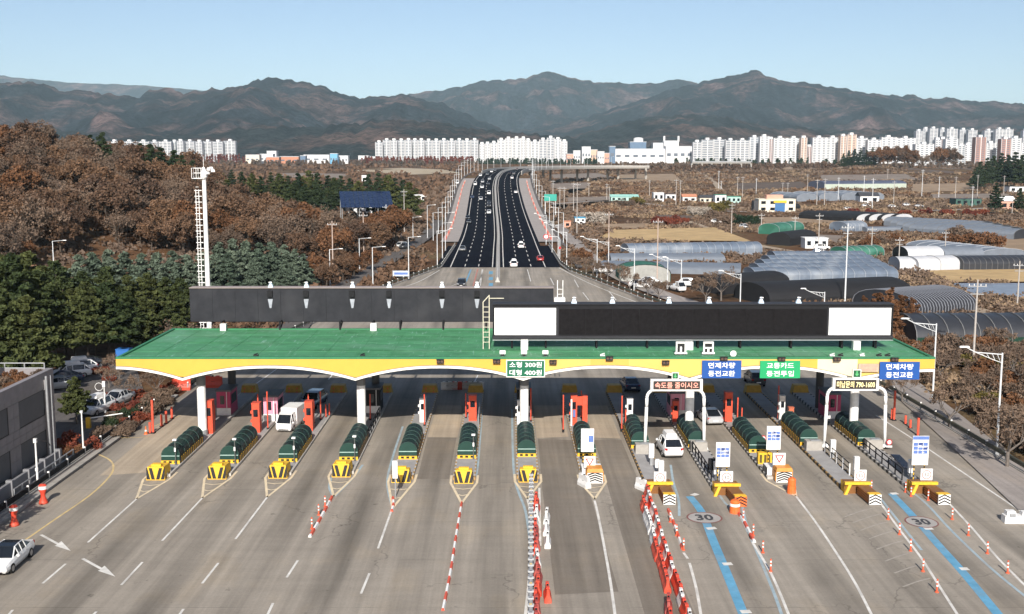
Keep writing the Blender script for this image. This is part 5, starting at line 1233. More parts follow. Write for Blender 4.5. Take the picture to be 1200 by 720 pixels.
# cars up the highway
far_cars = [(548,257,'saloon','black'),(549.5,262,'saloon','dark grey'),(553.5,232.5,'saloon','dark blue'),(563.5,235,'suv','silver'),(573,239,'saloon','black'),(573,243,'suv','dark grey'),(573,251,'suv','white'),(557,217.5,'van','white'),(565.5,214.5,'suv','silver'),(565,221,'suv','white'),(573,228,'van','white'),
            (572,217,'saloon','dark grey'),(563,207,'suv','white'),(571,205.5,'saloon','grey'),(573.5,211,'saloon','silver'),(576,202.5,'suv','white'),(580,200.5,'saloon','grey'),(604.5,227,'saloon','white'),(600,210,'suv','white'),(597,204.5,'saloon','black'),(602,205,'saloon','grey'),(606,199.5,'suv','grey')]
def on_road(px, py):
    """point on the highway seen at a pixel"""
    best = None
    for i in range(len(RS)-1):
        for k in range(8):
            p = RS[i].lerp(RS[i+1], k/8); a = PITCH + math.atan((py-360)/FPX); z = HC - p.y*math.tan(a); e = abs(z - p.z)
            if best is None or e < best[0]: best = (e, p.copy())
    p = best[1]; return Vector((XA(px, p.y, p.z), p.y, p.z + .07))
used = {}
for px, py, f, c in far_cars:
    p = on_road(px, py); side = 'left' if px < 583 else 'right'; k = used.setdefault((side, c), 0); used[(side, c)] = k + 1
    car_small(f, c, c + ' car on the ' + side + ' carriageway of the far highway', p, 0 if px < 583 else R(180), 'cars on the far highway')
# parked cars by the office and along the right
for px, py, f, c, rz, k in ((92,437,'suv','white',-62,'white car in the parking row, second from the trees'),(103,431,'saloon','black',-62,'black car at the tree end of the parking row'),(84,442.5,'suv','white',-62,'white car in the parking row beside the dark blue one'),(74,449,'saloon','dark blue',-62,'dark blue car parked nearest the office roof'),
                       (66,456,'saloon','silver',-62,'silver car half hidden behind the office corner'),(114,484,'suv','white',-12,'white car facing us by the office pine tree'),(138,473,'saloon','silver',-14,'silver car among the red bushes left of the canopy')):
    car(f, c, k, G(px, py), R(rz))
for px, py, f, c, rz, k in ((353,331,'van','white',90,'white van by the dark trees left of the back billboard'),(475,292,'suv','dark grey',-30,'dark car on the grey side road at the left'),(470,291,'suv','white',-30,'white car on the grey side road at the left'),(536,216,'van','white',0,'white van beside the left shoulder far off'),
                       (750,338,'suv','white',70,'white car parked under the bare trees right of the ramp'),(763,334,'suv','silver',80,'silver car parked under the bare trees right of the ramp'),(793,341,'van','white',20,'white truck parked right of the bare trees'),(707,320,'suv','white',80,'white car under the lamp right of the ramp'),(808,336,'suv','white',80,'white car by the dark hedge'),
                       (963,293,'suv','white',85,'white pickup beside the white cabin'),(962,299,'suv','dark blue',80,'dark car in front of the white pickup'),(994,247,'suv','white',90,'white car on the far road, leftmost of the row'),(1046,244,'suv','white',90,'white car on the far road near the striped houses'),(1063,242,'suv','white',90,'white car on the far road, second near the striped houses'),
                       (1077,243,'saloon','silver',90,'silver car on the far road near the striped houses'),(840,262,'suv','white',60,'white car by the dark shrubs at the track'),(872,268,'suv','white',20,'white truck at the bend of the dirt track'),(1015,243,'suv','white',90,'white truck on the far road behind the poles')):
    p = GT(px, py); car_small(f, c, k, p + Vector((0,0,.1)), R(rz), None, 'van' if f == 'van' else 'car')
# ---------------------------------------------------------------- grey office at the left
STONE = mat('grey_stone_cladding', (.21,.197,.20), .7, .12, 1.2, bump=.05)
def office():
    t = thing('office_building', 'two storey grey stone clad office at the left edge with dark windows', 'building', (-40.6, 97.5, 0)); H = 8.3; W_, D_ = 26, 45
    MB().box(-W_,-.06,-D_,-.06,0,H-1.0).build('core', mat('core_grey', (.10,.10,.105), .8, .1, 1), t)
    MB().box(-W_,-.45,-D_,-.45,H-1.0,H-.55).build('roof', mat('roof_soil', (.12,.08,.05), .95, .3, .8), t)
    MB().box(-.45,.03,-D_,.03,H-1.0,H).box(-W_,-.45,-.42,.03,H-1.0,H).build('parapet', mat('parapet_stone', (.22,.205,.21), .7, .12, 1), t)
    # facade openings along the side facing the plaza: (y0, y1, z0, z1)
    wins = []
    y = -2.0
    while y > -D_+6: wins += [(y-5.2, y, .9, 3.2), (y-5.2, y, 4.5, 6.8)]; y -= 7.2
    rows = [(0,.9),(.9,2.05),(2.05,3.2),(3.2,3.85),(3.85,4.5),(4.5,5.65),(5.65,6.8),(6.8,7.3)]
    shared = {}
    def slab(y0, y1, z0, z1):
        k = (round(y1-y0,2), round(z1-z0,2))
        if k not in shared: shared[k] = MB().box(-.05,0,.012,k[0]-.012,.012,k[1]-.012).mesh('cladding_panel', STONE)
        link('cladding_panel', shared[k], t, (0,y0,z0))
    for z0, z1 in rows:
        cuts = sorted([(w[0], w[1]) for w in wins if w[2] <= z0 + .01 and w[3] >= z1 - .01]); y = -34.0
        segs = []; cur = y
        for a, b in cuts:
            if b > y: segs.append((cur, max(cur, a))); cur = max(cur, b)
        segs.append((cur, 0.0))
        for a, b in segs:
            if b - a < .1: continue
            n = max(1, round((b-a)/1.2))
            for i in range(n): slab(a+(b-a)*i/n, a+(b-a)*(i+1)/n, z0, z1)
    for y0, y1, z0, z1 in wins:
        w = MB().box(-.30,-.22,y0,y1,z0,z1).build('window', GLASS, t)
        mb = MB().box(-.22,-.03,y0,y0+.07,z0,z1).box(-.22,-.03,y1-.07,y1,z0,z1).box(-.22,-.03,y0+.07,y1-.07,z0,z0+.07).box(-.22,-.03,y0+.07,y1-.07,z1-.07,z1)
        for k in (1,2,3): mb.box(-.22,-.08,y0+(y1-y0)*k/4-.03,y0+(y1-y0)*k/4+.03,z0+.07,z1-.07)
        mb.build('window_frame', BLACK, w)
    # end wall towards the trees
    for i in range(12): MB().box(-(i+1)*2.1+.01,-i*2.1-.01,-.05,.0,.02,7.28).build('cladding_panel', STONE, t)
    # low terrace wall in front
    MB().box(.6,.85,-40,-1.0,0,1.15).build('terrace_wall', mat('terrace_white', (.20,.20,.21), .7, .1, 1), t)
    for i in range(13): MB().box(.45,.98,-40+i*3.2-.15,-40+i*3.2+.15,0,1.3).build('terrace_pier', mat('terrace_white', ()), t)
office()
sp = thing('tilted_solar_array', 'tilted blue solar panel in a white frame on the office roof at the left edge', 'solar panel', (-44.3, 90.5, 7.7))
q = [(-4,-2.2,.3),(0,-2.2,.3),(-.6,2.0,3.6),(-4.6,2.0,3.6)]
MB().add(q + [(x,y+.1,z-.1) for x,y,z in q], [(0,1,2,3),(7,6,5,4),(0,4,5,1),(1,5,6,2),(2,6,7,3),(3,7,4,0)]).build('panel', mat('solar_blue', (.012,.022,.06), .18, .1, 1, spec=.6), sp)
mb = MB()
for k in range(4):
    a = [q[0][i]*(1-k/3)+q[3][i]*k/3 for i in range(3)]; b = [q[1][i]*(1-k/3)+q[2][i]*k/3 for i in range(3)]; mb.tube((a[0],a[1]-.03,a[2]+.03),(b[0],b[1]-.03,b[2]+.03),.05,.05,4)
for k in range(4):
    a = [q[0][i]*(1-k/3)+q[1][i]*k/3 for i in range(3)]; b = [q[3][i]*(1-k/3)+q[2][i]*k/3 for i in range(3)]; mb.tube((a[0],a[1]-.03,a[2]+.03),(b[0],b[1]-.03,b[2]+.03),.05,.05,4)
mb.tube((-.6,2.0,-.2),(-.6,2.0,3.5),.06).tube((-4.6,2,-.2),(-4.6,2,3.5),.06).build('frame', WHITE, sp)
railing('roof_railing', 'thin grey rail on the back edge of the office roof', [(-46.5, 97.2, 7.8), (-41.2, 97.2, 7.8)], 1.0, GREYM, False)
railing('terrace_railing', 'pale railing beside the office steps', [(-38.75, 84.5, .1), (-38.75, 96.5, .1)], 1.0, GREYM, False)
def pole(px, py, top, label, r=.07, m=None, name='flag_pole', cat='pole', z=0):
    p = G(px, py, z); t = thing(name, label, cat, p); h = HT(p.y, top) - z; MB().tube((0,0,0),(0,0,h),r,r*.7,8).build('pole', m or GREYM, t); MB().tube((0,0,0),(0,0,.3),r*1.8,r*1.5,8).build('base', GREYM, t); return t, h
t, h = pole(59.5,545,441,'tall flag pole with a furled white and red flag at the office corner', .14)
fl = MB(); L1 = []
for k in range(6): L1.append([(-.1-.16*k,(.10 if k%2 else -.10),h-.3-.10*k),(-.1-.16*k,(.10 if k%2 else -.10)+.03,h-.3-.10*k),(-.1-.16*k,(.10 if k%2 else -.10)+.03,h-1.2-.06*k),(-.1-.16*k,(.10 if k%2 else -.10),h-1.2-.06*k)])
f = fl.loft(L1).build('flag', mat('flag_white', (.7,.68,.68), .8, .1, 3), t); MB().box(-.7,-.4,-.16,-.13,h-1.15,h-.8).build('emblem', SRED, f)
pole(55.5,541,455,'thin flag pole left of the flag at the office corner', .06); pole(65,548,440,'slim grey pole right of the flag at the office corner', .06)
t, h = pole(44.5,572.5,514,'short white lamp post on the sidewalk in front of the office', .09, WPLAS, 'lamp_post', 'lamp'); MB().cb(0,0,h-.35,.24,.24,.35).build('lamp_head', WPLAS, t); MB().cb(0,0,h*.35,.2,.2,.25).build('junction_box', WPLAS, t); MB().tube((0,0,h-.1),(1.0,0,h-.25),.03).tube((1.0,0,h-.25),(1.2,0,h-.6),.05).build('camera_arm', DGREY, t)
t, h = pole(98,533,484,'white lamp post at the corner of the parking lot', .08, WPLAS, 'lamp_post', 'lamp'); MB().cb(0,0,h,.22,.22,.2).build('lamp_head', WPLAS, t)
t, h = pole(123.5,484,448,'white lamp post with a round hoop among the parked cars', .08, WPLAS, 'lamp_post', 'lamp'); MB().path([(-.55+.42*math.cos(a*math.pi/6),0,h-.5+.42*math.sin(a*math.pi/6)) for a in range(13)],.03,4).cb(0,0,h-.5,.3,.3,.6).build('lamp_head', WPLAS, t)
# parking barrier arm, blue box
t = thing('barrier_arm', 'white lowered barrier arm at the parking exit', 'barrier', G(104,502)); MB().tube((0,0,1.0),(2.9,1.6,1.15),.06).build('arm', WHITE, t); MB().cb(0,0,0,.4,.4,1.1).build('housing', YEL, t)
t = thing('blue_container', 'small blue container behind the left end of the green roof', 'container', G(146,424)); MB().cb(0,0,0,1.7,1.6,1.7).build('body', mat('container_blue', (.03,.14,.42), .5, .1, 1), t); MB().cb(0,0,1.7,1.8,1.7,.1).build('roof', mat('container_blue', ()), t)
# ---------------------------------------------------------------- floodlight mast
yM = 150.0; hM = HT(yM, 203); t = thing('floodlight_mast', 'tall white floodlight mast with a caged side ladder behind the left billboard', 'mast', (XA(243.5, yM, 10), yM, 0))
MB().tube((0,0,0),(0,0,hM-.6),.36,.26,16).build('pole', WHITE, t); MB().lathe([(.44,hM-.6),(.48,hM-.3),(.30,hM+.4),(.12,hM+.8)],0,0,14).tube((0,0,hM+.8),(0,0,hM+2.2),.03).build('mast_top', WHITE, t)
mb = MB()
for x in (-1.15,-.75): mb.tube((x,-.1,2),(x,-.1,hM-2.2),.05)
z = 2.2
while z < hM-2.2: mb.box(-1.32,-.35,-.16,-.04,z,z+.09); mb.tube((-.75,-.1,z+.5),(-1.15,-.1,z+.5),.035,.035,4); z += .78
mb.build('ladder', WHITE, t)
mb = MB()
for z in (hM-.7,hM+.0,hM+.65): mb.tube((-1.25,-.4,z),(-.2,-.4,z),.045).tube((-1.5,.5,z),(-.2,.5,z),.045).tube((-1.5,-.5,z),(-1.5,.5,z),.045)
for x in (-1.5,-.9,-.25): mb.tube((x,-.5,hM-.7),(x,-.5,hM+.65),.04).tube((x,.5,hM-.7),(x,.5,hM+.65),.04)
mb.box(-1.5,.2,-.5,.5,hM-.76,hM-.70).build('platform_cage', WHITE, t)
for k, (x, y, z) in enumerate(((.75,-.3,.35),(1.25,-.1,.15),(.9,.3,.45),(.6,-.45,-.15))):
    MB().cb(x,y,hM+z,.5,.42,.38,R(20*k),.7).build('floodlight', WPLAS, t)
MB().tube((.1,0,hM-.1),(1.5,0,hM+.3),.06).build('lamp_arm', WPLAS, t)
# ---------------------------------------------------------------- road lamps: pole with a lattice arm
def mk_lamp(double=False, style='truss'):
    def f():
        t = thing('street_lamp', '-', 'street lamp')
        MB().tube((0,0,0),(0,0,1),.10,.07,8).build('pole', mat('lamp_pole_white', (.60,.62,.63), .45, .06, 2), t)
        return t
    return f
PLW = mat('lamp_pole_white', (.60,.62,.63), .45, .06, 2); PLC = mat('utility_pole_concrete', (.40,.37,.34), .85, .12, 2); PLR = mat('pole_painted_rust', (.42,.33,.28), .7, .15, 2)
def lamp_mesh(h, dirs, truss=True):
    arm = MB(); hd = MB()
    for s in dirs:
        if truss:
            e = (s*3.4,0,h+.55); arm.tube((0,0,h-.15),(s*2.4,0,h+.05),.05,.05,5).tube((0,0,h-.9),(s*.8,0,h-.62),.04,.04,4).tube((s*.8,0,h-.62),(s*2.4,0,h+.05),.04,.04,4).tube((s*2.4,0,h+.05),e,.05,.05,5)
            for u in (.45,.9,1.4,1.9): arm.tube((s*u,0,h-.12),(s*(u-.25),0,h-.70+max(0,(u-.8))*.42),.028,.028,4)
            hd.cb(s*3.45,0,h+.50,.9,.30,.13,0,.8)
        else:
            arm.tube((0,0,h-.05),(s*2.2,0,h+.15),.045,.045,5); hd.cb(s*2.4,0,h+.1,.8,.26,.12,0,.8)
    return arm, hd
LM = {}
def lamp(p, h, dirs, label, group, truss=True, box=None, rz=0):
    k = (round(h*2)/2, dirs, truss); h = k[0]
    if k not in LM:
        a, b = lamp_mesh(h, dirs, truss); LM[k] = (MB().tube((0,0,-.2),(0,0,h),.115,.075,8).mesh('pole', PLW), a.mesh('arm', PLW), b.mesh('lamp_head', WPLAS), MB().cb(0,0,0,.35,.35,.5).mesh('base', GREYM))
    t = thing('street_lamp', label, 'street lamp', p, rz, group); me = LM[k]; link('pole', me[0], t); g = link('arm', me[1], t); link('lamp_head', me[2], g); link('base', me[3], t)
    if box: MB().tube((0,0,box[0]),(0,0,box[1]),.22,.22,8).build('sleeve', WPLAS, t)
LG = 'white lamps along the left roads'; RG = 'white lamps along the right of the ramp'
for i, (px, by, ty, d, bx) in enumerate(((387,335,293,(1,),None),(421.5,318,280,(1,),None),(437,335,290,(1,),None),(448.5,289,269.5,(1,),None),(479,326,279,(1,),None),(470,285,263,(1,),None),(484,279,255,(1,),None),(501,280,240,(1,),None),(512.5,313,270,(1,),(2,7)),(518.5,303,262,(1,),None),(522,294,250,(1,),None),(64,330,283,(1,),None),(291,290,268,(1,),None))):
    p = GT(px, by); lamp(p, HT(p.y, ty) - p.z, d, 'white lamp with a lattice arm left of the highway, ' + ORD[i] + ' in the rows there', LG, bx)
for i, (px, by, ty, d, truss) in enumerate(((664,312,272,(-1,),True),(654,303,264,(-1,),True),(647,296,258,(-1,),True),(640,286,252,(-1,),True),(699.5,324,280,(-1,),True),(743,340,291,(-1,),True),(782,338,300,(-1,),True),(798,342,303,(-1,),True),(867,368,320,(-1,),True),(965,382,342,(-1,),True),(1092.5,474,380,(-1,),True),(1167.5,534,416,(-1,),True),(713,318,284,(-1,),True))):
    p = GT(px, by); lamp(p, HT(p.y, ty) - p.z, d, ('white lamp with a lattice arm beside the footpath, nearest at the right' if i == 11 else 'white lamp with a lattice arm right of the ramp, ' + ORD[i] + ' in the rows there'), RG, truss)
# rows of lamps up the highway shoulders
for sgn, nm in ((-1,'left'),(1,'right')):
    P = offset(sgn*20.6, 0, [p for p in RL if 345 < p.y < 1090]); S = arc_pts(P); u = 4; k = 0
    while u < S[-1]:
        p = along(P, S, u); lamp(p, 9.5, (-sgn,), 'slim white highway lamp on the ' + nm + ' side of the far highway', 'lamps in the ' + nm + ' highway row', False, None); u += 30; k += 1
# utility poles
def upole(px, by, ty, label, style=0, grp='utility poles in the fields'):
    p = GT(px, by); h = HT(p.y, ty) - p.z; t = thing('utility_pole', label, 'pole', p, rnd.uniform(-.3,.3), grp)
    r = .16 if p.y < 400 else .2
    MB().tube((0,0,-.3),(0,0,h),r,r*.6,7).build('pole', (PLC, PLW, PLR)[style % 3], t)
    a = MB().box(-1.1,1.1,-.05,.05,h-.9,h-.78)
    if style < 2: a.box(-.8,.8,-.05,.05,h-1.9,h-1.78)
    a.build('cross_arm', GREYM, t); mb = MB()
    for x in (-1,-.4,.4,1): mb.tube((x,0,h-.78),(x,0,h-.55),.06)
    mb.build('insulator', WPLAS, t)
UP = [(390.5,328,259,2),(426.5,306,249,2),(453,285,240,1),(474,277,222,0),(1140,432,328,0),(990,356,262,1),(1192,358,306,0),(770,330,256,2),(1107,302,270,0),(1053,312,278,0),(1021,300,266,0),(959,292,250,0),(931,284,253,0),(892,271,250,0),(857,274,238,0),(713,312,248,2),(676,278,214,0),
      (656,248,219,0),(661,248,219,0),(672,250,214,0),(690,230,214,0),(648,236,211,0),(711,236,215,0),(714,236,219,0),(761,232,211,0),(792,242,210,0),(797,240,211,0),(842,222,200,1),(845,224,212,1),(864,230,207,0),(870,232,207,0),(886,228,209,1),(917,228,214,0),(923,228,214,0),(946,226,204,0),(957,240,210,0),(966,240,209,0),(982,238,208,1),
      (1012,232,206,1),(1022,244,209,1),(1040,210,198,0),(1047,240,212,0),(1080,232,199,1),(1100,232,207,1),(1119,238,207,0),(1139,242,218,1),(1145,230,205,0),(1176,228,206,0),(1186,250,232,0),(1120,300,225,0)][:49]
for i, (px, by, ty, st) in enumerate(UP):
    side = 'left of the highway' if px < 560 else 'in the fields right of the highway'
    lab = {1140:'thick grey concrete pole behind the nearest lamp at the right',990:'tall white pole behind the billboard at the right',1192:'concrete pole by the mulched field at the right edge'}.get(px, 'grey utility pole standing ' + side)
    upole(px, by, ty, lab, st, None if px in (1140,990,1192) else 'utility poles ' + side)
# green direction sign far right of the highway, speed sign on an arm
p = GT(640.5, 268); t = thing('direction_sign', 'teal direction sign seen beside the right lamp row far off', 'sign', Vector((XA(645, 470, 8), 470, land(XA(645,470,8),470)))); MB().box(-2.6,2.6,-.1,.1,6.5,9.3).build('panel', mat('sign_teal', (.03,.30,.24), .5, .1, 1), t); MB().tube((2.2,.2,-1),(2.2,.2,9),.15).tube((-2.2,.2,-1),(-2.2,.2,9),.15).build('post', PLW, t)
p = G(656, 303); t = thing('arm_sign', 'round red rimmed sign on a bent white arm at the start of the black asphalt', 'sign', p); z = HT(p.y, 277.5)
MB().tube((0,0,0),(0,0,z-.8),.10).path([(0,0,z-.8),(-.3,0,z-.2),(-.9,0,z),(-3.4,0,z)],.08).build('pole', PLW, t); MB().tube((-3.7,-.12,z),(-3.7,-.05,z),.75,.75,16).build('disc', SRED, t); MB().tube((-3.7,-.15,z),(-3.7,-.1,z),.52,.52,16).build('face', WPLAS, t); MB().tube((-.0,-.2,z-3),(-.0,-.15,z-3),.35,.35,12).build('lower_disc', SRED, t)
# banner on the left verge
p = GT(470, 326); t = thing('banner', 'blue and white banner stretched on the verge left of the ramp', 'banner', p); MB().box(-1.8,1.8,-.04,.04,.4,1.6).build('cloth', mat('banner_cloth', (.50,.56,.66), .7, .1, 2), t); MB().box(-1.5,1.5,-.055,-.04,.75,1.25).build('print', BLUEP, t); MB().tube((-1.8,0,0),(-1.8,0,1.7),.05).tube((1.8,0,0),(1.8,0,1.7),.05).build('post', GREYM, t)
# ---------------------------------------------------------------- greenhouses and farm tunnels
FILM = mat('vinyl_film', (.125,.155,.20), .42, .2, .5, spec=.3, dirt=(.36,.38,.40)); FILMB = mat('shade_cloth_black', (.012,.012,.014), .8, .2, .5); FILMW = mat('white_tarpaulin', (.48,.49,.51), .6, .1, .5, dirt=(.5,.48,.45)); FILMG = mat('green_tarpaulin', (.025,.12,.078), .7, .12, .5, dirt=(.1,.25,.2)); FILMK = mat('dark_shade_film', (.03,.032,.038), .45, .2, .5); FILMN = mat('grey_film', (.16,.18,.21), .5, .12, .6); RIBW = mat('greenhouse_rib', (.36,.38,.41), .5, .1, 1); RIBD = mat('greenhouse_rib_dark', (.16,.16,.16), .6, .1, 1)
def tunnel(p, L_, W_, H_, rz, film, label, ribs=8, ribm=None, side=.5, open_end=None, cat='greenhouse', name='greenhouse', group=None, sidem=None):
    """barrel roofed tunnel; its axis runs along local X from p"""
    H_ *= .82; t = thing(name, label, cat, p, rz, group); w = W_/2; n = 10
    arc = [(w*math.cos(math.pi*k/n), H_*side + H_*(1-side)*math.sin(math.pi*k/n)) for k in range(n+1)]
    rings = [[(x, y, z) for y, z in arc] for x in (0, L_)]
    MB().loft(rings, closed=False, caps=False).build('cover', film, t, smooth=True)
    for s in (-1, 1): MB().box(0, L_, s*w-.04, s*w+.04, -.3, H_*side+.01).build('side_wall', sidem or film, t)
    e = [(w,-.3)] + arc + [(-w,-.3)]; MB().add([(.02,y*.99,z-.02) for y, z in e], [tuple(range(len(e)))]).build('end_wall', open_end or film, t); MB().add([(L_-.02,y*.99,z-.02) for y, z in e], [tuple(range(len(e)))[::-1]]).build('end_wall', film, t)
    if ribs:
        rb = MB().path([(0, y*1.012, z*1.012+.02) for y, z in [(w, 0)] + arc + [(-w, 0)]], .05 if W_ < 9 else .07, 4).mesh('rib', ribm or RIBW)
        for k in range(ribs): link('rib', rb, t, (L_*k/(ribs-1), 0, 0))
    return t
def axis_tunnel(pa, pb, W_, H_, film, label, **k):
    """tunnel whose near eaves line runs between two ground pixels"""
    a, b = GT(*pa), GT(*pb); d = b - a; d.z = 0; L_ = d.length; rz = math.atan2(d.y, d.x); n = Vector((-d.y, d.x, 0)).normalized()
    c = a + n * W_/2; c.z = min(a.z, b.z); return tunnel(c, L_, W_, H_, rz, film, label, **k)
axis_tunnel((737,300.5),(893,298), 8, 3.9, FILM, 'long clear vinyl greenhouse with pale ribs beyond the parked cars', ribs=18, ribm=RIBW)
for i in range(5):
    axis_tunnel((885+i*6-max(0,0),335-i*5.6),(1052-i*9,333-i*5.2), 8.4, 4.2, FILM, 'clear vinyl greenhouse in the joined block right of the road, ' + ORD[i] + ' from the front', ribs=14, ribm=RIBW, group='joined vinyl greenhouses', side=.62)
axis_tunnel((700,318),(868,322), 14, 2.2, FILMN, 'wide flat grey vinyl house beside the parked cars', ribs=0); axis_tunnel((716,308),(850,308), 10, 2.4, FILMN, 'second flat grey vinyl house behind the wide one', ribs=0)
p = GT(756, 330); tunnel(p + Vector((0,0,0)), 9, 11, 4.4, R(90), FILMG, 'green arched shed mouth beside the parked cars', ribs=2, ribm=FILMB, open_end=mat('shed_inside', (.30,.30,.28), .8, .15, 1), cat='shed', name='arched_shed')
axis_tunnel((902,358),(1070,350), 13, 4.3, FILMB, 'big black shade cloth barn behind the right end of the billboard', ribs=0, side=.3, cat='shed', name='shade_barn'); axis_tunnel((846,345),(925,338), 9, 4.0, FILMB, 'lower black shade house with a green edge left of the black barn', ribs=0, cat='shed', name='shade_barn')
axis_tunnel((1073,370),(1144,364), 15, 4.4, FILMK, 'dark striped barrel house with pale ribs running away beyond the brown trees', ribs=22, ribm=mat('rib_thin_grey', (.24,.25,.28), .5, .1, 1), side=.3)
p = GT(1072,412); tunnel(p + Vector((0,5,0)), 34, 10, 5.6, R(2), FILMK, 'large dark greenhouse with green lower walls at the right edge', ribs=16, ribm=RIBD, side=.42, sidem=mat('green_lower_wall', (.015,.045,.03), .4, .2, 1))
t = thing('white_pipe', 'long white pipe lying in front of the large dark greenhouse', 'pipe', GT(1092, 418)); MB().tube((0,0,.8),(26,2,.8),.35,.35,10).build('pipe', WPLAS, t); MB().cb(4,0.2,0,.3,.5,.6).cb(14,1,0,.3,.5,.6).cb(23,1.8,0,.3,.5,.6).build('rest', CONC, t)
axis_tunnel((1064,306.5),(1106,306), 9, 4.4, FILMW, 'white tarpaulin tunnel with an open dark end', ribs=0, open_end=FILMB, group=None); axis_tunnel((1107,306),(1153,305), 9, 4.2, FILMN, 'pale blue film tunnel joined to the white one', ribs=0)
axis_tunnel((1054,317),(1074,317), 8, 3.6, FILMW, 'short white tunnel in front of the longer tarpaulin one', ribs=2, ribm=FILMB); axis_tunnel((1076,317.5),(1128,316), 8, 3.8, FILMW, 'white and green tunnel beside the straw field', ribs=3, ribm=RIBD); axis_tunnel((1129,317),(1215,316), 8, 3.8, FILMK, 'dark netted tunnel with bare ribs behind the straw field', ribs=14, ribm=RIBD)
axis_tunnel((993,303),(1036,301), 7, 3.6, FILMG, 'long green tunnel beside the dirt track', ribs=6, ribm=RIBW); axis_tunnel((1062,292),(1150,303), 14, 3.0, FILMN, 'wide pale blue film house behind the white tunnels', ribs=8, ribm=RIBW)
axis_tunnel((913,275),(942,272), 8, 4.6, FILMG, 'green barrel shed behind the white cabin', ribs=3, ribm=RIBW, cat='shed', name='barrel_shed'); axis_tunnel((926,288),(957,284), 8, 4.8, FILMB, 'black barrel shed left of the white cabin', ribs=0, cat='shed', name='barrel_shed')
for i in range(4):
    p = GT(1015+i*14.5-(i > 1)*0, 261); tunnel(p, 34, 11, 4.4, R(118), FILMB, 'black topped tunnel with a white mouth in the row of four, ' + ORD[i] + ' from the left', ribs=0, open_end=FILMW, group='black tunnels with white mouths')
axis_tunnel((993,271),(1016,270), 9, 4.0, FILM, 'pale arched vinyl house at the left end of the black tunnels', ribs=6, ribm=RIBW); axis_tunnel((1016,271),(1100,269), 6, 1.7, FILMN, 'long low grey vinyl house in front of the black tunnels', ribs=0)
for i in range(5):
    p = GT(1155+i*11, 270+i*2.5); tunnel(p, 40, 11, 4.0, R(125), FILMN, 'long grey vinyl tunnel at the far right, ' + ORD[i] + ' mouth from the left', ribs=8, ribm=RIBD, open_end=FILMK, group='grey vinyl tunnels at the far right')
for i in range(4):
    p = GT(946+i*26, 236-i*.6); tunnel(p, 40, 13, 5.4, R(100), FILMN, 'hazy vinyl tunnel beyond the small office, ' + ORD[i] + ' from the left', ribs=5, ribm=RIBW, group='hazy vinyl tunnels beyond the small office')
axis_tunnel((916,247),(938,246), 7, 4, FILMB, 'black tunnel beside the small office', ribs=0) 
axis_tunnel((966,222),(1062,221), 22, 7.5, mat('shed_roof_navy', (.07,.08,.12), .6, .1, .2), 'long farm hall with a dark blue roof and pale green wall', ribs=0, side=.62, sidem=mat('shed_wall_green', (.40,.45,.38), .7, .1, .5), cat='farm hall', name='farm_hall')
axis_tunnel((364,330),(386,327), 14, 5.5, FILMB, 'black shade cloth barn among the trees left of the side road', ribs=3, ribm=RIBD, side=.3, cat='shed', name='shade_barn')
# ---------------------------------------------------------------- houses and small buildings
def block(px0, px1, by, ty, dp, label, wall, roof=None, wins=(3,2), cat='building', name='building', gable=False, wm=GLASS, group=None, rz=0):
    a = GT((px0+px1)/2, by); y = a.y; x0, x1 = XA(px0, y, a.z), XA(px1, y, a.z); h = HT(y, ty) - a.z; w_ = (x1-x0)/2
    t = thing(name, label, cat, (a.x, y, a.z), rz, group); MB().box(-w_,w_,0,dp,-1,h).build('wall', wall, t)
    if gable: MB().prism([(-.4,h+.02),(dp+.4,h+.02),(dp/2,h+min(dp*.3,h*.55))],'x',-w_-.4,w_+.4).build('roof', roof, t)
    else: MB().box(-w_-.15,w_+.15,-.15,dp+.15,h+.002,h+.25).build('roof', roof or wall, t)
    nx, nz = wins
    for j in range(nz):
        for i in range(nx):
            xa = -w_+2*w_*(i+.25)/nx; xb = -w_+2*w_*(i+.75)/nx; za = h*(j+.3)/nz; zb = h*(j+.75)/nz
            MB().box(xa,xb,-.06,.02,za,zb).build('window', wm, t)
    return t, w_, h
CRM = mat('cream_wall', (.62,.57,.47), .8, .08, .5); PNK = mat('pinkish_wall', (.55,.30,.22), .8, .1, .5); WW = mat('white_wall', (.68,.68,.67), .8, .06, .5); DKR = mat('dark_roof', (.05,.05,.055), .7, .1, .5); GRN = mat('green_roof_sheet', (.06,.24,.17), .6, .1, .5); TERRA = mat('orange_roof', (.45,.20,.12), .7, .1, .5)
t, w_, h = block(889,932,249,234,9,'cream two storey roadside office with a blue entrance and orange roof parapet', CRM, CRM, (4,2)); MB().box(-w_*.55,w_*.35,1.5,6,h+.26,h+2.2).build('roof_parapet', PNK, t); MB().box(-w_*.12,w_*.42,-.25,-.07,.2,h*.72).build('entrance', mat('entrance_blue', (.05,.14,.30), .3, .1, 1), t); MB().box(-w_*.2,w_*.5,-.4,-.26,h*.74,h*.92).build('yellow_lintel', YEL, t); MB().box(-w_-2.4,-w_-.1,0,5,-1,h*.9).build('side_wing', DKR, t)
block(943.5,970,291,280,5,'white site cabin with two dark windows by the parked pickup', WW, WW, (3,1), 'cabin', 'site_cabin'); block(838,851,239,229,7,'white box house with a green side shed right of the highway', WW, GRN, (2,1), 'house', 'house'); block(852,868,238,231,7,'pale teal sheds row right of the highway', mat('teal_wall', (.35,.50,.46), .7, .1, .5), GRN, (3,1), 'shed', 'shed')
block(674,686,265,256,8,'white house with a blue roof edge right of the lamp row', WW, mat('blue_roof_sheet', (.08,.30,.45), .5, .1, .5), (2,2), 'house', 'house'); block(661,669,267,260,5,'small terracotta hut right of the lamp row', PNK, TERRA, (1,1), 'hut', 'hut')
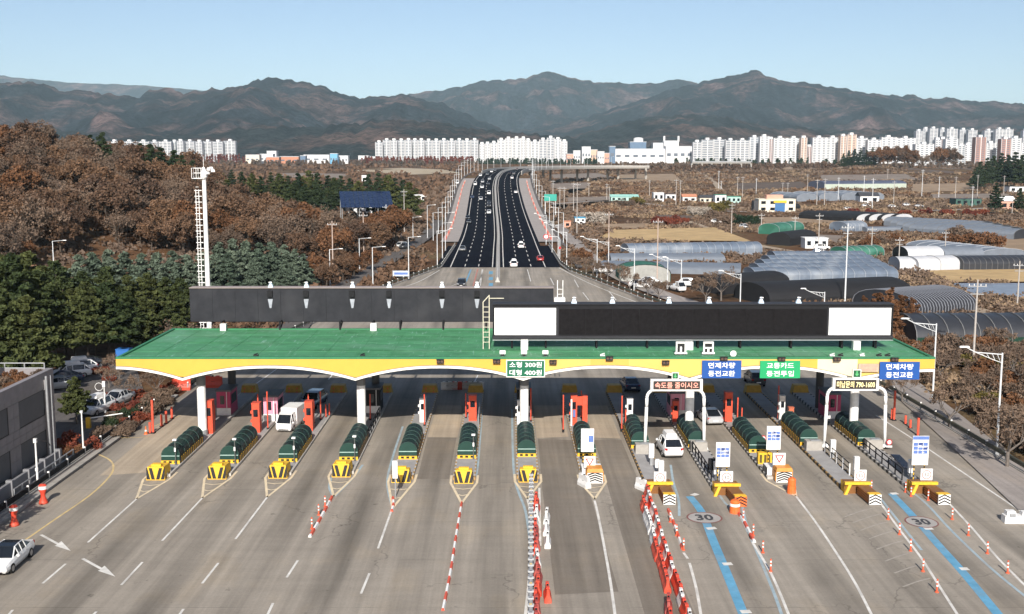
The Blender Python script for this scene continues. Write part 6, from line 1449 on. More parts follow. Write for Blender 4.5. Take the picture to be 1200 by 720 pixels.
block(716,748,236,231,9,'long teal roofed shed in the brown field', mat('teal_wall', ()), mat('pale_teal_roof', (.28,.52,.46), .6, .1, .5), (5,1), 'shed', 'shed', True); block(766,778,236,226.5,8,'white container house in the fields right of the highway', WW, WW, (2,1), 'house', 'house'); block(780,792,235,228,7,'second white house in the fields right of the highway', WW, DKR, (2,1), 'house', 'house'); block(800,816,237,231,6,'orange roofed shed in the fields', WW, TERRA, (2,1), 'shed', 'shed', True); block(820,838,238,232,6,'low dark roofed shed in the fields', CRM, DKR, (3,1), 'shed', 'shed', True)
block(1120,1150,241,233.5,9,'dark green shed by the far road', mat('shed_dark_green', (.04,.10,.08), .7, .1, .5), DKR, (4,1), 'shed', 'shed'); block(1173,1190,246,236,9,'pink house beside the tall pine at the right', PNK, WW, (2,1), 'house', 'house', True); block(1183,1200,226,219,9,'white farm building at the far right edge', WW, DKR, (2,1), 'house', 'house'); block(1008,1030,238,230,9,'white shed among the hazy tunnels', WW, DKR, (2,1), 'shed', 'shed', True)
block(398,436,251,242,14,'low white house under the solar roof left of the highway', WW, WW, (4,1), 'house', 'house'); block(424,432,211+6,206,7,'small white house in the dark trees left of the highway', WW, WW, (2,1), 'house', 'house'); block(485,500,236,229,8,'white tank house beside the left lamp row', WW, WW, (2,1), 'house', 'house'); block(276,288,237,231,7,'small white hut among the autumn trees on the hillside', WW, WW, (2,1), 'hut', 'hut')
y = 395; zz = HT(y, 243); t = thing('solar_array', 'dark blue solar array on a roof left of the highway', 'solar panels', (XA(400,y,5), y, 0)); x1 = XA(462,y,5)-XA(400,y,5); zt = HT(y+16, 224)
for i in range(11):
    for j in range(5):
        u0, u1, v0, v1 = i/11, (i+.94)/11, j/5, (j+.92)/5
        def P(u, v): return (x1*u - 3*v, 16*v, zz + (zt-zz)*v)
        q = [P(u0,v0),P(u1,v0),P(u1,v1),P(u0,v1)]; MB().add(q + [(a,b,c-.12) for a,b,c in q], [(0,1,2,3),(7,6,5,4),(0,4,5,1),(1,5,6,2),(2,6,7,3),(3,7,4,0)]).build('solar_panel', mat('solar_blue', ()), t)
mb = MB()
for u in (.02,.35,.7,.98):
    for v in (.05,.95): a = (x1*u-3*v,16*v,0); mb.tube((a[0],a[1],-2),(a[0],a[1],zz+(zt-zz)*v-.1),.15)
mb.build('support_post', GREYM, t)
# ---------------------------------------------------------------- apartment blocks and far town
APW = mat('apartment_white', (.62,.62,.62), .85, .05, .02); APP = mat('apartment_peach', (.60,.42,.31), .85, .04, .02); APB = mat('apartment_brick', (.36,.20,.16), .85, .05, .02); APG = mat('apartment_grey', (.50,.52,.54), .85, .04, .02); APWIN = mat('apartment_glazing', (.12,.14,.17), .35, .15, .05); APT = mat('apartment_teal', (.30,.45,.46), .8, .05, .02)
AP = {}
def apartment(px0, px1, ty, by, y, label, group, style='slab', side=None, dp=13, rz=0.0):
    x0, x1 = XA(px0, y, 20), XA(px1, y, 20); z0 = land((x0+x1)/2, y) - 2; zb = HT(y, by); h = HT(y, ty) - z0; w_ = (x1-x0)/2
    t = thing('apartment_block', label, 'apartment block', ((x0+x1)/2, y, z0), rz, group); nb = max(2, int(2*w_/7)); nf = max(4, int(h/2.9))
    MB().box(-w_,w_,0,dp,0,h).build('wall', side or APW, t)
    pier = MB(); win = MB(); bw = 2*w_/nb
    for i in range(nb+1): x = -w_+bw*i; pier.box(max(-w_,x-.55),min(w_,x+.55),-.9,.0,0,h+.3)
    if style == 'slab':                       # white vertical piers between recessed balcony stacks
        for j in range(nf): pier.box(-w_+.56,w_-.56,-.5,-.003,h*j/nf,h*j/nf+1.15)
        for i in range(nb):
            for j in range(nf): win.box(-w_+bw*i+.9,-w_+bw*(i+1)-.9,-.18,.0,h*j/nf+1.16,h*(j+1)/nf-.15)
    else:                                     # punched windows
        for i in range(nb):
            for j in range(nf): win.box(-w_+bw*(i+.22),-w_+bw*(i+.78),-.15,.05,h*(j+.32)/nf,h*(j+.8)/nf)
    stuff(pier.build('pier', APW, t)); stuff(win.build('window', APWIN, t))
    n = max(1, int(w_/9))
    for i in range(n): x = -w_+2*w_*(i+.5)/n; MB().box(x-3,x+3,2,dp-2,h+.003,h+3.6).build('lift_house', APW, t)
    return t
rA = random.Random(5); g1 = 'white slab apartments behind the autumn hill'; g2 = 'white slab apartments left of the highway end'; g3 = 'apartments behind the highway end'; g4 = 'apartments on the right side'
e = [(126,143),(144,160),(161,176),(177,186),(187,202),(203,207),(208,216),(217,229),(230,238),(239,249),(250,262),(263,277)]
for i, (a, b) in enumerate(e):
    apartment(a, b-.6, 165.2 + rA.random()*.9, 188, 2250 + (i % 2)*18, 'teal striped apartment block in the row behind the autumn hill' if i == 5 else 'white ribbed apartment block in the row behind the autumn hill', g1, 'slab', APT if i == 5 else None)
e = [(440,449),(449,458),(458,466),(466,475),(475,483),(483,490),(490,498),(498,507),(507,516),(516,525),(525,534),(534,543),(543,552),(552,561)]
for i, (a, b) in enumerate(e):
    apartment(a, b-.5, (166.5 if i == 0 else 164.2) + rA.random()*.7, 187, 2200 - (i // 4)*25 + (i % 2)*22, 'white ribbed apartment block in the row left of the highway end', g2, 'slab')
e = [(562,568,169),(568,575,168.5),(575,583,167.5),(583,592,164),(592,600,162.5),(600,611,162.2),(611,616,162.4),(616,622,164.5),(622,632,166),(632,641,163.8),(641,650,161.5),(650,658,163),(658,665,165.8)]
for i, (a, b, ty) in enumerate(e):
    apartment(a, b-.4, ty, 187, 2120 + (i % 3)*18, 'white apartment tower behind the highway end', g3, 'punched' if i not in (9,10) else 'slab', None)
e = [(812,822,166.5,None,1),(822,836,164,None,1),(836,850,163.5,None,1),(850,862,164.5,None,1),(862,878,164.5,APW,1),(878,890,161,APG,0),(890,901,160,None,0),(901,905.5,163,APB,0),(906,938,162,None,0),(938,945.5,161.5,APP,0),(946,951,172,APB,0),(951.5,984,161.5,None,0),(984,991.5,159.5,APP,0),(992,1003,158,APP,0),(1003,1016,162,None,0),(1016,1032,164,None,0),(1032,1050,161,None,0),(1050,1072,162,None,0)]
for i, (a, b, ty, sd, sl) in enumerate(e):
    apartment(a, b-.4, ty, 189, 1950 + (i % 3)*16, {7:'narrow brick brown',9:'peach end wall',10:'low brick brown',12:'peach end wall',13:'peach striped'}.get(i, 'white') + ' apartment block in the long row at the right', g4, 'slab' if sl else 'punched', sd)
e = [(1072,1080,153.5),(1080,1088,151),(1088,1098,150.5),(1100,1108,151.5),(1108,1121,151),(1123,1133,152),(1133,1144,152.5),(1152,1163,153),(1165,1186,151.5),(1197,1206,153)]
for i, (a, b, ty) in enumerate(e): apartment(a, b-.6, ty, 180, 2450 + (i % 2)*25, 'tall pale apartment tower in the farthest group at the right', 'tall towers at the far right', 'slab', APG if i % 3 == 0 else None)
e = [(1072,1094,169,None),(1095,1102,164,None),(1102,1107,163,APB),(1107,1122,163,None),(1122,1131,171,APG),(1127,1142,170,None),(1142,1155,161,APB),(1155,1167,168,None),(1165,1176,172,APG),(1172,1184,163,APB),(1184,1196,162,None),(1196,1215,168,None)]
for i, (a, b, ty, sd) in enumerate(e): apartment(a, b-.5, ty, 190, 1750 + (i % 3)*40, ('brick walled' if sd is APB else ('grey walled' if sd is APG else 'white')) + ' apartment block in the near group at the far right', 'near apartments at the far right', 'punched', sd)
# works and mall between the apartment groups
def bigbox(px0, px1, ty, y, label, m, dp=40, nm='factory_building', cat='factory', wins=6):
    x0, x1 = XA(px0,y,18), XA(px1,y,18); z0 = land((x0+x1)/2,y)-1; h = HT(y,ty)-z0; w_ = (x1-x0)/2; t = thing(nm, label, cat, ((x0+x1)/2,y,z0)); MB().box(-w_,w_,0,dp,0,h).build('wall', m, t); MB().box(-w_-.4,w_+.4,-.4,dp+.4,h+.003,h+.9).build('roof', APG, t)
    for i in range(wins): MB().box(-w_+2*w_*(i+.2)/wins,-w_+2*w_*(i+.75)/wins,-.3,.05,h*.45,h*.62).build('window', APWIN, t)
    return t
DBL = mat('factory_blue', (.10,.16,.24), .6, .1, .1)
bigbox(720,780,175,2000,'long white flat factory hall right of the highway end', APW); bigbox(738,757,166.8,2080,'blue and white plant building with a round white tank', DBL, 30, wins=3); bigbox(765,777,168,2090,'white plant block with side turrets', APW, 20, wins=2); t = bigbox(778,795,165.5,2110,'white plant building with a thin tower at either end', APW, 20, wins=2); [MB().box(s*13.4-1.6,s*13.4+1.6,2,6,HT(2110,165.5)-land(XA(786,2110,18),2110),HT(2110,159)-land(XA(786,2110,18),2110)).build('tower', APW, t) for s in (-1,1)]; bigbox(780,812,172,1990,'white plant hall beside the apartments', APW, 30, wins=4); bigbox(714,721,172,1985,'narrow dark blue office tower by the factory', DBL, 20, wins=1)
t = thing('storage_tank', 'round white tank on top of the plant building', 'tank', (XA(749,2080,30),2096,HT(2080,166.5))); MB().lathe([(9,0),(9,6.5),(6,8),(.5,8.4)],0,0,18).build('tank', APW, t)
for k, (a, b, ty, m) in enumerate(((664,672,181,PNK),(672,680,177,APW),(682,692,172.5,APW),(692,700,176,APP),(700,708,178,APW),(706,714,180,PNK),(666,675,183,APW),(288,304,182,CRM),(305,320,181,APW),(313,324,177.5,APW),(312,327,184.5,TERRA),(328,350,184,TERRA),(356,386,182,APW),(387,395.5,180.5,mat('hall_blue',(.14,.36,.55),.6,.08,.1)),(352,358,183,DBL),(420,432,183,APW),(428,440,184,APW),(396,408,183,APW),(0,30,182,APW))):
    lab = {13:'bright blue end hall of the industrial row at the left',10:'first orange walled warehouse at the left',11:'long orange walled warehouse at the left',12:'white and glass hall beside the blue one'}.get(k, 'small town building among the far apartments')
    bigbox(a, b, ty, 1900 + (k*37 % 120), lab, m, 18, 'town_building', 'building', 3)
# overpass slab at the right middle distance
y = 1500; x0, x1 = XA(811,y,12), XA(880,y,12); t = thing('overpass', 'low grey overpass with dark openings in front of the apartments at the right', 'bridge', (x0,y,land(x0,y))); hh = HT(y,190)-land(x0,y); MB().box(0,x1-x0,0,12,hh-2,hh).build('deck', CONC, t)
MB().box(0,x1-x0,-.4,.0,hh-.5,hh+1.2).build('parapet', mat('overpass_grey',(.28,.29,.30),.8,.1,.2), t)
for k in range(7): MB().box((x1-x0)*k/6-1.2,(x1-x0)*k/6+1.2,.5,11.5,-1,hh-2).build('pier', CONC, t)
# ---------------------------------------------------------------- vegetation
def leaf_mat(name, col, col2, rand=.3):
    m = bpy.data.materials.new(name); m.use_nodes = True; n = m.node_tree.nodes; L = m.node_tree.links; b = n['Principled BSDF']
    b.inputs['Roughness'].default_value = .8; b.inputs['Specular IOR Level'].default_value = .12
    g = n.new('ShaderNodeNewGeometry'); nz = n.new('ShaderNodeTexNoise'); nz.inputs['Scale'].default_value = .35; nz.inputs['Detail'].default_value = 5; L.new(g.outputs['Position'], nz.inputs['Vector'])
    oi = n.new('ShaderNodeObjectInfo'); ad = n.new('ShaderNodeMath'); ad.operation = 'ADD'; L.new(nz.outputs['Fac'], ad.inputs[0]); L.new(oi.outputs['Random'], ad.inputs[1])
    ri = n.new('ShaderNodeMapRange'); ri.inputs['From Min'].default_value = .5; ri.inputs['From Max'].default_value = 1.45; L.new(ad.outputs[0], ri.inputs['Value'])
    mx = n.new('ShaderNodeMix'); mx.data_type = 'RGBA'; mx.inputs['A'].default_value = (*col, 1); mx.inputs['B'].default_value = (*col2, 1); L.new(ri.outputs[0], mx.inputs['Factor'])
    rr = n.new('ShaderNodeMapRange'); rr.inputs['To Min'].default_value = 1-rand; rr.inputs['To Max'].default_value = 1+rand
    pr = n.new('ShaderNodeTexWhiteNoise'); pr.noise_dimensions = '3D'; sn = n.new('ShaderNodeVectorMath'); sn.operation = 'SNAP'; sn.inputs[1].default_value = (.6,.6,.6); L.new(g.outputs['Position'], sn.inputs[0]); L.new(sn.outputs[0], pr.inputs['Vector']); L.new(pr.outputs['Value'], rr.inputs['Value'])
    sc_ = n.new('ShaderNodeVectorMath'); sc_.operation = 'SCALE'; L.new(mx.outputs['Result'], sc_.inputs[0]); L.new(rr.outputs[0], sc_.inputs['Scale']); L.new(sc_.outputs[0], b.inputs['Base Color'])
    return m
LM_BROWN = leaf_mat('autumn_leaf', (.088,.056,.040), (.150,.088,.052)); LM_TWIG = leaf_mat('twig_brown', (.105,.074,.055), (.165,.115,.082), .25); LM_PINE = leaf_mat('pine_needle', (.030,.045,.018), (.076,.084,.028)); LM_DARK = leaf_mat('dark_needle', (.014,.028,.015), (.036,.052,.024)); LM_CEDAR = leaf_mat('cedar_needle', (.060,.085,.060), (.115,.145,.105))
LM_RUST = leaf_mat('rust_leaf', (.115,.056,.028), (.165,.082,.042)); LM_RED = leaf_mat('red_shrub_leaf', (.11,.028,.020), (.19,.055,.030)); LM_OLIVE = leaf_mat('olive_leaf', (.06,.055,.018), (.14,.11,.03)); LM_PALE = leaf_mat('pale_blossom_twig', (.28,.24,.20), (.40,.35,.30))
BARK = mat('bark', (.075,.058,.045), .95, .25, 3, bump=.3); BARKG = mat('bark_grey', (.14,.12,.105), .95, .25, 3, bump=.3)
def quads(C, rng, size, flat=.0, asp=1.0):
    """leaf sized faces: one tilted quad per centre"""
    n = len(C); a = rng.normal(size=(n,3)); a[:,2] *= (1-flat); a /= np.linalg.norm(a,axis=1)[:,None]+1e-9
    b = rng.normal(size=(n,3)); b[:,2] *= (1-flat); b -= a*(a*b).sum(1)[:,None]; b /= np.linalg.norm(b,axis=1)[:,None]+1e-9
    s = (size*(.55+.9*rng.random(n)))[:,None]; u = a*s*asp; v = b*s
    V = np.stack([C-u-v*.6, C+u*.9-v, C+u+v*.7, C-u*.8+v],1).reshape(-1,3); Q = np.arange(n*4).reshape(-1,4); return V, Q
def clumps(P, rad, k, rng, sq=1.0):
    P = np.asarray(P); rad = np.asarray(rad); n = len(P); d = rng.normal(size=(n,k,3)); d /= np.linalg.norm(d,axis=2)[:,:,None]; d *= (.35+.65*rng.random((n,k)))[:,:,None]**.6; d[:,:,2] *= sq
    return (P[:,None,:] + d*rad[:,None,None]).reshape(-1,3)
def limb_tree(mb, p, d, ln, r, depth, rg, spread=.6, n=4, ends=None, up=.15):
    q = p + d*ln; mb.tube(p, q, r, r*.68, max(3, n), cap=False)
    if depth == 0:
        if ends is not None: ends.append(q)
        return
    k = rg.choice((2,3)) if depth > 1 else rg.choice((2,3,3))
    for i in range(k):
        e = Vector((rg.gauss(0,1),rg.gauss(0,1),rg.gauss(0,.6))); e = (d + e.normalized()*spread*(.7+.5*rg.random()) + Vector((0,0,up))).normalized()
        limb_tree(mb, p.lerp(q, 1.0 if i == 0 else .55+.45*rg.random()), e, ln*(.62+.2*rg.random()), r*.6, depth-1, rg, spread, max(3, n-1), ends, up)
def deciduous(seed, H=10.0, Rr=3.8, leaf=LM_BROWN, nq=42, size=.30, trunk=BARK, nc=30):
    rg = random.Random(seed); rng = np.random.default_rng(seed); mb = MB(); ends = []
    b = Vector((0,0,-.4)); mb.tube(b, (0,0,H*.30), .26, .19, 7, cap=False)
    for i in range(5):
        a = 2*math.pi*(i+rg.random()*.5)/5; limb_tree(mb, Vector((0,0,H*(.22+.02*i))), Vector((math.cos(a)*.75,math.sin(a)*.75,1)).normalized(), H*.24, .12, 3, rg, .55, 5, ends)
    P = []; rad = []
    for e in ends:
        if len(P) < nc*2: P.append(e + Vector((rg.gauss(0,.3),rg.gauss(0,.3),rg.gauss(.1,.3)))); rad.append(.6+.75*rg.random())
    for i in range(nc):
        t = rg.random()*2*math.pi; u = rg.random()**.5; z = rg.random(); w = math.sin(math.pi*(.12+.80*z))
        P.append((math.cos(t)*Rr*u*w, math.sin(t)*Rr*u*w, H*(.34+.62*z))); rad.append(.7+.8*rg.random())
    C = clumps(P, rad, nq, rng, .85); V, Q = quads(C, rng, size, .1, 1.0)
    return mb.mesh('trunk', trunk), npmesh('crown', V, Q, leaf)
def conifer(seed, H=11.0, Rr=3.0, leaf=LM_PINE, droop=.0, size=.30, levels=9, z0=.22, dens=20, pw=.8):
    rg = random.Random(seed); rng = np.random.default_rng(seed); mb = MB(); mb.tube((0,0,-.4),(0,0,H*.96),.20,.03,7,cap=False); P = []; rad = []
    for l in range(levels):
        t = l/(levels-1); z = H*(z0+(1-z0)*t*.96); rr = Rr*(1-t)**pw*(.75+.5*rg.random())+.25; k = max(3, int(6*(1-t)+3)); ph = rg.random()*6
        for i in range(k):
            a = ph+2*math.pi*i/k+rg.gauss(0,.25); r_ = rr*(.7+.5*rg.random()); e = Vector((math.cos(a)*r_, math.sin(a)*r_, z-droop*r_+rg.gauss(0,.2)))
            mb.tube((0,0,z-.25),e,.05,.02,3,cap=False)
            for u in (.35,.6,.82,1.06):
                P.append(Vector((0,0,z)).lerp(e,u)+Vector((rg.gauss(0,.15),rg.gauss(0,.15),rg.gauss(0,.12)))); rad.append((.26+.32*rg.random())*(1.15-.4*t)*Rr/2.8)
    C = clumps(P, rad, dens, rng, .5); V, Q = quads(C, rng, size, .35, 2.0)
    return mb.mesh('trunk', BARK), npmesh('crown', V, Q, leaf)
def bare(seed, H=5.0, spread=.62, depth=5, r=.13, leaf=None, size=.045, nq=9, trunk=BARKG):
    rg = random.Random(seed); rng = np.random.default_rng(seed); mb = MB(); ends = []
    mb.tube((0,0,-.3),(0,0,H*.24),r*1.15,r,7,cap=False)
    for i in range(4):
        a = 2*math.pi*(i+.5*rg.random())/4; limb_tree(mb, Vector((0,0,H*.22)), Vector((math.cos(a),math.sin(a),.95)).normalized(), H*.24, r*.66, depth-1, rg, spread, 5, ends)
    C = clumps([tuple(e) for e in ends], [.35]*len(ends), nq, rng); V, Q = quads(C, rng, size, 0, 2.2)
    return mb.mesh('trunk', trunk), npmesh('crown', V, Q, leaf or LM_TWIG)
def bush(seed, R_=1.5, H=1.6, leaf=LM_TWIG, n=20, nq=120, size=.052):
    rg = random.Random(seed); rng = np.random.default_rng(seed); mb = MB(); P = []; rad = []
    for i in range(n):
        a = rg.random()*6.283; u = rg.random()**.5*R_; P.append((math.cos(a)*u, math.sin(a)*u, H*(.15+.7*rg.random()*(1-.5*u/R_)))); rad.append(R_*(.25+.2*rg.random()))
        mb.tube((P[-1][0]*.2,P[-1][1]*.2,-.2),P[-1],.04,.015,3,cap=False)
    C = clumps(P, rad, nq, rng, .9); V, Q = quads(C, rng, size, .05, 2.4); return mb.mesh('stem', BARK), npmesh('foliage', V, Q, leaf)
def plant(pr, p, rz, s, name, label, cat, group, sz=None):
    t = thing(name, label, cat, p, rz, group); t.scale = (s, s, sz or s); link(pr[0].name.split('.')[0], pr[0], t); link(pr[1].name.split('.')[0], pr[1], t); return t
DEC = [deciduous(11+i, 9.5+i % 3, 3.7+.2*(i % 2), (LM_BROWN,LM_TWIG,LM_BROWN,LM_TWIG,LM_RUST)[i], (80,36,76,32,80)[i], (.155,.13,.155,.12,.155)[i]) for i in range(5)]
PINE = [conifer(31+i, 10.5+i, 3.1, LM_PINE if i < 2 else LM_DARK, -.05, .125, 10, .30 if i < 2 else .22, 62, .66 if i < 2 else .8) for i in range(4)]; CED = [conifer(51+i, 10, 3.9, LM_CEDAR, .22, .115, 11, .10, 60, .9) for i in range(2)]
META = [conifer(61+i, 8, 1.7, LM_RUST, -.25, .11, 10, .12, 50, .7) for i in range(2)]; BARE = [bare(71+i, 5.2, .62, 5, .12) for i in range(4)]
BUSH = {'twig': [bush(81+i, 1.6, 1.9, LM_TWIG) for i in range(2)], 'red': [bush(84+i, 1.3, 1.3, LM_RED) for i in range(2)], 'olive': [bush(87+i, 1.5, 1.8, LM_OLIVE) for i in range(2)], 'rust': [bush(90+i, 1.6, 2.0, LM_RUST) for i in range(2)], 'dark': [bush(93+i, 1.5, 1.7, LM_DARK) for i in range(2)], 'pale': [bush(95, 1.6, 2.2, LM_PALE)]}
# footprint test so nothing grows on roads, roofs or fields
bpy.context.view_layer.update(); FOOT = []; POLY = []
for o in bpy.data.objects:
    if o.type != 'MESH': continue
    nm = o.name.split('.')[0]
    if nm in ('cover','wall','solar_panel') and o.parent is not None:
        bb = [o.matrix_world @ Vector(c) for c in o.bound_box]; xs = [c.x for c in bb]; ys = [c.y for c in bb]
        FOOT.append((o.matrix_world.inverted(), Vector(o.bound_box[0]), Vector(o.bound_box[6]), min(xs), max(xs), min(ys), max(ys)))
    elif nm in ('side_road','footpath','dirt_track','straw_field','pale_field','parking_area','mulched_field','plaza_pavement','bare_field'):
        for f in o.data.polygons:
            q = [tuple(o.data.vertices[i].co[:2]) for i in f.vertices]; POLY.append((q, min(c[0] for c in q), max(c[0] for c in q), min(c[1] for c in q), max(c[1] for c in q)))
def inside(q, x, y):
    r = False; j = len(q)-1
    for i in range(len(q)):
        if (q[i][1] > y) != (q[j][1] > y) and x < (q[j][0]-q[i][0])*(y-q[i][1])/(q[j][1]-q[i][1])+q[i][0]: r = not r
        j = i
    return r
def blocked(x, y, m=.8):
    for inv, a, b, x0, x1, y0, y1 in FOOT:
        if x0-m < x < x1+m and y0-m < y < y1+m:
            p = inv @ Vector((x, y, a.z))
            if a.x-m < p.x < b.x+m and a.y-m < p.y < b.y+m: return True
    for q, x0, x1, y0, y1 in POLY:
        if x0-m < x < x1+m and y0-m < y < y1+m and (inside(q, x, y) or (m > 1 and (inside(q, x-m, y) or inside(q, x+m, y) or inside(q, x, y-m) or inside(q, x, y+m)))): return True
    if y > 232:
        k = int(y // 4)
        if k not in RTAB: RTAB[k] = road_at(y)
        p = RTAB[k]
        if p is not None and y < 1000 and abs(x-p.x) < (22 if y > 330 else 18)+m: return True
    if 120 < y < 280 and -37-m < x + (0 if y < 140 else -(y-140)*.14) < 44: return True
    return False
rv = random.Random(99)
def scatter(n, gen, dmin, ok=lambda x, y: True, m=1.5, tries=9000):
    out = []; grid = {}
    for _ in range(tries):
        if len(out) >= n: break
        x, y = gen()
        if not ok(x, y) or blocked(x, y, m): continue
        gx, gy = int(x//dmin), int(y//dmin); bad = False
        for i in (-1,0,1):
            for j in (-1,0,1):
                for (a, b) in grid.get((gx+i, gy+j), ()):
                    if (a-x)**2+(b-y)**2 < dmin*dmin: bad = True
        if bad: continue
        out.append((x, y)); grid.setdefault((gx, gy), []).append((x, y))
    return out
def seen_px(x, y): return PX0 + FPX*x/(y*math.cos(PITCH)+HC*math.sin(PITCH))
# autumn wood on the left hill
gen = lambda: (rv.uniform(-215,-44), rv.uniform(205,445))
pts = scatter(298, gen, 5.4, lambda x, y: hill(x, y) > .55 + max(0,(y-380)*.05) and -60 < seen_px(x, y) < 470 and y < 440 and not (y < 262 and x > -100) and not (seen_px(x, y) > 250 and y > 340) and not (seen_px(x, y) <= 250 and y > 400) and not (382 < seen_px(x, y) < 476 and y < 398))
kinds = [('autumn_tree','brown leaved autumn tree'),('bare_tree','greyish brown nearly bare tree')]
for i, (x, y) in enumerate(pts):
    k = rv.choice((0,0,0,1,1,1,2,2,2,3,3,3,0,1,2,4)); s = rv.choice((.6,.75,.85,.95,1.0,1.1,1.22))*rv.uniform(.93,1.07)
    nm = kinds[k in (1,3)]; plant(DEC[k], (x, y, land(x, y)-.1), rv.random()*6.28, s, nm[0], nm[1] + ' in the dense wood covering the left hillside', 'tree', nm[1] + 's on the left hill')
for i, (px, y, top, k) in enumerate(((8,340,146,4),(108,352,158,3),(122,356,155,2),(166,352,168,3),(178,350,169,2),(190,348,173,3),(205,352,176,2),(214,346,182,3),(226,350,188,2),(200,340,190,3))):
    x = XA(px, y, 20); z = land(x, y); h = HT(y, top)-z; 
    if k == 4: plant(DEC[4], (x,y,z), i, h/10.5, 'autumn_tree', 'dark rusty tree on the crest of the left hill at the picture edge', 'tree', None)
    else: plant(PINE[k], (x,y,z-.2), i, h/(10.5+k), 'pine_tree', 'dark pine standing out on the shoulder of the autumn hill', 'tree', 'pines on the hill shoulder')
# far dark evergreens behind the hill
for i, (px, top) in enumerate(((262,203),(272,199),(284,201),(296,203),(306,206),(318,202),(328,204),(338,206),(350,203),(362,200),(372,203),(384,206),(392,209),(400,206),(410,209),(420,212),(432,204),(444,203),(455,206),(463,209),(472,211),(480,214),(255,212),(268,214),(345,214),(358,216),(372,215),(250,222),(376,222),(388,224))):
    y = (435 if 380 < px < 480 else 405)+rv.uniform(-18,30)-(35 if top > 211 and not 380 < px < 480 else 0); x = XA(px, y, 12); z = land(x, y); h = max(5, HT(y, top)-z); k = 2+(i % 2) if i % 3 else i % 2
    plant(PINE[k], (x,y,z-.2), i*1.3, h/(10.5+k), 'evergreen_tree', 'dark evergreen in the belt between the autumn hill and the highway', 'tree', 'evergreen belt behind the hill', )
# pines and cedars between the parking lot and the wood
for i, (px, by, top, k) in enumerate(((-22,470,352,1),(6,468,345,0),(38,466,352,1),(66,429,340,0),(88,425,342,1),(113,421,346,0),(136,417,350,1),(-5,440,318,1),(22,437,306,0),(50,432,322,1),(78,424,330,0),(104,428,335,1),(128,424,336,0),(150,421,345,1),(170,417,352,0),(8,412,306,0),(40,410,300,1),(70,410,312,0),(100,406,322,1),(128,404,318,0),(152,402,326,1),(175,398,325,0),(196,396,328,1),(214,392,330,0),(205,404,345,1))):
    p = G(px, by); h = HT(p.y, top); plant(PINE[k], p, i*.9, h/(10.5+k)*1.03, 'pine_tree', 'olive pine in the stand behind the parked cars', 'tree', 'pine stand left of the canopy')
for i, (px, by, top) in enumerate(((96,372,303),(112,370,299),(130,368,297),(148,366,298),(168,366,301),(186,364,299),(205,362,298),(222,360,301),(238,358,299),(258,350,287),(274,348,284),(290,346,285),(306,345,288),(320,343,286),(334,341,290),(346,340,294),(356,338,300),(20,386,320),(60,380,318),(-10,384,322),(268,356,300),(300,354,304),(335,350,308),(28,372,330))):
    p = GT(px, by); h = HT(p.y, top)-p.z; plant(CED[i % 2], p, i*1.1, h/10*1.04, 'cedar_tree', 'pale bluish cedar in front of the autumn hill', 'tree', 'cedars in front of the hill', )
plant(DEC[1], (-39.2,71,0), 1, .85, 'roadside_tree', 'bare tree at the office kerb whose shadow falls on the plaza edge', 'tree', None)
p = G(90,497); plant(PINE[0], p, .5, HT(p.y, 442)/10.8, 'pine_tree', 'single small rounded pine right of the office corner', 'tree', None)
# shrubs and trees between the parking lot and the plaza
def bushes(kind, pts, s, label, group, nm='shrub'):
    for i, q in enumerate(pts):
        p = GT(q[0], q[1]); plant(BUSH[kind][i % len(BUSH[kind])], p, i*1.7, s*rv.uniform(.85,1.2)*(q[2] if len(q) > 2 else 1), nm, label, 'shrub', group)
bushes('red', ((128,470),(140,482),(150,486),(160,480),(168,474),(178,468),(146,470),(158,466),(128,446),(118,438),(196,458),(152,498),(165,492)), .72, 'reddish shrub in the planting left of the canopy', 'red shrubs left of the canopy')
bushes('twig', ((172,478),(186,470),(200,462),(212,455),(222,449),(232,443),(150,505),(140,512),(136,496),(178,486),(120,512),(192,476)), .68, 'leafless brown shrub in the planting left of the canopy', 'bare shrubs left of the canopy')
bushes('dark', ((205,456),(216,450),(228,444),(238,438),(128,500),(150,492),(246,432),(170,484)), .66, 'dark green shrub in the planting left of the canopy', 'dark shrubs left of the canopy')
bushes('red', ((89,528),), 1.1, 'orange red shrub at the office driveway corner', None); bushes('rust', ((82,534),), .7, 'low pale rusty plant beside the red shrub at the driveway', None)
for i, (px, by, top) in enumerate(((152,470,434),(183,466,428),(207,452,412),(230,445,402),(128,455,424),(140,444,410),(222,440,384),(214,432,372),(245,425,370))):
    p = G(px, by); plant(BARE[i % 4], p, i*1.9, HT(p.y, top)/5.2, 'bare_tree', 'bare dark branched tree left of the canopy', 'tree', 'bare trees left of the canopy')
# plants along the edge of the office roof
for i in range(26):
    t = plant(BUSH['rust' if i % 3 else 'twig'][i % 2], (-41.3-rv.random()*2.2, 96.6-i*1.35, 7.72), i, rv.uniform(.36,.55), 'roof_plant', 'rusty dry plant along the planted edge of the office roof', 'plant', 'dry plants on the office roof')
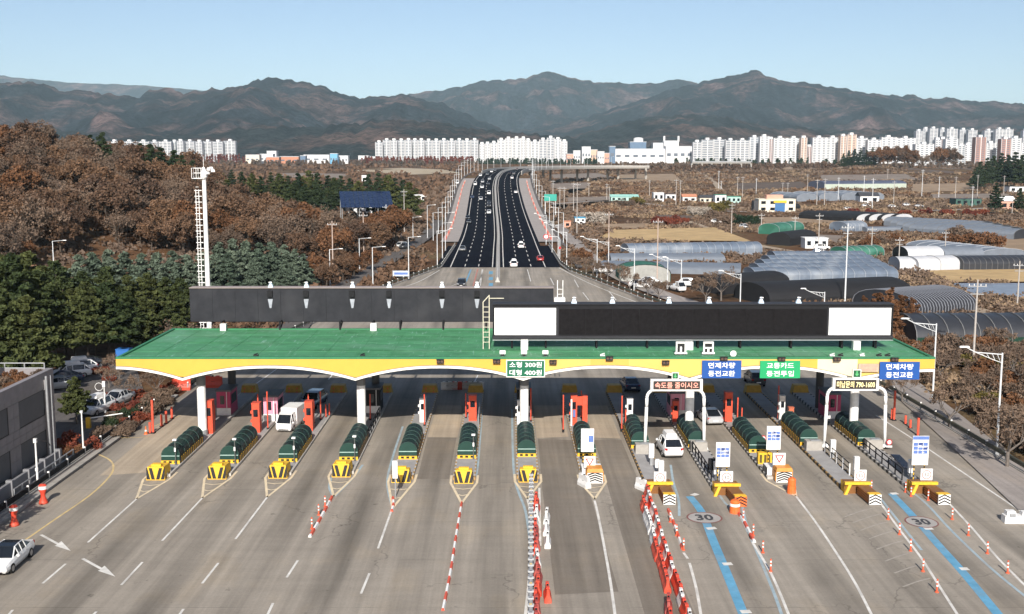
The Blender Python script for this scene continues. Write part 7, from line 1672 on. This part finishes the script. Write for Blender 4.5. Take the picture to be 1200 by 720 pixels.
# bare street trees right of the ramp and by the footpath
for i, (px, by, top) in enumerate(((670,314,296),(677,317,298),(687,320,299),(695,322,300),(704,326,302),(712,330,303),(726,335,306),(759,346,322),(772,352,322),(738,340,316),(827,356,318),(845,352,310))):
    p = GT(px, by); plant(BARE[i % 4], p, i*2.1, max(3, HT(p.y, top)-p.z)/5.2, 'street_tree', 'bare street tree in the row right of the ramp', 'tree', 'bare street trees right of the ramp')
p = G(1112,502); plant(BARE[1], p, .4, HT(p.y, 447)/5.0, 'street_tree', 'bare spreading tree by the footpath, right of the canopy end', 'tree', None); p = G(1057,471); plant(BARE[2], p, 1.4, HT(p.y, 434)/5.0, 'street_tree', 'small bare tree by the guardrail under the right blue sign', 'tree', None)
p = G(1180,548); plant(BARE[3], p, 2.4, HT(p.y, 468)/5.0, 'street_tree', 'bare tree at the right edge beside the nearest lamp', 'tree', None); p = G(1042,452); plant(BARE[0], p, 3.4, HT(p.y, 425)/5.0, 'street_tree', 'bare tree half hidden by the right blue sign', 'tree', None)
for i, (px, by, top) in enumerate(((1012,392,352),(1026,396,347),(1040,398,344),(1055,398,350),(1068,400,355),(1018,404,362),(1047,406,360))):
    p = G(px, by); plant(META[i % 2], p, i*1.3, HT(p.y, top)/8*1.05, 'larch_tree', 'rusty brown feathery tree right of the front billboard', 'tree', 'rusty feathery trees right of the billboard')
# thick shrubbery on the slope right of the footpath
def slope(px0, px1, py0, py1, n, dmin):
    out = []
    for _ in range(n*30):
        if len(out) >= n: break
        px, py = rv.uniform(px0, px1), rv.uniform(py0, py1); p = GT(px, py)
        if blocked(p.x, p.y, 1.6) or p.x < 44 or any((p.x-q[0])**2+(p.y-q[1])**2 < dmin*dmin for q in out): continue
        out.append((p.x, p.y, p.z))
    return out
S1 = slope(1085, 1290, 430, 560, 46, 1.9)
for i, (x, y, z) in enumerate(S1):
    k = rv.choice(('twig','twig','olive','rust','twig','olive')); plant(BUSH[k][i % 2], (x,y,z), i, rv.uniform(.85,1.35), 'shrub', {'twig':'leafless bush','olive':'olive bush','rust':'rusty bush'}[k] + ' on the slope right of the footpath', 'shrub', k + ' bushes on the right slope')
for i, (x, y, z) in enumerate(slope(1010, 1230, 398, 432, 34, 2.2)):
    k = rv.choice(('twig','rust','twig','twig')); plant(BUSH[k][i % 2], (x,y,z), i, rv.uniform(1.0,1.7), 'shrub', {'twig':'leafless bush','rust':'rusty bush'}[k] + ' between the canopy end and the dark greenhouse', 'shrub', k + ' bushes by the dark greenhouse')
for i, (x, y) in enumerate(scatter(26, lambda: (rv.uniform(46,78), rv.uniform(66,150)), 5.5, m=2.2)):
    if x < 50 and y < 95: continue
    plant(BARE[i % 4], (x,y,0), i, rv.uniform(.7,1.05), 'bare_tree', 'leafless young tree on the slope right of the footpath', 'tree', 'leafless trees on the right slope')
# hedges and trees among the fields on the right
for i, (px, by, k, s) in enumerate(((752,333,'olive',1.2),(765,331,'olive',1.2),(778,330,'olive',1.3),(790,330,'olive',1.3),(804,330,'olive',1.3),(815,333,'olive',1.2),(729,322,'dark',1.8),(737,330,'dark',1.2),(690,312,'rust',1.9),(698,306,'rust',1.9),(705,312,'rust',1.8),(682,304,'rust',1.6),(694,298,'rust',1.7),(712,303,'rust',1.3),
    (815,350,'twig',1.7),(830,354,'twig',1.8),(845,350,'twig',1.8),(858,356,'twig',1.7),(822,342,'twig',1.7),(808,346,'dark',1.4),(872,352,'twig',1.6),(888,354,'twig',1.5),(862,262,'dark',2.4),(872,263,'dark',2.4),(884,264,'dark',2.2),(850,262,'twig',2.5),(838,258,'twig',2.6),(824,254,'pale',2.4),(812,252,'pale',2.2),(900,262,'olive',2.2),(915,261,'olive',2.2),(928,260,'olive',2.0),(850,246,'olive',3.0),(840,248,'olive',2.6),(745,240,'olive',2.8),(735,243,'twig',2.6),
    (790,262,'red',2.6),(780,263,'red',2.6),(770,262,'red',2.4),(800,263,'red',2.2),(1115,288,'rust',2.2),(1130,286,'twig',2.4),(1145,288,'rust',2.4),(1160,290,'rust',2.4),(1175,290,'rust',2.0),(1125,279,'twig',2.4),(1105,272,'twig',2.2),(1020,290,'rust',1.8),(1035,288,'twig',1.8),(1048,286,'rust',1.8),(1005,284,'twig',1.8),(1000,250,'red',2.0),(1020,251,'red',2.0),(1060,252,'red',2.0),(1085,251,'red',2.2),(1110,252,'red',2.2),(1135,252,'red',2.2),(1150,252,'red',2.2),(930,283,'rust',1.3),(1075,345,'twig',1.5),(1088,350,'twig',1.4),(1150,366,'rust',1.5),(1160,368,'twig',1.4),(1172,372,'rust',1.4))):
    p = GT(px, by)
    if blocked(p.x, p.y, .3): continue
    plant(BUSH[k][i % len(BUSH[k])], p, i*1.7, s, 'shrub', {'olive':'olive green','dark':'dark green','rust':'rusty orange','twig':'leafless brown','pale':'pale twiggy','red':'dull red'}[k] + ' bush among the fields right of the highway', 'shrub', k + ' bushes in the right fields')
for i, (px, by, top, k) in enumerate(((988,203,179,2),(994,204,176,3),(1001,204,174,2),(1008,205,173,3),(1015,205,175,2),(1022,204,172,3))):
    y = 1290; x = XA(px,y,15); z = land(x,y); plant(PINE[k], (x,y,z-1), i, max(8,HT(y,top)-z)/(10.5+k), 'pine_tree', 'dark pine in the clump on the mound before the apartments', 'tree', 'dark clump on the mound', )
for i, (px, top, k) in enumerate(((1030,171,4),(1040,170,4),(1051,168,0),(1060,169,4),(1068,174,0),(1082,180,3),(1092,176,3),(1101,171,4),(1110,173,2),(1118,178,2),(1076,181,1))):
    y = 1280+i*4; x = XA(px,y,15); z = land(x,y); plant(DEC[k], (x,y,z-1), i, max(8,HT(y,top)-z)/10.6, 'autumn_tree', 'big rusty autumn tree on the mound before the apartments', 'tree', 'autumn trees on the mound')
for i, (px, by, top) in enumerate(((1147,222,190),(1155,221,186),(1163,220,183),(1172,220,180),(1180,220,182),(1188,221,179),(1196,222,182),(1204,222,180),(1143,224,196))):
    p = GT(px, by); plant(PINE[2+i % 2], p, i, (HT(p.y, top)-p.z)/(12.5+i % 2)*1.0, 'pine_tree', 'dark pine in the grove at the right edge before the apartments', 'tree', 'dark grove at the right edge')
for i, (px, by, top) in enumerate(((688,262,242),(696,263,241),(705,258,246))):
    p = GT(px, by); plant(BUSH['pale'][0], p, i, max(3, HT(p.y, top)-p.z)/2.6, 'pale_tree', 'round pale leafless tree beside the houses right of the lamp row', 'tree', 'pale trees right of the lamp row')
p = GT(1166,250); plant(PINE[3], p, 0, (HT(p.y,216)-p.z)/13, 'pine_tree', 'lone tall dark pine by the pink house at the right', 'tree', None); p = GT(1194,250); plant(PINE[2], p, 1, (HT(p.y,222)-p.z)/12, 'pine_tree', 'dark pine at the right edge beside the pink house', 'tree', None)
# slopes left of the highway: shrubs and small trees
for i, (px, by, top, k) in enumerate(((352,292,262,4),(372,300,262,0),(392,312,262,4),(405,300,258,0),(418,306,262,2),(435,300,264,0),(445,296,262,2),(450,292,247,4),(464,288,240,4),(438,284,250,4),(480,272,246,1),(424,280,252,0),(410,278,252,1),(388,276,248,0),(365,276,240,4),(345,300,270,2),(396,322,292,2),(415,324,296,4),(436,318,290,4),(368,334,296,4),(383,338,304,0),(402,330,300,2))):
    p = GT(px, by); plant(DEC[k], p, i, max(3.5,HT(p.y, top)-p.z)/10.5, 'autumn_tree', 'rusty autumn tree between the evergreens and the side road', 'tree', 'autumn trees left of the side road')
# ground cover that nobody could count
def scrub(name, leaf, n, gen, size, hgt, k=14, ok=lambda x, y: True, m=.9):
    rng = np.random.default_rng(len(name)*7+n); C = []; S = []; done = 0; t = 0
    while done < n and t < n*6:
        t += 1; x, y = gen()
        if not ok(x, y) or blocked(x, y, m): continue
        done += 1; f = (y/300)**.75; r = hgt(y)
        z = land(x, y); q = rng.normal(size=(k,3))*np.array([r*.75,r*.75,r*.42]); q[:,2] = np.abs(q[:,2])+.05; C.append(q+np.array([x,y,z])); S.append(np.full(k, size(y)))
    C = np.concatenate(C); S = np.concatenate(S); V, Q = quads(C, rng, S, .05, 1.3); return stuff(link(name, npmesh(name, V, Q, leaf)))
def gfield(x0f, x1f, y0, y1):
    def g():
        y = y0*(y1/y0)**rv.random(); a, b = XA(x0f, y), XA(x1f, y); return rv.uniform(a, b), y
    return g
nz2 = lambda x, y, s, k: mnoise.noise((x*s, y*s, k))
scrub('brown_scrub', LM_TWIG, 4200, gfield(600, 1230, 170, 1700), lambda y: .10+y*.0004, lambda y: .7+y*.0010, 26, lambda x, y: nz2(x,y,.02,1) > -.05)
scrub('rusty_scrub', LM_BROWN, 2000, gfield(600, 1230, 170, 1700), lambda y: .10+y*.0004, lambda y: .6+y*.0010, 26, lambda x, y: nz2(x,y,.015,5) > .12)
scrub('dry_grass', mat('dry_grass_straw', (.23,.16,.10), .9, .3, .3), 3600, gfield(590, 1230, 120, 1300), lambda y: .08+y*.0004, lambda y: .45+y*.0008, 22, lambda x, y: nz2(x,y,.02,9) > .0)
scrub('brown_scrub', LM_BROWN, 1900, gfield(-30, 560, 180, 1700), lambda y: .16+y*.0010, lambda y: .8+y*.002, 13, lambda x, y: not (x < -60 and y > 230 and y < 430))
scrub('hill_undergrowth', LM_TWIG, 2600, lambda: (rv.uniform(-215,-42), rv.uniform(205,440)), lambda y: .30, lambda y: 1.5, 14, lambda x, y: hill(x,y) > .3)
scrub('embankment_scrub', LM_TWIG, 1600, lambda: (rv.choice((-1,1))*rv.uniform(20,42)-4, rv.uniform(290,760)), lambda y: .2+y*.0008, lambda y: .7+y*.001, 12)
scrub('ramp_verge_scrub', LM_BROWN, 900, lambda: (rv.choice((-1,1))*rv.uniform(16,50), rv.uniform(150,340)), lambda y: .22, lambda y: .75, 12)
def treeline(name, leaf, px0, px1, y, n, h0, h1, wide, seed):
    """far trees that read as one mass: cone of leaf faces on a stem for each"""
    rng = np.random.default_rng(seed); rg = random.Random(seed); C = []
    for i in range(n):
        yy = y+rg.uniform(-40,40); x = XA(rg.uniform(px0,px1), yy, 15); z = land(x,yy); h = rg.uniform(h0,h1); k = 60
        t = rng.random(k)**.8; a = rng.random(k)*6.283; r = wide*h*(1-t*.85)*np.sqrt(rng.random(k)); C.append(np.stack([x+r*np.cos(a), yy+r*np.sin(a), z+h*t],1))
    C = np.concatenate(C); V, Q = quads(C, rng, np.full(len(C), .9), .1, 1.2); return stuff(link(name, npmesh(name, V, Q, leaf)))
treeline('red_treeline', LM_RED, 225, 335, 2050, 70, 9, 17, .18, 3); treeline('red_treeline', LM_RED, 420, 556, 1950, 130, 8, 13, .3, 4); treeline('brown_treeline', LM_TWIG, 250, 560, 1750, 160, 6, 9, .45, 5)
treeline('dark_treeline', LM_DARK, 560, 700, 1900, 90, 6, 10, .4, 6); treeline('brown_treeline', LM_TWIG, 700, 1210, 1560, 260, 5, 9, .5, 7); treeline('dark_treeline', LM_DARK, 790, 1000, 1850, 60, 6, 11, .4, 8); treeline('brown_treeline', LM_BROWN, 690, 980, 1400, 140, 4, 8, .6, 9)
# ---------------------------------------------------------------- air
hz = MB().box(-14000, 14000, -400, 17500, -4, 1000).build('haze', [])
hm = bpy.data.materials.new('haze_air'); hm.use_nodes = True; n = hm.node_tree.nodes
for k in list(n):
    if k.type == 'BSDF_PRINCIPLED': n.remove(k)
out = [k for k in n if k.type == 'OUTPUT_MATERIAL'][0]
v = n.new('ShaderNodeVolumePrincipled'); v.inputs['Color'].default_value = (.62,.86,1,1); v.inputs['Density'].default_value = HAZE; v.inputs['Anisotropy'].default_value = -.2
hm.node_tree.links.new(v.outputs[0], out.inputs['Volume']); hz.data.materials.clear(); hz.data.materials.append(hm); stuff(hz)
# ---------------------------------------------------------------- labels: tell look-alikes apart by their order across the view
bpy.context.view_layer.update()
ml = {}
for o in bpy.data.objects:
    if 'category' in o: ml.setdefault(o['label'], []).append(o)
ORD += ['twenty first','twenty second','twenty third','twenty fourth','twenty fifth']
def view_x(o):
    p = o.matrix_world.translation
    if o.type == 'MESH' and p.length < .01: p = o.matrix_world @ (sum((Vector(c) for c in o.bound_box), Vector()) / 8)
    return seen_px(p.x, max(1, p.y))
for lab, os_ in ml.items():
    if 1 < len(os_) <= 25:
        for k, o in enumerate(sorted(os_, key=view_x)): o['label'] = lab + ', ' + ORD[k] + ' from the left'
for o in bpy.data.objects:
    if 'label' in o and len(o['label'].split()) > 16: print('LONG', o['label'])
